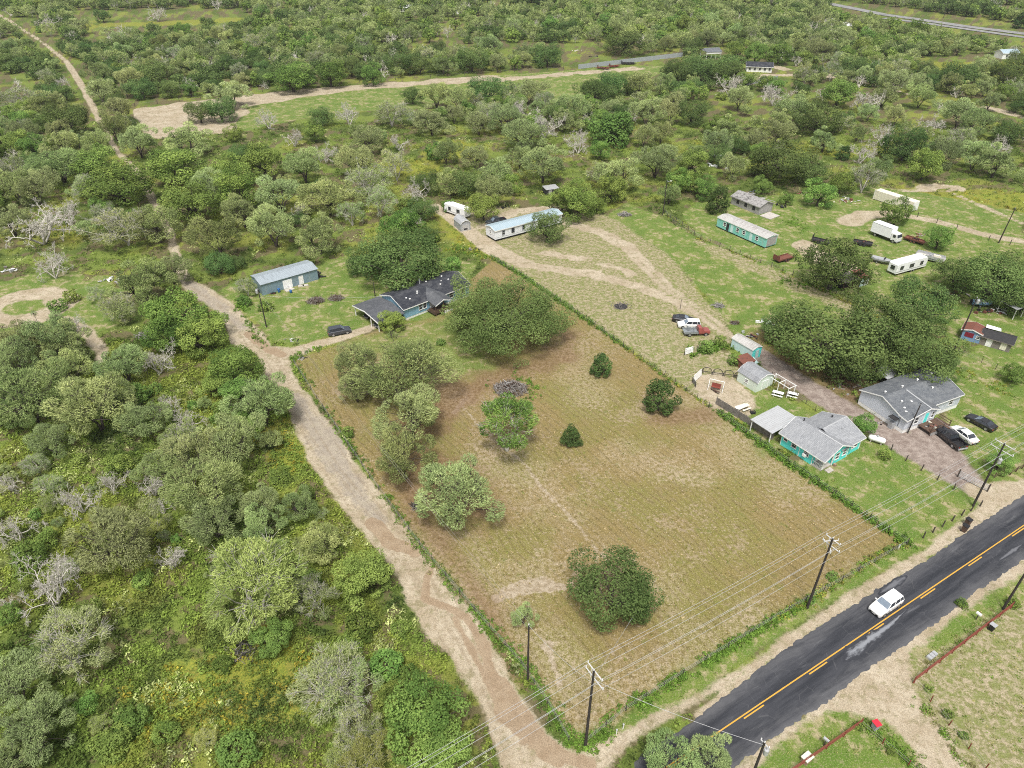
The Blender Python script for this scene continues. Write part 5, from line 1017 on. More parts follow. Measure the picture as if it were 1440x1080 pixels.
post_fence('wire_fence', 'wire fence between the right pasture and the junk yard', px((935,300),(985,337),(1100,382),(1160,405),(1225,442),(1300,486),(1340,515)), 3.2, 1.4, r=.07, seed=5)
post_fence('wire_fence', 'dark post fence from the left end of the junk yard up to the trees', px((985,337),(950,318),(935,300)), 2.5, 1.3, seed=6)
post_fence('wire_fence', 'short wire fence above the garden behind the white board', px((962,500),(1000,488),(1035,476)), 3, 1.2, seed=7)
post_fence('wire_fence', 'line of dark posts across the turquoise house lawn beside the gravel drive', [z7(395, 720), z7(505, 800), z7(622, 875), z7(745, 945), z7(868, 1020)], 4.6, 1.3, r=.09, wires=(.6, 1.1), seed=8)
post_fence('post_row', 'row of dark posts on the verge between the gate and the two bins', px((1378,712),(1352,725),(1325,741),(1298,757)), 2.4, 1.25, r=.1, wires=(), seed=9)
post_fence('rail_fence', 'low brown rail fence at the right photo edge by the gate', px((1398,672),(1420,668),(1445,655)), 1.6, 1.1, r=.08, mat='brownwood', wires=(.5, .9), wmat='brownwood', wr=.04, seed=10)
post_fence('wire_fence', 'dark wire fence along the edge of the gravel drive behind the garden', px((1052,540),(1085,530),(1120,560),(1160,588),(1215,610)), 2.2, 1.2, seed=12)
post_fence('wire_fence', 'far fence along the top edge of the bare field', px((190,150),(340,132),(480,118),(700,103),(815,96)), 9, 1.6, r=.12, seed=13, wires=(1.2,))
post_fence('wire_fence', 'post and wire fence right of the shack and leaning pole', px((1345,498),(1380,510),(1440,540)), 3, 1.3, seed=15)
post_fence('wire_fence', 'fence posts along the gravel loop beyond the junk yard', px((1290,305),(1345,322),(1390,338),(1450,352)), 6, 1.5, r=.1, seed=16, wires=(1.0,))
# dark board fence left of the turquoise house
a_, b_ = z6(275, 615), z6(610, 828); g = thing('board_fence', 'dark weathered board fence between the patio and the brown field', 'fence', a_, grid_angle(a_, b_)); Lf = (b_-a_).length; q = random.Random(4)
mb = MB()
for i in range(int(Lf/.16)): mb.box((i*.16+.08, 0, .75+q.uniform(-.05, .05)), (.145, .03, 1.5), 0, ('Y', q.uniform(-.02, .02)))
mb.build('boards', 'oldwood', g); mb = MB(); [mb.bx(x, x+.09, .05, .14, 0, 1.6) for x in np.arange(0, Lf, 2.2)]; mb.build('post', 'oldwood', g)
# gate
a_, b_ = z7(905, 925), z7(1115, 1030); g = thing('pipe_gate', 'galvanised pipe farm gate across the gravel drive', 'gate', a_, grid_angle(a_, b_)); Lg = (b_-a_).length
mb = MB(); [mb.tube((0, 0, z), (Lg, 0, z), .035) for z in (.25, .5, .75, 1.0, 1.25)]; [mb.tube((x, 0, .25), (x, 0, 1.25), .035) for x in (0, Lg*.5, Lg)]; mb.build('frame', 'galv', g)
for x in (-.15, Lg+.15): MB().tube((x, 0, 0), (x, 0, 1.55), .1, n=10).build('gate_post', 'post', g)
# red pipe fences across the road
def red_fence(label, pts, step, rails=(.45, .85, 1.2)):
    g = thing('pipe_fence', label, 'fence', pts[0]); o = pts[0]
    for a, b in zip(pts, pts[1:]):
        n = max(1, round((b-a).length/step))
        for i in range(n+(b is pts[-1])): p = a.lerp(b, i/n)-o; MB().tube(p, p+Zu*1.3, .065, n=8).build('post', 'redpipe', g)
        for z in rails: MB().tube(a-o+Zu*z, b-o+Zu*z, .04, n=7).build('rail', 'redpipe', g)
red_fence('long red pipe rail fence on the right of the gravel entrance', [t9(972, 722), t9(1382, 408)], 2.4); red_fence('red pipe rail fence on the left of the gravel entrance at the bottom edge', [t9(455, 1105), t9(748, 900)], 2.4)
post_fence('wire_fence', 'red posted wire fence running down the right of the gravel entrance', [t9(975, 722), t9(1045, 800), t9(1122, 900), t9(1205, 1000), t9(1275, 1085)], 4.2, 1.1, 'redpipe', (.5, .9), .06, seed=17)
post_fence('wire_fence', 'red posted wire fence running down the left of the gravel entrance', [t9(748, 900), t9(842, 978), t9(950, 1070), t9(1010, 1120)], 4.0, 1.1, 'redpipe', (.5, .9), .06, seed=18)
def bin_(label, c, rz, mat='black', lid='black', k=1.):
    g = thing('wheelie_bin', label, 'bin', c, rz); mb = MB(); b = .24*k; t = .31*k; h = 1.0*k
    mb.add([(-b, -b, .08), (b, -b, .08), (b, b, .08), (-b, b, .08), (-t, -t, h), (t, -t, h), (t, t, h), (-t, t, h)], [(3, 2, 1, 0), (4, 5, 6, 7), (0, 1, 5, 4), (1, 2, 6, 5), (2, 3, 7, 6), (3, 0, 4, 7)]); mb.build('body', mat, g, bevel=.02)
    MB().box((0, .02, h+.035), (.68*k, .74*k, .07)).build('lid', lid, g, bevel=.02); MB().tube((-.22, t+.06, h-.06), (.22, t+.06, h-.06), .025).build('handle', 'black', g)
    for x in (-.25*k, .25*k): MB().tube((x-.03, b, .12), (x+.03, b, .12), .12, n=10).build('wheel', 'rubber', g)
bin_('nearer of two brown bins on the verge by the road', t9(1185, 82), R(35), 'brownwood', 'black', 1.15); bin_('farther of two brown bins on the verge by the road', t9(1198, 55), R(25), 'brownwood', 'black', 1.15); bin_('red lidded bin at the corner of the gravel entrance fences', t9(808, 915), R(20), 'greytrim', 'redlid', 1.1); bin_('dark bin standing behind the long red rail fence', t9(1300, 498), R(30), 'black', 'greytrim')
def mailbox(label, c, rz, mat='white'):
    g = thing('mailbox', label, 'mailbox', c, rz); MB().bx(-.05, .05, -.05, .05, 0, 1.05).build('post', 'post', g); mb = MB(); mb.prism([(-.14, 1.05), (.14, 1.05), (.14, 1.25), (.08, 1.35), (-.08, 1.35), (-.14, 1.25)], 'y', -.3, .3); mb.build('body', mat, g); MB().bx(.14, .16, -.1, .0, 1.15, 1.4).build('flag', 'redlens', g)
mailbox('white mailbox on a dark post above the long red rail fence', t9(1236, 455), R(30)); mailbox('pale mailbox beside the red rail fence at the bottom edge', t9(595, 985), R(40), 'galv')
g = thing('brick_planter', 'pale topped brick box at the bottom end of the red rail fence', 'planter', t9(520, 1050), R(33)); MB().bx(-.5, .5, -.35, .35, 0, .75).build('base', 'brick', g); MB().bx(-.58, .58, -.42, .42, .75, .86).build('cap', 'cream', g)
g = thing('meter_boxes', 'three grey meter box lids in a row on the verge by the red fence', 'meter boxes', t9(1050, 610), R(31))
for i in range(3): b = MB().bx(-.75+i*.52, -.33+i*.52, -.3, .3, 0, .38).build('box', 'galv', g, bevel=.03); MB().bx(-.72+i*.52, -.36+i*.52, -.27, .27, .38, .42).build('lid', 'greytrim', b)
for i, (p_, lab) in enumerate(((t9(908, 158), 'small white marker post at the field corner by the hedge'), (tile(480, 720)(1188, 915), 'small white marker post on the verge near the field corner pole'), (tile(480, 720)(1160, 938), 'white meter stub low on the verge near the field corner pole'))):
    g = thing('marker_post', lab, 'marker', p_); MB().tube((0, 0, 0), (0, 0, .8), .06, n=8).build('post', 'white', g); MB().bx(-.09, .09, -.09, .09, .8, .92).build('cap', 'galv', g)
g = thing('burnt_brush_heap', 'dark burnt brush heap on the sandy lot', 'brush heap', at(873, 431)); q = random.Random(2); mb = MB()  # burnt brush on a bed of ash, no stones
for _ in range(70): x, y = q.gauss(0, .9), q.gauss(0, .8); mb.tube((x, y, .05), (x+q.uniform(-.9, .9), y+q.uniform(-.9, .9), q.uniform(.1, .7)), .05, .02, 5, False)
mb.build('sticks', 'oldwood', g); MB().lathe([(1.5, .0), (1.1, .18), (.3, .3)], n=11).build('ash', 'dark', g)
def stick_pile(label, c, r, n, mat, seed):
    g = thing('brush_pile', label, 'brush pile', c); q = random.Random(seed)
    for k, mt in enumerate(mat):
        mb = MB()
        for _ in range(n//len(mat)):
            a = q.uniform(0, 6.28); rr_ = r*math.sqrt(q.random()); p = Vector((rr_*math.cos(a), rr_*math.sin(a)*.8, max(.05, (1-rr_/r)*r*.62*q.random()+.1))); d = Vector((q.gauss(0, 1), q.gauss(0, 1), q.gauss(.25, .45))).normalized()*q.uniform(.6, 1.9)
            mb.tube(p-d*.5, p+d*.5, q.uniform(.025, .075), .02, 5, False)
        mb.build('sticks', mt, g)
stick_pile('big grey brown brush pile ringed with green weeds in the upper field', at(718, 548), 3.1, 520, ('greywood', 'oldwood', 'brownwood', 'oldwood'), 5)
stick_pile('left of two brown brush piles in the grass before the metal shed', z4(468, 332), 1.9, 220, ('oldwood', 'brownwood'), 6); stick_pile('right of two brown brush piles in the grass before the metal shed', z4(597, 316), 1.6, 180, ('oldwood', 'brownwood'), 7)
stick_pile('low brush pile on the slope above the sandy track', t2(1195, 908), 1.8, 160, ('oldwood', 'greywood'), 8); stick_pile('thin dark branch pile in the mown pasture', z8(95, 628), 1.2, 90, ('oldwood', 'greywood'), 9); stick_pile('dark burnt stump heap on the field edge by the lane', tile(480, 360)(320, 1062), 1.0, 60, ('dark', 'oldwood'), 10)
stick_pile('brown stick heap in the pasture by the black car', z6(390, 145), .8, 50, ('oldwood', 'brownwood'), 11); stick_pile('dark twig heap under the thicket left of the lane', tile(0, 360)(620, 340), 2.0, 160, ('greywood', 'oldwood'), 12); stick_pile('dark fallen log heap in the flowery clearing at the lower left', tile(0, 720)(1030, 590), 2.0, 120, ('dark', 'oldwood'), 13)
# ------------------------------------------------------------------ trees
def leaf_mat(name, c0, c1, c2, trans=.55, hue=.05):
    """leaves: c0..c1 by leaf clump, single trees drift towards c2"""
    m = NT(name); ob = m.n('ShaderNodeObjectInfo').outputs['Random']; t = m.attr('tint')
    c = m.mix(t, c0, c1); c = m.mix(m.math('MULTIPLY', ob, .55), c, c2)
    hs = m.n('ShaderNodeHueSaturation'); m.put(hs.inputs['Color'], c); r2 = m.math('FRACT', m.math('MULTIPLY', ob, 17.3))
    m.put(hs.inputs['Hue'], m.math('MULTIPLY_ADD', r2, hue, .5-hue*.58)); m.put(hs.inputs['Value'], m.math('MULTIPLY_ADD', m.math('FRACT', m.math('MULTIPLY', ob, 7.7)), .5, .76))
    d = m.n('ShaderNodeBsdfDiffuse'); tr = m.n('ShaderNodeBsdfTranslucent'); mx = m.n('ShaderNodeAddShader')
    th = m.mix(trans, hs.outputs[0], (0, 0, 0)); m.put(d.inputs[0], hs.outputs[0]); m.put(tr.inputs[0], th); m.t.links.new(d.outputs[0], mx.inputs[0]); m.t.links.new(tr.outputs[0], mx.inputs[1]); m.t.links.new(mx.outputs[0], m.out.inputs[0])
    return m.m
LEAF = {'oak': leaf_mat('oak_leaves', (.034, .066, .020), (.135, .195, .064), (.090, .142, .046)), 'mesquite': leaf_mat('mesquite_leaves', (.115, .165, .056), (.320, .385, .150), (.265, .295, .150)),
        'lime': leaf_mat('bright_leaves', (.055, .105, .024), (.205, .290, .070), (.150, .215, .058)), 'pale': leaf_mat('yellow_green_leaves', (.16, .20, .055), (.34, .375, .125), (.22, .26, .09)),
        'fir': leaf_mat('dense_dark_leaves', (.032, .064, .022), (.090, .150, .044), (.06, .10, .032)), 'weed': None}
BARK = {'dark': dirty('dark_bark', (.055, .045, .038), (.11, .095, .08), 2.5, .95, amount=.8), 'grey': dirty('grey_bark', (.42, .40, .35), (.25, .235, .20), 2.5, .95, amount=.8), 'dead': dirty('bleached_dead_wood', (.54, .51, .45), (.34, .32, .28), 1.5, .9, amount=.7)}

def np_tubes(seg, n=5):
    """seg rows: p0(3) p1(3) r0 r1 -> verts, quads"""
    seg = np.asarray(seg, float); p0, p1, r0, r1 = seg[:, 0:3], seg[:, 3:6], seg[:, 6], seg[:, 7]
    d = p1-p0; d /= np.linalg.norm(d, axis=1, keepdims=True)+1e-9; a = np.where(np.abs(d[:, 2:3]) < .9, [[0, 0, 1.]], [[1., 0, 0]])
    u = np.cross(d, a); u /= np.linalg.norm(u, axis=1, keepdims=True); w = np.cross(d, u); th = np.arange(n)*2*np.pi/n
    ring = u[:, None]*np.cos(th)[None, :, None]+w[:, None]*np.sin(th)[None, :, None]
    V = np.concatenate([p0[:, None]+ring*r0[:, None, None], p1[:, None]+ring*r1[:, None, None]], 1).reshape(-1, 3)
    b = (np.arange(len(seg))*2*n)[:, None]; j = np.arange(n)[None]; F = np.stack([b+j, b+(j+1) % n, b+n+(j+1) % n, b+n+j], -1).reshape(-1, 4)
    return V, F
def unit(v): return v/(np.linalg.norm(v, axis=-1, keepdims=True)+1e-9)
def np_cards(P, N, L, W, rng, along=None):
    """leaf sprays: a quad per point, facing N, long axis along `along` or random"""
    n = len(P); t = unit(np.cross(N, rng.normal(size=(n, 3)))) if along is None else unit(along-N*np.sum(along*N, 1, keepdims=True)*.6)
    b = unit(np.cross(N, t)); L = L*rng.uniform(.6, 1.3, n)[:, None]; W = W*rng.uniform(.6, 1.3, n)[:, None]
    V = np.stack([P-t*L*.5, P+b*W*.5+t*L*.08, P+t*L*.5, P-b*W*.5+t*L*.08], 1).reshape(-1, 3)
    return V, np.arange(4*n).reshape(n, 4)
def bez(a, b, c, n):
    t = np.linspace(0, 1, n+1)[:, None]; return (1-t)**2*a+2*t*(1-t)*b+t*t*c
def limb(seg, a, mid, c, r0, r1, n=4, rng=None, wob=0):
    q = bez(a, mid, c, n)
    if rng is not None: q[1:-1] += rng.normal(0, wob, (n-1, 3))
    rr_ = np.linspace(r0, r1, n+1)
    for i in range(n): seg.append((*q[i], *q[i+1], rr_[i], rr_[i+1]))
    return q
def dome_lobes(rng, n, Rw, Rh, zc, low=-.35):
    """lobe centres over an egg shaped crown"""
    k = np.arange(n)+.5; z = 1-(1-low)*k/n; ph = k*2.39996+rng.uniform(0, 6); s = np.sqrt(np.maximum(0, 1-z*z))
    a, b = rng.uniform(0, 6.28, 2); j = rng.uniform(.78, 1.08, n)*(1+.09*np.cos(2*ph+a)+.09*np.cos(3*ph+b)); z = z+.10*np.cos(ph+a)*s
    return np.stack([s*np.cos(ph)*Rw*j, s*np.sin(ph)*Rw*j, zc+z*Rh*j], 1)
def crown_points(rng, lobes, rad, per, flat=.75, zmin=.3):
    P, N, T = [], [], []; c0 = lobes.mean(0)
    for c, r in zip(lobes, rad):
        n = int(per*(r/np.mean(rad))**2); d = unit(rng.normal(size=(n, 3))); out = unit(c-c0+np.array([0, 0, .25*np.linalg.norm(c-c0)]))
        keep = (d@out) > -.35; d = d[keep]; rr_ = r*rng.uniform(.62, 1.08, len(d))**.7
        p = c+d*rr_[:, None]*np.array([1, 1, flat]); P.append(p); N.append(unit(d*.75+rng.normal(size=d.shape)*.45+np.array([0, 0, .65])))
        T.append(np.clip(rng.uniform(.0, .85)+rng.normal(0, .18, len(d)), 0, 1))
    P, N, T = np.concatenate(P), np.concatenate(N), np.concatenate(T); k = P[:, 2] > zmin; return P[k], N[k], T[k]
def mk_tree(kind, seed, Wm, Hm, per=130, leaf=(.42, .26), lod=1.):
    """returns bark mesh data and leaf mesh data in metres, standing at the origin"""
    rng = np.random.default_rng(seed); seg = []; A = np.array; R_ = Wm/2
    if kind in ('oak', 'lime'):
        n = int((34 if kind == 'oak' else 30)*min(2.2, max(.6, Wm/11))); zc = Hm*.50; lb = dome_lobes(rng, n, R_*.80, Hm*.40, zc, -.55 if kind == 'oak' else -.7)
        lb += rng.normal(0, R_*.13, lb.shape); lb = lb[rng.random(len(lb)) > .04]; inner = rng.normal(size=(n//2, 3))*A([R_*.40, R_*.40, Hm*.11])+A([0, 0, zc+.15*Hm]); lb = np.concatenate([lb, inner])
        rad = rng.uniform(.65, 1.35, len(lb))*R_*(.255 if kind == 'oak' else .235)*math.sqrt(42/max(n, 20))**.8
        top = A([rng.normal(0, .2), rng.normal(0, .2), Hm*.24]); limb(seg, A([0, 0, -.1]), A([0, 0, Hm*.1]), top, Wm*.036, Wm*.028, 4)
        for i in range(0, len(lb), 3 if kind == 'oak' else 2): limb(seg, top, top+(lb[i]-top)*A([.55, .55, .25])+A([0, 0, Hm*.04]), lb[i], Wm*.014, .03, 4, rng, Wm*.012)
        P, N, T = crown_points(rng, lb, rad, per*lod, .8, Hm*.07 if kind == 'oak' else .25)
        leafV, leafF = np_cards(P, N, leaf[0]/math.sqrt(lod), leaf[1]/math.sqrt(lod), rng)
    elif kind in ('mesquite', 'pale', 'grey', 'spread', 'airy'):
        n = int(34*min(1.8, max(.7, Wm/9))); zc = Hm*.62; lb = dome_lobes(rng, n, R_*.80, Hm*.34, zc, -.5); lb += rng.normal(0, R_*.17, lb.shape); lb = lb[rng.random(len(lb)) > .10]; lb = np.concatenate([lb, rng.normal(size=(5, 3))*A([R_*.32, R_*.32, Hm*.05])+A([0, 0, zc+Hm*.17])]); n = len(lb)
        if kind == 'spread': lb[:, 2] = np.clip(lb[:, 2], Hm*.42, None)
        ns = rng.integers(2, 5); stems = []
        for s in range(ns):
            a = s*6.283/ns+rng.uniform(-.5, .5); c = A([math.cos(a)*R_*.30, math.sin(a)*R_*.30, Hm*rng.uniform(.38, .5)]); limb(seg, A([0, 0, -.1]), A([c[0]*.25, c[1]*.25, c[2]*.6]), c, Wm*.022, Wm*.013, 4, rng, Wm*.012); stems.append(c)
        tw = []
        for i, c in enumerate(lb):
            s = stems[int(np.argmin([np.linalg.norm(c[:2]-q[:2]) for q in stems]))]; limb(seg, s, s+(c-s)*A([.5, .5, .35])+A([0, 0, .2]), c, Wm*.008, .03, 3, rng, Wm*.014)
            for _ in range(int((9 if kind != 'grey' else 20)*min(1, lod+.2))):
                d = unit(rng.normal(size=3)*A([1, 1, .7])+unit(c-A([0, 0, Hm*.35]))*1.1); e = c+d*R_*rng.uniform(.16, .40); tw.append((*(c+d*.1), *e, .026, .010))
        seg += tw if lod > .5 else tw[::3]
        rad = rng.uniform(.5, 1.45, n)*R_*.25; pr = per*(.5 if kind == 'grey' else 1.)*lod
        P, N, T = crown_points(rng, lb, rad, pr, .92, .4); out = unit(P-A([0, 0, Hm*.35])+rng.normal(size=P.shape)*R_*.5)
        leafV, leafF = np_cards(P, unit(N+rng.normal(size=N.shape)*.3), leaf[0]*1.75/math.sqrt(lod), leaf[1]*.55/math.sqrt(lod), rng, out)
    elif kind == 'dead':
        def grow(p, d, L, r, k):
            m_ = 2; q = p
            for i in range(m_):
                d = unit(d+rng.normal(0, .16, 3)); e = q+d*L/m_; seg.append((*q, *e, r*(1-.3*i/m_), r*(1-.3*(i+1)/m_))); q = e
            if k == 0: return
            for i in range(3 if k > 1 else (5 if lod > .5 else 2)): grow(q-d*L*rng.uniform(0, .45), unit(d*.85+rng.normal(0, .62, 3)+A([0, 0, .05])), L*rng.uniform(.5, .8), max(r*.55, .013), k-1)
        for s in range(4): a = s*1.57+rng.uniform(-.5, .5); grow(A([0, 0, 0.]), unit(A([math.cos(a)*.6, math.sin(a)*.6, .95])), Hm*.34, Wm*.019, 5 if lod > .5 else 3)
        P = rng.normal(size=(2, 3))*.3+A([0, 0, Hm*.3]); leafV, leafF = np_cards(P, unit(rng.normal(size=(2, 3))), .3, .2, rng); T = A([.3, .5])
    elif kind in ('shrub', 'fir'):
        n = 26 if kind == 'shrub' else 30; lb = dome_lobes(rng, n, R_*.78, Hm*.50, Hm*.46, -.75); lb += rng.normal(0, R_*.09, lb.shape)
        if kind == 'fir': k = np.clip((lb[:, 2]-Hm*.35)/Hm/.6, 0, 1); lb[:, :2] *= (1-.45*k)[:, None]
        for i in range(0, n, 3): limb(seg, A([0, 0, -.05]), lb[i]*A([.35, .35, .5]), lb[i], Wm*.02, .02, 3, rng, .05)
        rad = rng.uniform(.7, 1.25, n)*R_*.33; P, N, T = crown_points(rng, lb, rad, per*lod, .85, .05); leafV, leafF = np_cards(P, N, leaf[0]/math.sqrt(lod), leaf[1]/math.sqrt(lod), rng)
    bv, bf = np_tubes(seg, (3 if kind == 'dead' else 6) if lod > .9 else 3)
    return (bv, bf), (leafV, leafF, np.repeat(T, 4))
KIND = {  # template widths/heights (m), crown points per lobe, leaf size, leaf material, bark, number of variants
    'oak': (11., 8.2, 300, (.32, .20), 'oak', 'dark', 4), 'bigoak': (24., 12.0, 560, (.36, .22), 'oak', 'dark', 2), 'mesquite': (9., 8.0, 420, (.27, .17), 'mesquite', 'dark', 5), 'grey': (8., 7.2, 480, (.25, .16), 'mesquite', 'grey', 3),
    'spread': (14., 8.5, 420, (.30, .18), 'mesquite', 'dark', 2), 'pale': (9., 8.4, 420, (.27, .17), 'pale', 'grey', 2), 'lime': (8.5, 7.8, 330, (.30, .21), 'lime', 'dark', 4), 'dead': (7.5, 6.5, 0, (.3, .2), 'mesquite', 'dead', 4), 'airy': (9., 9.4, 300, (.30, .24), 'lime', 'grey', 1), 'shrub': (4., 2.9, 150, (.24, .17), 'lime', 'dark', 3), 'fir': (4., 4.3, 150, (.26, .17), 'fir', 'dark', 2)}
MKK = {'bigoak': 'oak'}
TPL = {}
def template(kind, v, lod=1.):
    key = (kind, v, lod)
    if key not in TPL:
        Wm, Hm, per, lf, lm_, bk, nv = KIND[kind]
        b, l = mk_tree(MKK.get(kind, kind), 100*len(kind)+v*13+ord(kind[0]), Wm, Hm, per, lf, lod)
        rr_ = np.hypot(np.concatenate([b[0][:, 0], l[0][:, 0]]), np.concatenate([b[0][:, 1], l[0][:, 1]])); kx = Wm*.5/np.percentile(rr_ if kind == 'dead' else np.hypot(l[0][:, 0], l[0][:, 1]), 93); kz = Hm/max(np.percentile(b[0][:, 2], 99.5), np.percentile(l[0][:, 2], 99.5))
        for q in (b[0], l[0]): q *= np.array([kx, kx, kz])
        if lod >= .9:
            TPL[key] = (mesh_np(kind+'_trunk', b[0], b[1], [BARK[bk]], smooth=True), mesh_np(kind+'_crown', l[0], l[1], [LEAF[lm_]], {'tint': l[2]}))
        else:
            V = np.concatenate([b[0], l[0]]); F = np.concatenate([b[1], l[1]+len(b[0])]); mi = np.r_[np.zeros(len(b[1]), int), np.ones(len(l[1]), int)]; tint = np.r_[np.full(len(b[0]), .5), l[2]]
            TPL[key] = (V, F, mi, tint, mesh_np(kind+'_tree', V, F, [BARK[bk], LEAF[lm_]], {'tint': tint}, mi))
    return TPL[key]
NAME = {'oak': ('live_oak', 'oak'), 'bigoak': ('live_oak', 'oak'), 'mesquite': ('mesquite_tree', 'mesquite'), 'grey': ('grey_mesquite', 'mesquite'), 'spread': ('spreading_mesquite', 'mesquite'), 'pale': ('pale_mesquite', 'mesquite'), 'lime': ('broadleaf_tree', 'tree'), 'airy': ('broadleaf_tree', 'tree'), 'dead': ('dead_tree', 'dead tree'), 'shrub': ('green_shrub', 'shrub'), 'fir': ('evergreen_bush', 'bush')}
ADJ = {'oak': 'dark green live oak', 'bigoak': 'huge dark green live oak', 'mesquite': 'grey green feathery mesquite', 'grey': 'thin grey twiggy mesquite', 'spread': 'wide open mesquite with dark limbs', 'pale': 'yellow green mesquite', 'lime': 'bright green leafy tree', 'dead': 'bare bleached dead tree', 'airy': 'open airy bright green tree', 'shrub': 'low bright green shrub', 'fir': 'dense dark green bush'}
LM = [('the metal shed', 400, 392), ('the light blue house', 590, 415), ('the giant oak', 712, 445), ('the white single-wide home', 740, 315), ('the grey shed and camper', 650, 300), ('the derelict turquoise single-wide', 1040, 325), ('the collapsing grey house', 1065, 288), ('the cream container', 1257, 280), ('the white box truck', 1241, 328),
      ('the grey travel trailer', 1275, 378), ('the turquoise house', 1150, 615), ('the pale blue house', 1290, 565), ('the patched blue shack', 1378, 468), ('the dirt lane at its bend', 300, 420), ('the middle of the dirt lane', 440, 600), ('the lower dirt lane', 600, 850), ('the upper dirt lane', 215, 290), ('the far dirt lane', 115, 130), ('the gravel drive gate', 1385, 690),
      ('the bare far field', 620, 130), ('the far metal fence', 860, 92), ('the far white cottage', 1065, 97), ('the far open barn', 1003, 75), ('the flower meadow at the top', 230, 35), ('the sandy ring', 40, 432), ('the field corner power pole', 826, 1000), ('the grey brush pile', 718, 545), ('the far highway', 1300, 35), ('the yellow meadow at the right', 1360, 95), ('the right pasture pole', 935, 280), ('the shack in the trees', 778, 270), ('the flowery clearing', 290, 960), ('the lower left corner', 30, 1030), ('the left edge', 10, 640), ('the right edge', 1425, 240), ('the top middle woods', 700, 40)]
LM = [(a.replace('’', ''), b, c) for a, b, c in LM]
PLACED = []     # kind, x, y, width (m), height (m), label or None, crown pixel
def place(kind, cx, cy, w, label=None, k=1.):
    """crown centre at survey point cx,cy, crown w points wide"""
    Wt, Ht = KIND[kind][:2]; z = 3.
    for _ in range(4):
        p = at(cx, cy, z); wm = max(1.0, w*depth_of(p)/CAM_F); hm = Ht*wm/Wt*k
        lim = {'oak': 11.5, 'bigoak': 13.5, 'mesquite': 10.5, 'grey': 9.5, 'dead': 9, 'lime': 11.5, 'spread': 10}.get(kind, 99); hm = min(hm, lim); z = hm*(.42 if kind in ('shrub', 'fir', 'bigoak', 'oak') else .52)
    PLACED.append((kind, p.x, p.y, wm, hm, label))
T4 = (0, 360); T8 = (0, 720); T1 = (0, 0); T2 = (480, 0); T3 = (960, 0); T5 = (480, 360); T6 = (960, 360); T82 = (480, 720)
O, B, Mq, G, Sp, Pa, Li, D, Sh, Fi = 'oak', 'bigoak', 'mesquite', 'grey', 'spread', 'pale', 'lime', 'dead', 'shrub', 'fir'
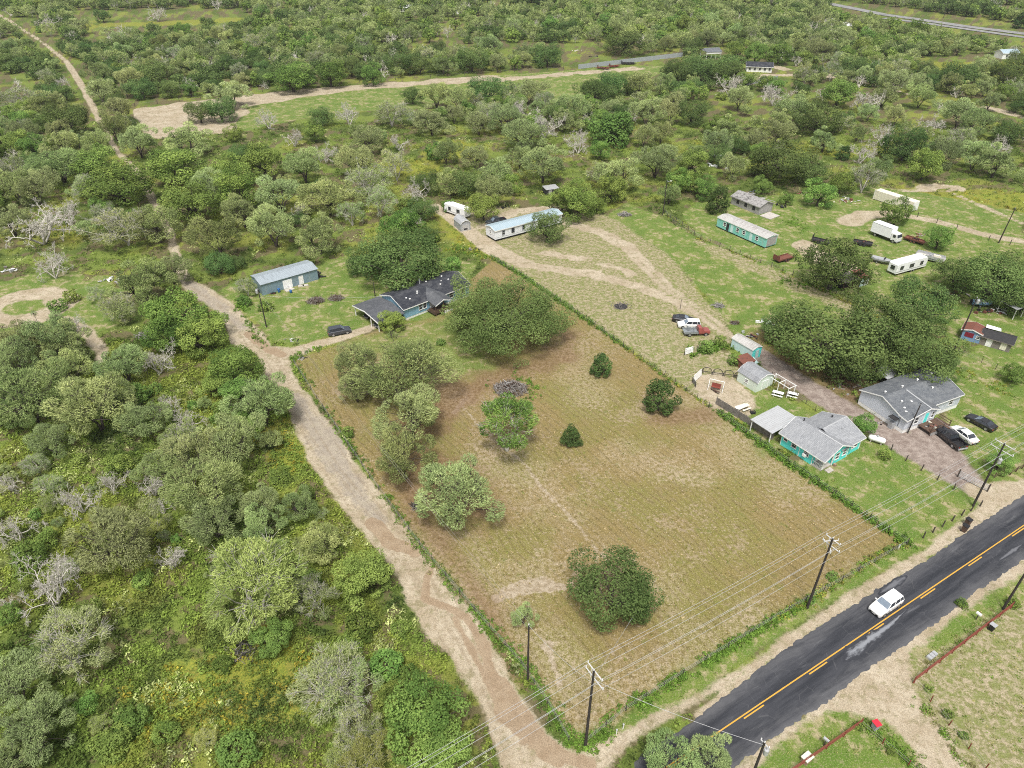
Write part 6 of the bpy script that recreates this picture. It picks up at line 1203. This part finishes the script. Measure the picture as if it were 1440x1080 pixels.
LISTS = [
 (T4, [(Mq,60,375,210),(Mq,200,340,230),(Mq,60,470,260),(Mq,270,370,220),(Mq,110,600,330),(Mq,390,630,310),(Mq,210,780,170),(Mq,30,640,200),(Mq,480,600,180),(Mq,300,480,180),(Mq,590,120,280),(Li,740,260,250),(Li,690,330,190),(Li,830,330,200),(Li,890,270,150),(D,660,440,150),(Mq,520,460,190),(Li,990,470,220),(Li,920,540,130),(Li,1010,570,150),(Mq,1100,610,290),(Mq,610,680,210),(D,720,630,120),(D,800,690,120),(G,760,760,150),(Mq,960,790,260),(Mq,810,840,250),(Mq,860,990,300),(D,640,970,140),(D,470,950,120),(D,330,1030,170),(G,150,880,110),(G,210,970,120),(Mq,1090,1040,170),(Mq,1260,1060,150),(Mq,1140,770,110),(D,310,290,90),(D,40,960,100),(D,210,25,170),(G,500,220,140),(G,1040,130,90),(Sh,1030,190,60),(Li,1050,690,140),(Mq,690,880,200),(Sh,500,880,120),(Sh,1180,930,90),(G,410,160,90),(Sh,560,590,120),(Sh,300,170,70),(Sh,240,210,70),(Mq,720,60,150),(Sh,1120,210,60)]),
 (T8, [(Mq,480,130,340),(D,200,310,280),(D,720,190,150),(Pa,1060,290,420),(G,1330,350,200),(Li,1150,530,170),(G,290,560,320),(Mq,60,720,260),(Mq,130,920,320),(G,1400,720,300),(D,60,70,160),(Mq,1340,130,190),(Mq,900,40,230),(Mq,1110,50,180),(Pa,1430,1050,130),(Mq,30,1050,180),(Sh,120,190,150),(Sh,40,430,100),(Sh,600,290,90),(Sh,700,930,110),(Sh,560,880,150),(Sh,480,970,160),(Sh,1000,1000,180),(Sh,940,640,90)]),
 (T82, [(Li,90,260,230),(G,20,740,250),(Li,350,850,330),(Pa,90,1050,230),(Li,420,1010,260),(G,60,920,200),(Sh,250,490,90),(Sh,190,640,150),(Sh,90,470,150),(Sh,270,700,120),(Li,220,790,170),(Sh,40,560,110),(Mq,770,440,110)]),
 (T5, [(B,690,250,520),(Li,210,270,110),(Sp,240,480,440),(Mq,60,460,190),(Mq,290,670,290),('airy',700,710,270),(Mq,265,845,260),(Mq,485,1005,340),(Fi,1097,465,95),(Fi,1345,600,140),(Fi,973,762,88),(Sh,420,362,40),(O,270,40,360),(O,110,20,170),(Sh,25,745,60),(Mq,60,560,150),(Sh,470,35,80)]),
 (T82, [(O,1150,350,365)]), ((960, 720), [(Mq,-45,1080,270),(Mq,120,1050,210),(Sh,1180,385,50),(Sh,1395,380,60),(Sh,1040,745,35),(Sh,1120,850,45),(Sh,1185,940,40),(Sh,745,900,45),(Sh,880,1010,40),(Sh,630,270,50),(Sh,540,370,40),(Sh,870,160,40)]),
 (T6, [(O,600,370,430),(O,830,320,330),(O,1000,440,320),(O,420,310,180),(O,720,460,250),(O,950,330,240),(O,1090,470,150),(O,640,60,300),(O,1000,210,265),(O,1300,120,280),(O,1410,90,220),(O,1160,80,190),(O,1400,190,170),(Li,770,715,105),(Sh,855,838,58),(Li,1340,870,100),(Li,1405,490,100),(Sh,160,360,60),(Sh,100,385,70),(Sh,220,440,60)]),
 (T2, [(Mq,380,510,180),(G,210,480,150),(D,30,480,110),(O,300,410,90),(Mq,400,400,130),(Mq,490,420,120),(G,620,480,120),(O,620,390,170),(Mq,790,390,160),(Mq,690,500,140),(D,770,470,120),(Mq,580,520,110),(Mq,770,570,190),(D,860,530,140),(Mq,440,640,120),(D,240,600,80),(Mq,110,590,130),(G,230,700,150),(Mq,640,730,170),(Mq,850,700,220),(Li,710,770,100),(O,520,780,150),(Li,600,870,130),(D,320,800,120),(G,110,770,200),(G,160,850,150),(Mq,60,680,160),(G,40,900,120),(O,870,970,170),(Li,1000,840,180),(Li,930,850,110),(Li,1070,860,90),(Sh,1150,550,180),(O,1150,550,150),(Li,1090,630,90),(D,1000,600,110),(Mq,1170,740,200),(Li,1140,790,140),(Mq,1330,680,190),(Mq,1350,560,100),(Mq,1290,470,150),(O,1070,400,160),(O,1130,370,140),(O,1210,360,110),(Mq,1260,350,130),(O,1420,310,150),(Mq,970,460,160),(Mq,1390,470,110),(Li,1430,760,110),(Mq,640,800,160),(Mq,460,770,130),(O,250,270,150),(Li,130,310,100),(O,550,260,150),(Mq,630,190,110),(O,870,240,130),(Mq,760,220,90),(O,1190,190,200),(O,960,120,90),(Mq,820,220,90),(Mq,430,270,100),(O,330,280,100),(O,40,290,110),(G,730,400,100),(Mq,900,470,120),(Sh,400,640,90),(Sh,460,870,70),(Mq,560,660,110),(Mq,750,660,120)]),
 (T1, [(Li,500,780,300),(G,520,960,270),(D,160,960,280),(Li,740,700,240),(Li,800,850,240),(Mq,910,1000,250),(Mq,1150,960,200),(Mq,1180,820,200),(Mq,1380,830,230),(Li,1110,680,170),(Li,980,720,160),(O,840,480,120),(O,930,470,130),(Mq,960,400,200),(Li,1230,330,190),(Li,1390,310,150),(O,1355,500,110),(D,1130,500,100),(Li,985,560,80),(D,1240,580,90),(Mq,790,590,230),(Mq,580,600,160),(O,280,520,190),(Li,400,690,170),(Mq,400,600,120),(Mq,250,700,220),(Mq,60,780,180),(D,60,700,90),(Mq,260,610,160),(Mq,210,440,170),(Mq,100,560,130),(G,50,420,170),(Mq,150,800,150),(D,280,900,130),(Mq,480,540,140),(Mq,490,460,150),(Mq,420,380,120),(Li,1000,800,190),(Mq,880,790,160),(Mq,1280,700,160),(O,1080,660,120),(Mq,660,950,180),(Mq,1020,890,170),(Mq,1340,990,200),(O,600,380,110),(O,640,320,160),(Mq,400,300,110),(Mq,540,330,130),(D,210,90,100),(D,660,60,90),(O,430,70,70),(Mq,40,930,160),(D,1370,640,110)]),
 (T3, [(O,420,690,270),(O,540,730,150),(Li,580,810,130),(Li,670,770,110),(Li,440,835,60),(Fi,150,850,100),(Li,340,780,90),(Mq,215,700,120),(G,770,750,140),(O,940,620,190),(Li,1030,690,150),(Mq,1330,680,180),(Mq,1240,650,160),(D,760,640,110),(Mq,600,590,120),(Fi,680,650,55),(O,570,510,190),(Mq,390,560,170),(Mq,200,550,150),(Mq,150,610,130),(O,40,480,140),(Li,40,680,130),(D,770,430,140),(Li,660,390,150),(O,730,290,120),(Mq,850,400,130),(Mq,900,350,150),(D,390,400,120),(D,200,360,110),(Mq,240,410,120),(Mq,460,460,170),(D,850,570,100),(D,1040,520,110),(Mq,1010,400,130),(Mq,1170,480,170),(O,1150,330,180),(Mq,1270,280,100),(O,1360,320,140),(O,120,290,230),(O,50,310,150),(O,200,320,130),(Li,230,210,110),(Li,310,220,100),(Li,410,220,120),(Mq,650,150,120),(Mq,580,210,120),(Li,910,890,130),(Li,1085,1000,115),(Li,100,790,110),(Li,40,770,90),(O,1420,270,120),(G,1180,590,120),(Mq,1250,520,150),(O,1380,560,130),(D,1330,620,110),(Mq,1110,640,140),(O,40,200,90),(Mq,310,590,110),(Fi,1430,90,60)]),
]
for (ox, oy), L_ in LISTS:
    for kd, x, y, w in L_: place(kd, ox+x/3, oy+y/3, w/3)
sr = np.random.default_rng(91); SP_ = px((-60,430),(110,520),(330,560),(420,640),(470,720),(560,850),(640,960),(690,1080),(-60,1080))
while len(PLACED) < 700:
    q_ = np.stack([sr.uniform(-105, 0, 1), sr.uniform(36, 118, 1)], 1)
    if sdf_poly(q_, SP_)[0] < 2 or sdf_line(q_, px((230,900),(330,930),(430,960)), 9)[0] > 0 or sdf_line(q_, px((150,620),(250,640)), 6)[0] > 0: continue
    w_ = sr.uniform(1.4, 3.4); x_, y_ = q_[0]
    if any(math.hypot(p[1]-x_, p[2]-y_) < .42*p[3]+.4*w_ for p in PLACED): SKIP = globals().get('SKIP', 0)+1
    else: kd_ = ('grey', 'mesquite', 'shrub', 'grey', 'pale', 'dead', 'shrub')[sr.integers(0, 7)]; PLACED.append((kd_, x_, y_, w_, w_*sr.uniform(.7, .95), None))
    if globals().get('SKIP', 0) > 4000 or sum(1 for p in PLACED if p[3] < 4.2 and p[5] is None and p[2] < 118 and p[1] < 0) > 72: break
NHAND = len(PLACED)
# ---- the woods: scattered by the plan, clear of everything built or mown
CLEARS = [px(*p) for p in ([(335,440),(300,405),(335,392),(450,362),(500,350),(560,372),(625,362),(640,345),(600,290),(640,280),(820,288),(880,278),(930,300),(1000,300),(1000,262),(1100,262),(1230,255),(1290,262),(1450,290),(1450,700),(1275,765),(820,1068),(700,1090),(560,800),(480,610),(440,510),(395,500)],
  [(185,150),(270,140),(480,118),(800,96),(850,82),(960,74),(965,95),(900,138),(800,160),(740,150),(650,156),(600,168),(480,178),(420,190),(350,205),(210,215)], [(800,1060),(1450,690),(1700,640),(1700,1200),(800,1200)],
  [(95,22),(200,14),(340,16),(345,34),(250,44),(130,52)], [(1290,82),(1450,78),(1450,110),(1300,106)], [(1250,255),(1450,242),(1450,300),(1280,275)], [(-40,400),(90,400),(110,450),(60,475),(-40,465)], [(1040,92),(1105,92),(1110,120),(1040,118)], [(1170,0),(1450,36),(1450,76),(1170,26)], [(975,66),(1040,70),(1100,88),(1115,112),(1060,120),(985,104)], [(700,62),(830,62),(905,75),(910,92),(800,96),(700,90)])]
LANEP = px(*(lane_l+lane_r)); HANDL = [p for p in PLACED]
THIN = [(px((560,180),(720,182),(840,195),(960,150),(1010,140),(1050,250),(900,285),(640,280),(560,250)), .05), (px((1000,130),(1180,120),(1450,150),(1450,250),(1230,255),(1050,240)), .16), (px((-60,345),(230,340),(250,420),(340,500),(480,700),(700,1090),(800,1300),(-300,1300)), .0), (px((150,195),(480,165),(560,180),(600,280),(480,350),(250,350)), .22), (px((100,15),(420,12),(360,60),(120,70)), .3), (px((-60,100),(60,105),(60,150),(-60,160)), .2)]
cand = []
rg = np.random.default_rng(77); Y = 26.
while Y < 860:
    sp = 6.6+max(0, Y-300)*.0068; hw_ = .78*Y+60; X = -hw_
    while X < hw_:
        cand.append((X+rg.uniform(-.45, .45)*sp, Y+rg.uniform(-.45, .45)*sp, sp)); X += sp
    Y += sp*1.0
cand = np.array(cand); CP = cand[:, :2]; ok = np.ones(len(cand), bool)
for c in CLEARS: ok &= sdf_poly(CP, c) < -2.5
ok &= sdf_poly(CP, LANEP) < -4.0; ok &= sdf_line(CP, px((57, 60), (97, 95), (147, 190), (233, 323)), 6.5) < 0
u = rg.random(len(cand))
for poly, dens in THIN: ok &= ~((sdf_poly(CP, poly) > 0) & (u > dens))
gaps = fbm(CP[:, 0], CP[:, 1], 42, 4); ok &= ~((gaps < .37) & (u > .2))
hx = np.array([(p[1], p[2], p[3]) for p in HANDL]); 
for i in np.nonzero(ok)[0]:
    d = np.hypot(hx[:, 0]-CP[i, 0], hx[:, 1]-CP[i, 1]); ok[i] = np.all(d > .36*hx[:, 2]+2.6)
for x, y, sp in cand[ok]:
    t = fbm(np.array([x]), np.array([y]), 60, 7)[0]+rg.normal(0, .13); r_ = rg.random()
    kd = 'dead' if r_ < .05 else 'grey' if r_ < .21 else ('oak' if t > .56 else 'lime' if t < .44 and r_ < .66 else 'shrub' if r_ > .95 else 'mesquite')
    Wt, Ht = KIND[kd][:2]; wm = sp*rg.uniform(.72, 1.32)*(.6 if kd == 'shrub' else .9 if kd == 'dead' else 1.05); PLACED.append((kd, x, y, wm, min(Ht*wm/Wt*rg.uniform(.85, 1.15), 11), None))
# ---- link: the largest in the picture one by one, the rest as one distant wood
CAP = {'oak': 150, 'bigoak': 9, 'mesquite': 280, 'grey': 110, 'spread': 9, 'pale': 20, 'lime': 170, 'airy': 9, 'dead': 110, 'shrub': 150, 'fir': 30}
order = sorted(range(len(PLACED)), key=lambda i: (i >= NHAND, -PLACED[i][3]/depth_of((PLACED[i][1], PLACED[i][2], 3)))); cnt = {}; solo = []; rest = []
for i in order:
    k = PLACED[i][0]; pxl = to_px((PLACED[i][1], PLACED[i][2], 3)); inside = -60 < pxl[0] < 1500 and -10 < pxl[1] < 1130
    if i < NHAND or (inside and cnt.get(k, 0) < CAP[k]): cnt[k] = cnt.get(k, 0)+1; solo.append(i)
    else: rest.append(i)
labs = {}
def describe(i):
    k, x, y, w, h_, lab = PLACED[i]; u_, v_ = to_px((x, y, 0)); best = min(LM, key=lambda l: ((l[1]-u_)**2+(1.6*(l[2]-v_))**2)/(l[2]+170)); du, dv = u_-best[1], 1.6*(v_-best[2])
    rel = 'right of' if du > abs(dv) else 'left of' if -du > abs(dv) else 'below' if dv > 0 else 'behind'
    size = {'bigoak': ''}.get(k, 'small ' if w < KIND[k][0]*.72 else 'large ' if w > KIND[k][0]*1.12 else 'medium '); dist = math.hypot(du, dv)
    near = 'close ' if dist < 45 else 'well ' if dist > 110 else ''
    if k in ('bigoak', 'pale', 'spread'): size = ''
    return f'{size}{ADJ[k]} {near}{rel} {best[0]}'
for i in solo: labs.setdefault(describe(i), []).append(i)
for lab, ids in list(labs.items()):
    if 2 <= len(ids) <= 3:
        ids.sort(key=lambda i: to_px((PLACED[i][1], PLACED[i][2], 0))[0]); w_ = ('left hand', 'right hand') if len(ids) == 2 else ('left hand', 'middle', 'right hand'); del labs[lab]
        for q, i in zip(w_, ids): labs[q+' '+lab] = [i]
LAB = {i: (lab, len(ids)) for lab, ids in labs.items() for i in ids}
rv_ = random.Random(31); n_ind = 0
for i in solo:
    k, x, y, w, h_, lab = PLACED[i]; Wt, Ht, *_, nv = KIND[k]; nm, cat = NAME[k]; lab, many = LAB[i]
    d = depth_of((x, y, 3)); size_px = w/d*CAM_F*.71; v = rv_.randrange(nv); sc = (w/Wt, w/Wt*rv_.uniform(.92, 1.08), h_/Ht); rz = rv_.uniform(0, 6.28)
    z0 = -.05
    if size_px > 17:
        tr, cr = template(k, v); r_ = link(nm, tr); c_ = link('crown', cr, r_)
    else: r_ = link(nm, template(k, v, .3)[4])
    r_.location = (x, y, z0); r_.rotation_euler = (0, 0, rz); r_.scale = sc; tag(r_, lab, cat, f'{ADJ[k]}s of the woods' if many < 2 else 'group of '+lab); n_ind += 1
# the rest
byk = {}
for i in rest: byk.setdefault((PLACED[i][0], rv_.randrange(min(3, KIND[PLACED[i][0]][6]))), []).append(i)
VV, FF, MI, TT = [], [], [], []; off = 0; MATS = [BARK['dark'], BARK['grey'], BARK['dead']]+[LEAF[k] for k in ('oak', 'mesquite', 'lime', 'pale')]
for (k, v), ids in byk.items():
    far = 0.12 if k != 'dead' else .3; V, F_, mi, tint, _ = template(k, v, far); lf, bk = KIND[k][4], KIND[k][5]; mi2 = np.where(mi == 0, ('dark', 'grey', 'dead').index(bk), 3+('oak', 'mesquite', 'lime', 'pale').index(lf))
    for i in ids:
        _, x, y, w, h_, _ = PLACED[i]; a = rv_.uniform(0, 6.28); s = w/KIND[k][0]; c_, s_ = math.cos(a), math.sin(a)
        q = np.stack([x+s*(V[:, 0]*c_-V[:, 1]*s_), y+s*(V[:, 0]*s_+V[:, 1]*c_), V[:, 2]*h_/KIND[k][1]], 1); VV.append(q.astype(np.float32)); FF.append(F_+off); MI.append(mi2); TT.append(np.clip(tint+rv_.uniform(-.3, .3), 0, 1)); off += len(V)
if VV: structure(link('distant_woods', mesh_np('distant_woods', np.concatenate(VV), np.concatenate(FF), MATS, {'tint': np.concatenate(TT)}, np.concatenate(MI))), 'stuff', 'far woods of mixed mesquite and oak reaching to the top of the picture', 'woods')
print('TREES hand', NHAND, 'individual', n_ind, 'rest', len(rest), cnt, 'quads', sum(len(f) for f in FF))

# ------------------------------------------------------------------ undergrowth, vines, weeds: ground cover nobody could count
wm_ = NT('weed_leaves'); wd = wm_.n('ShaderNodeBsdfDiffuse'); wt = wm_.n('ShaderNodeBsdfTranslucent'); wx = wm_.n('ShaderNodeAddShader')
wc = wm_.attrc('col'); wm_.put(wd.inputs[0], wc); wm_.put(wt.inputs[0], wm_.mix(.45, wc, (0, 0, 0))); wm_.t.links.new(wd.outputs[0], wx.inputs[0]); wm_.t.links.new(wt.outputs[0], wx.inputs[1]); wm_.t.links.new(wx.outputs[0], wm_.out.inputs[0]); WEED = wm_.m
def tufts(name, P, hgt, wid, cols, per, label, cat, seed=1, leaf=.25):
    """P (n,2) spots; a mound of leaves at each"""
    rng = np.random.default_rng(seed); n = len(P); m_ = n*per
    base = np.repeat(np.concatenate([P, np.zeros((n, 1))], 1), per, 0); H_ = np.repeat(hgt, per); W_ = np.repeat(wid, per)
    d = unit(rng.normal(size=(m_, 3))); d[:, 2] = np.abs(d[:, 2]); q = base+d*np.stack([W_, W_, H_], 1)*rng.uniform(.55, 1.05, (m_, 1)); N = unit(d+rng.normal(size=d.shape)*.5)
    s = leaf*np.repeat((hgt+wid), per)[:, None]; V, F_ = np_cards(q, N, s, s*.62, rng)
    c = np.repeat(cols, per, 0)*rng.uniform(.72, 1.28, (m_, 1)); return structure(link(name, mesh_np(name, V, F_, [WEED], {'col': np.repeat(c, 4, 0)})), 'stuff', label, cat)
def weed_colors(P, rng):
    n = len(P); a, b, g3 = fbm(P[:, 0], P[:, 1], 9, 1), fbm(P[:, 0], P[:, 1], 14, 2), fbm(P[:, 0], P[:, 1], 6, 9)
    c = np.array([[.066, .100, .025]])*(1-np.clip((a-.36)/.22, 0, 1))[:, None]+np.array([[.150, .205, .043]])*np.clip((a-.36)/.22, 0, 1)[:, None]
    y_ = np.clip((b-.53)/.10, 0, 1)[:, None]*.75; c = c*(1-y_)+np.array([[.19, .225, .045]])*y_
    pale = ((g3 > .59) & (rng.random(n) < .38))[:, None]; c = np.where(pale, np.array([[.36, .40, .16]])*rng.uniform(.7, 1.1, (n, 1)), c)
    gold = ((np.clip(zy, -9, 9) > 0) & (rng.random(n) < .12))[:, None]; c = np.where(gold, np.array([[.25, .215, .035]]), c)
    dk = (fbm(P[:, 0], P[:, 1], 4.5, 17) < .40)[:, None]; c = np.where(dk, c*np.array([[.62, .62, .75]]), c); return c*rng.uniform(.72, 1.3, (n, 1))
rng = np.random.default_rng(21); n0 = 70000; Yc = 34+(rng.random(n0)**1.25)*260; Xc = rng.uniform(-1, 1, n0)*(.68*Yc+44); P = np.stack([Xc, Yc], 1); n1 = 60000; P = np.concatenate([P, np.stack([rng.uniform(-120, 2, n1), rng.uniform(30, 125, n1)], 1)]); P = P[np.abs(P[:, 0]) < .72*P[:, 1]+48]; z_ = zones(P)
keep = np.maximum.reduce([z_[k] for k in ('dirt', 'gravel', 'field', 'lawn', 'lot', 'hard', 'pave')]) < -.4; keep &= fbm(P[:, 0], P[:, 1], 1.7, 12)+.5*fbm(P[:, 0], P[:, 1], 7, 14) > .60
P = P[keep]; zy = z_['yellow'][keep]; dn = P[:, 1]; print('TUFTS', len(P))
tufts('undergrowth', P, rng.uniform(.15, .95, len(P)), rng.uniform(.2, .62, len(P))*(1+dn/260), weed_colors(P, rng), 17, 'tangled green and yellow weeds under the trees left of the lane and in the woods', 'undergrowth', 3)
def line_spots(pts, w, n, rng):
    q = px(*pts); L_ = np.array([(b-a).length for a, b in zip(q, q[1:])]); out = []
    for _ in range(n):
        i = rng.choice(len(L_), p=L_/L_.sum()); p = q[i].lerp(q[i+1], rng.random()); out.append((p.x+rng.normal(0, w), p.y+rng.normal(0, w)))
    return np.array(out)
def vines(name, label, specs, seed):
    rng = np.random.default_rng(seed); PP_, HH, WW, CC = [], [], [], []
    for pts, w, n, h_, cols in specs:
        s = line_spots(pts, w*.85, max(2, int(n*.8)), rng); h_ *= .72; thin = fbm(s[:, 0], s[:, 1], 4, 6) > .36; s = s[thin]; PP_.append(s); HH.append(h_*rng.uniform(.4, 1.15, len(s))); WW.append(rng.uniform(.2, .5, len(s))); c = np.array(cols)[rng.integers(0, len(cols), len(s))]; CC.append(c*rng.uniform(.75, 1.3, (len(s), 1)))
    tufts(name, np.concatenate(PP_), np.concatenate(HH), np.concatenate(WW), np.concatenate(CC), 26, label, 'vines', seed, .26)
gA, gB, gY, gO = (.12, .20, .035), (.085, .15, .028), (.22, .225, .045), (.17, .165, .065)
vines('fence_vines', 'leafy green vines and weeds overgrowing the field fences', [
    ([(690,362),(733,387),(800,433),(880,490)], .35, 420, 1.2, (gB, gA)), ([(880,490),(920,519),(1010,580)], .3, 160, .9, (gA, gY, gO)), ([(1010,580),(1107,652),(1190,705),(1275,766)], .5, 620, 1.15, (gA, gB, gB)), ([(1275,766),(1225,788),(1133,847),(1083,876)], .4, 260, .8, (gA, gO, gY)),
    ([(1133,847),(1083,876),(960,950),(905,985)], .4, 520, .75, (gA, gA, gB)), ([(905,985),(862,1022),(823,1050),(800,1042)], .7, 300, .8, (gA, gB, gA)), ([(800,1043),(773,996),(735,936),(667,860)], .55, 420, .7, (gA, gB)), ([(667,860),(590,768),(555,715)], .5, 260, .6, (gB, gA, gO)), ([(555,715),(480,608),(446,560),(412,508)], .5, 340, .7, (gA, gB)),
    ([(410,508),(425,497),(450,490)], .6, 70, .9, (gA, gB)), ([(640,345),(690,364),(625,350)], .9, 160, 1.2, (gA, gY)), ([(935,300),(985,337),(1100,382),(1225,442)], .5, 420, .7, (gA, gY, gO)), ([(1225,442),(1300,486),(1340,515),(1420,545)], .6, 150, .7, (gA, gY, gY)), ([(965,500),(1000,490),(1060,478)], 1.1, 260, 1.5, (gA, gB)), ([(690,540),(700,570),(740,575),(755,545),(725,530)], .8, 130, .8, (gA, gA, gB)),
    ([(333,432),(360,470),(372,485)], .8, 130, .8, (gA, gB)), ([(340,420),(345,440)], .8, 80, 1.2, (gA,)), ([(520,455),(540,430)], .8, 1, .3, (gA,)), ([(1100,395),(1180,408)], 1.2, 110, 1.1, (gA, gB)), ([(1105,305),(1130,325)], 1.8, 90, .9, (gA,)), ([(1290,985),(1330,1040),(1370,1090)], .5, 90, .5, (gA, gO)), ([(1215,1015),(1260,1055),(1300,1090)], .8, 110, .5, (gA, gB)), ([(1300,935),(1380,880),(1425,850)], .5, 70, .4, (gA, gO)),
    ([(700,540),(720,510)], 1.5, 1, .3, (gA,)), ([(1335,520),(1430,560)], .5, 80, .6, (gY, gA))], 5)
# short rough tussocks in the mown field and pastures
n0 = 26000; Yc = 40+rng.random(n0)**1.2*190; Xc = rng.uniform(-.5, 1, n0)*(.62*Yc+38); P = np.stack([Xc, Yc], 1); z_ = zones(P); zz = np.maximum(z_['field'], np.maximum(z_['lot'], z_['lawn'])); keep = (zz > .2) & (np.maximum.reduce([z_['dirt'], z_['gravel'], z_['hard'], z_['soil']]) < -.4) & (fbm(P[:, 0], P[:, 1], 3, 15) > .45)
P = P[keep]; isf = (z_['field'][keep] > 0)[:, None]; r_ = rng.random((len(P), 1)); c = np.where(isf, np.where(r_ < .5, [[.20, .165, .07]], np.where(r_ < .8, [[.15, .17, .045]], [[.36, .29, .17]])), np.where(r_ < .6, [[.12, .18, .035]], [[.25, .24, .09]]))
tufts('field_grass', P, rng.uniform(.05, .16, len(P)), rng.uniform(.12, .35, len(P)), c*rng.uniform(.8, 1.2, (len(P), 1)), 5, 'short rough tussocks of dry and green grass on the mown ground', 'grass', 8, .55)

# ------------------------------------------------------------------ light: bright overcast sky with a veiled high sun
W = bpy.data.worlds.new('World'); S.world = W; W.use_nodes = True; wn = W.node_tree; bg = wn.nodes['Background']
sky = wn.nodes.new('ShaderNodeTexSky'); sky.sky_type = 'NISHITA'; sky.sun_disc = False
SUN_EL, SUN_AZ = R(64), R(184)          # azimuth measured from +Y towards +X
sky.sun_elevation = SUN_EL; sky.sun_rotation = SUN_AZ; sky.air_density = 1.0; sky.dust_density = 5.0; sky.ozone_density = 1.0
wn.links.new(sky.outputs[0], bg.inputs[0]); hsv = wn.nodes.new('ShaderNodeHueSaturation'); hsv.inputs['Saturation'].default_value = .25; wn.links.new(sky.outputs[0], hsv.inputs['Color']); wn.links.new(hsv.outputs[0], bg.inputs[0]); bg.inputs[1].default_value = .075
sd = bpy.data.lights.new('sun', 'SUN'); sd.energy = 1.5; sd.angle = R(11); sd.color = (1, .96, .9); so = bpy.data.objects.new('sun', sd); COL.objects.link(so)
sv = Vector((math.sin(SUN_AZ)*math.cos(SUN_EL), math.cos(SUN_AZ)*math.cos(SUN_EL), math.sin(SUN_EL))); so.rotation_euler = (-sv).to_track_quat('-Z', 'Y').to_euler(); so.location = (0, 0, 200)
vs_ = S.view_settings; vs_.view_transform = 'Standard'; vs_.look = 'None'; vs_.gamma = 1; vs_.exposure = 1.2
S.cycles.max_bounces = 5; S.cycles.diffuse_bounces = 3; S.cycles.glossy_bounces = 2; S.cycles.transmission_bounces = 3; S.cycles.transparent_max_bounces = 4; S.cycles.filter_width = 1.05; S.cycles.use_adaptive_sampling = True; S.cycles.adaptive_threshold = .008
try: S.cycles.use_denoising = False; S.cycles.denoiser = 'OPENIMAGEDENOISE'
except Exception: pass
# ------------------------------------------------------------------ thin humid air
hz = MB().bx(-1500, 1500, -60, 1700, -1.2, 82); ho = hz.build('haze', [], None)
hm = bpy.data.materials.new('humid_air'); hm.use_nodes = True; ht = hm.node_tree; ht.nodes.clear(); hout = ht.nodes.new('ShaderNodeOutputMaterial'); hv = ht.nodes.new('ShaderNodeVolumePrincipled')
hv.inputs['Color'].default_value = (.86, .90, .94, 1); hv.inputs['Density'].default_value = .00009; hv.inputs['Anisotropy'].default_value = .2; ht.links.new(hv.outputs[0], hout.inputs['Volume'])
ho.data.materials.append(hm); structure(ho, 'stuff', 'thin pale humid air over the whole scene', 'haze'); S.cycles.volume_bounces = 0
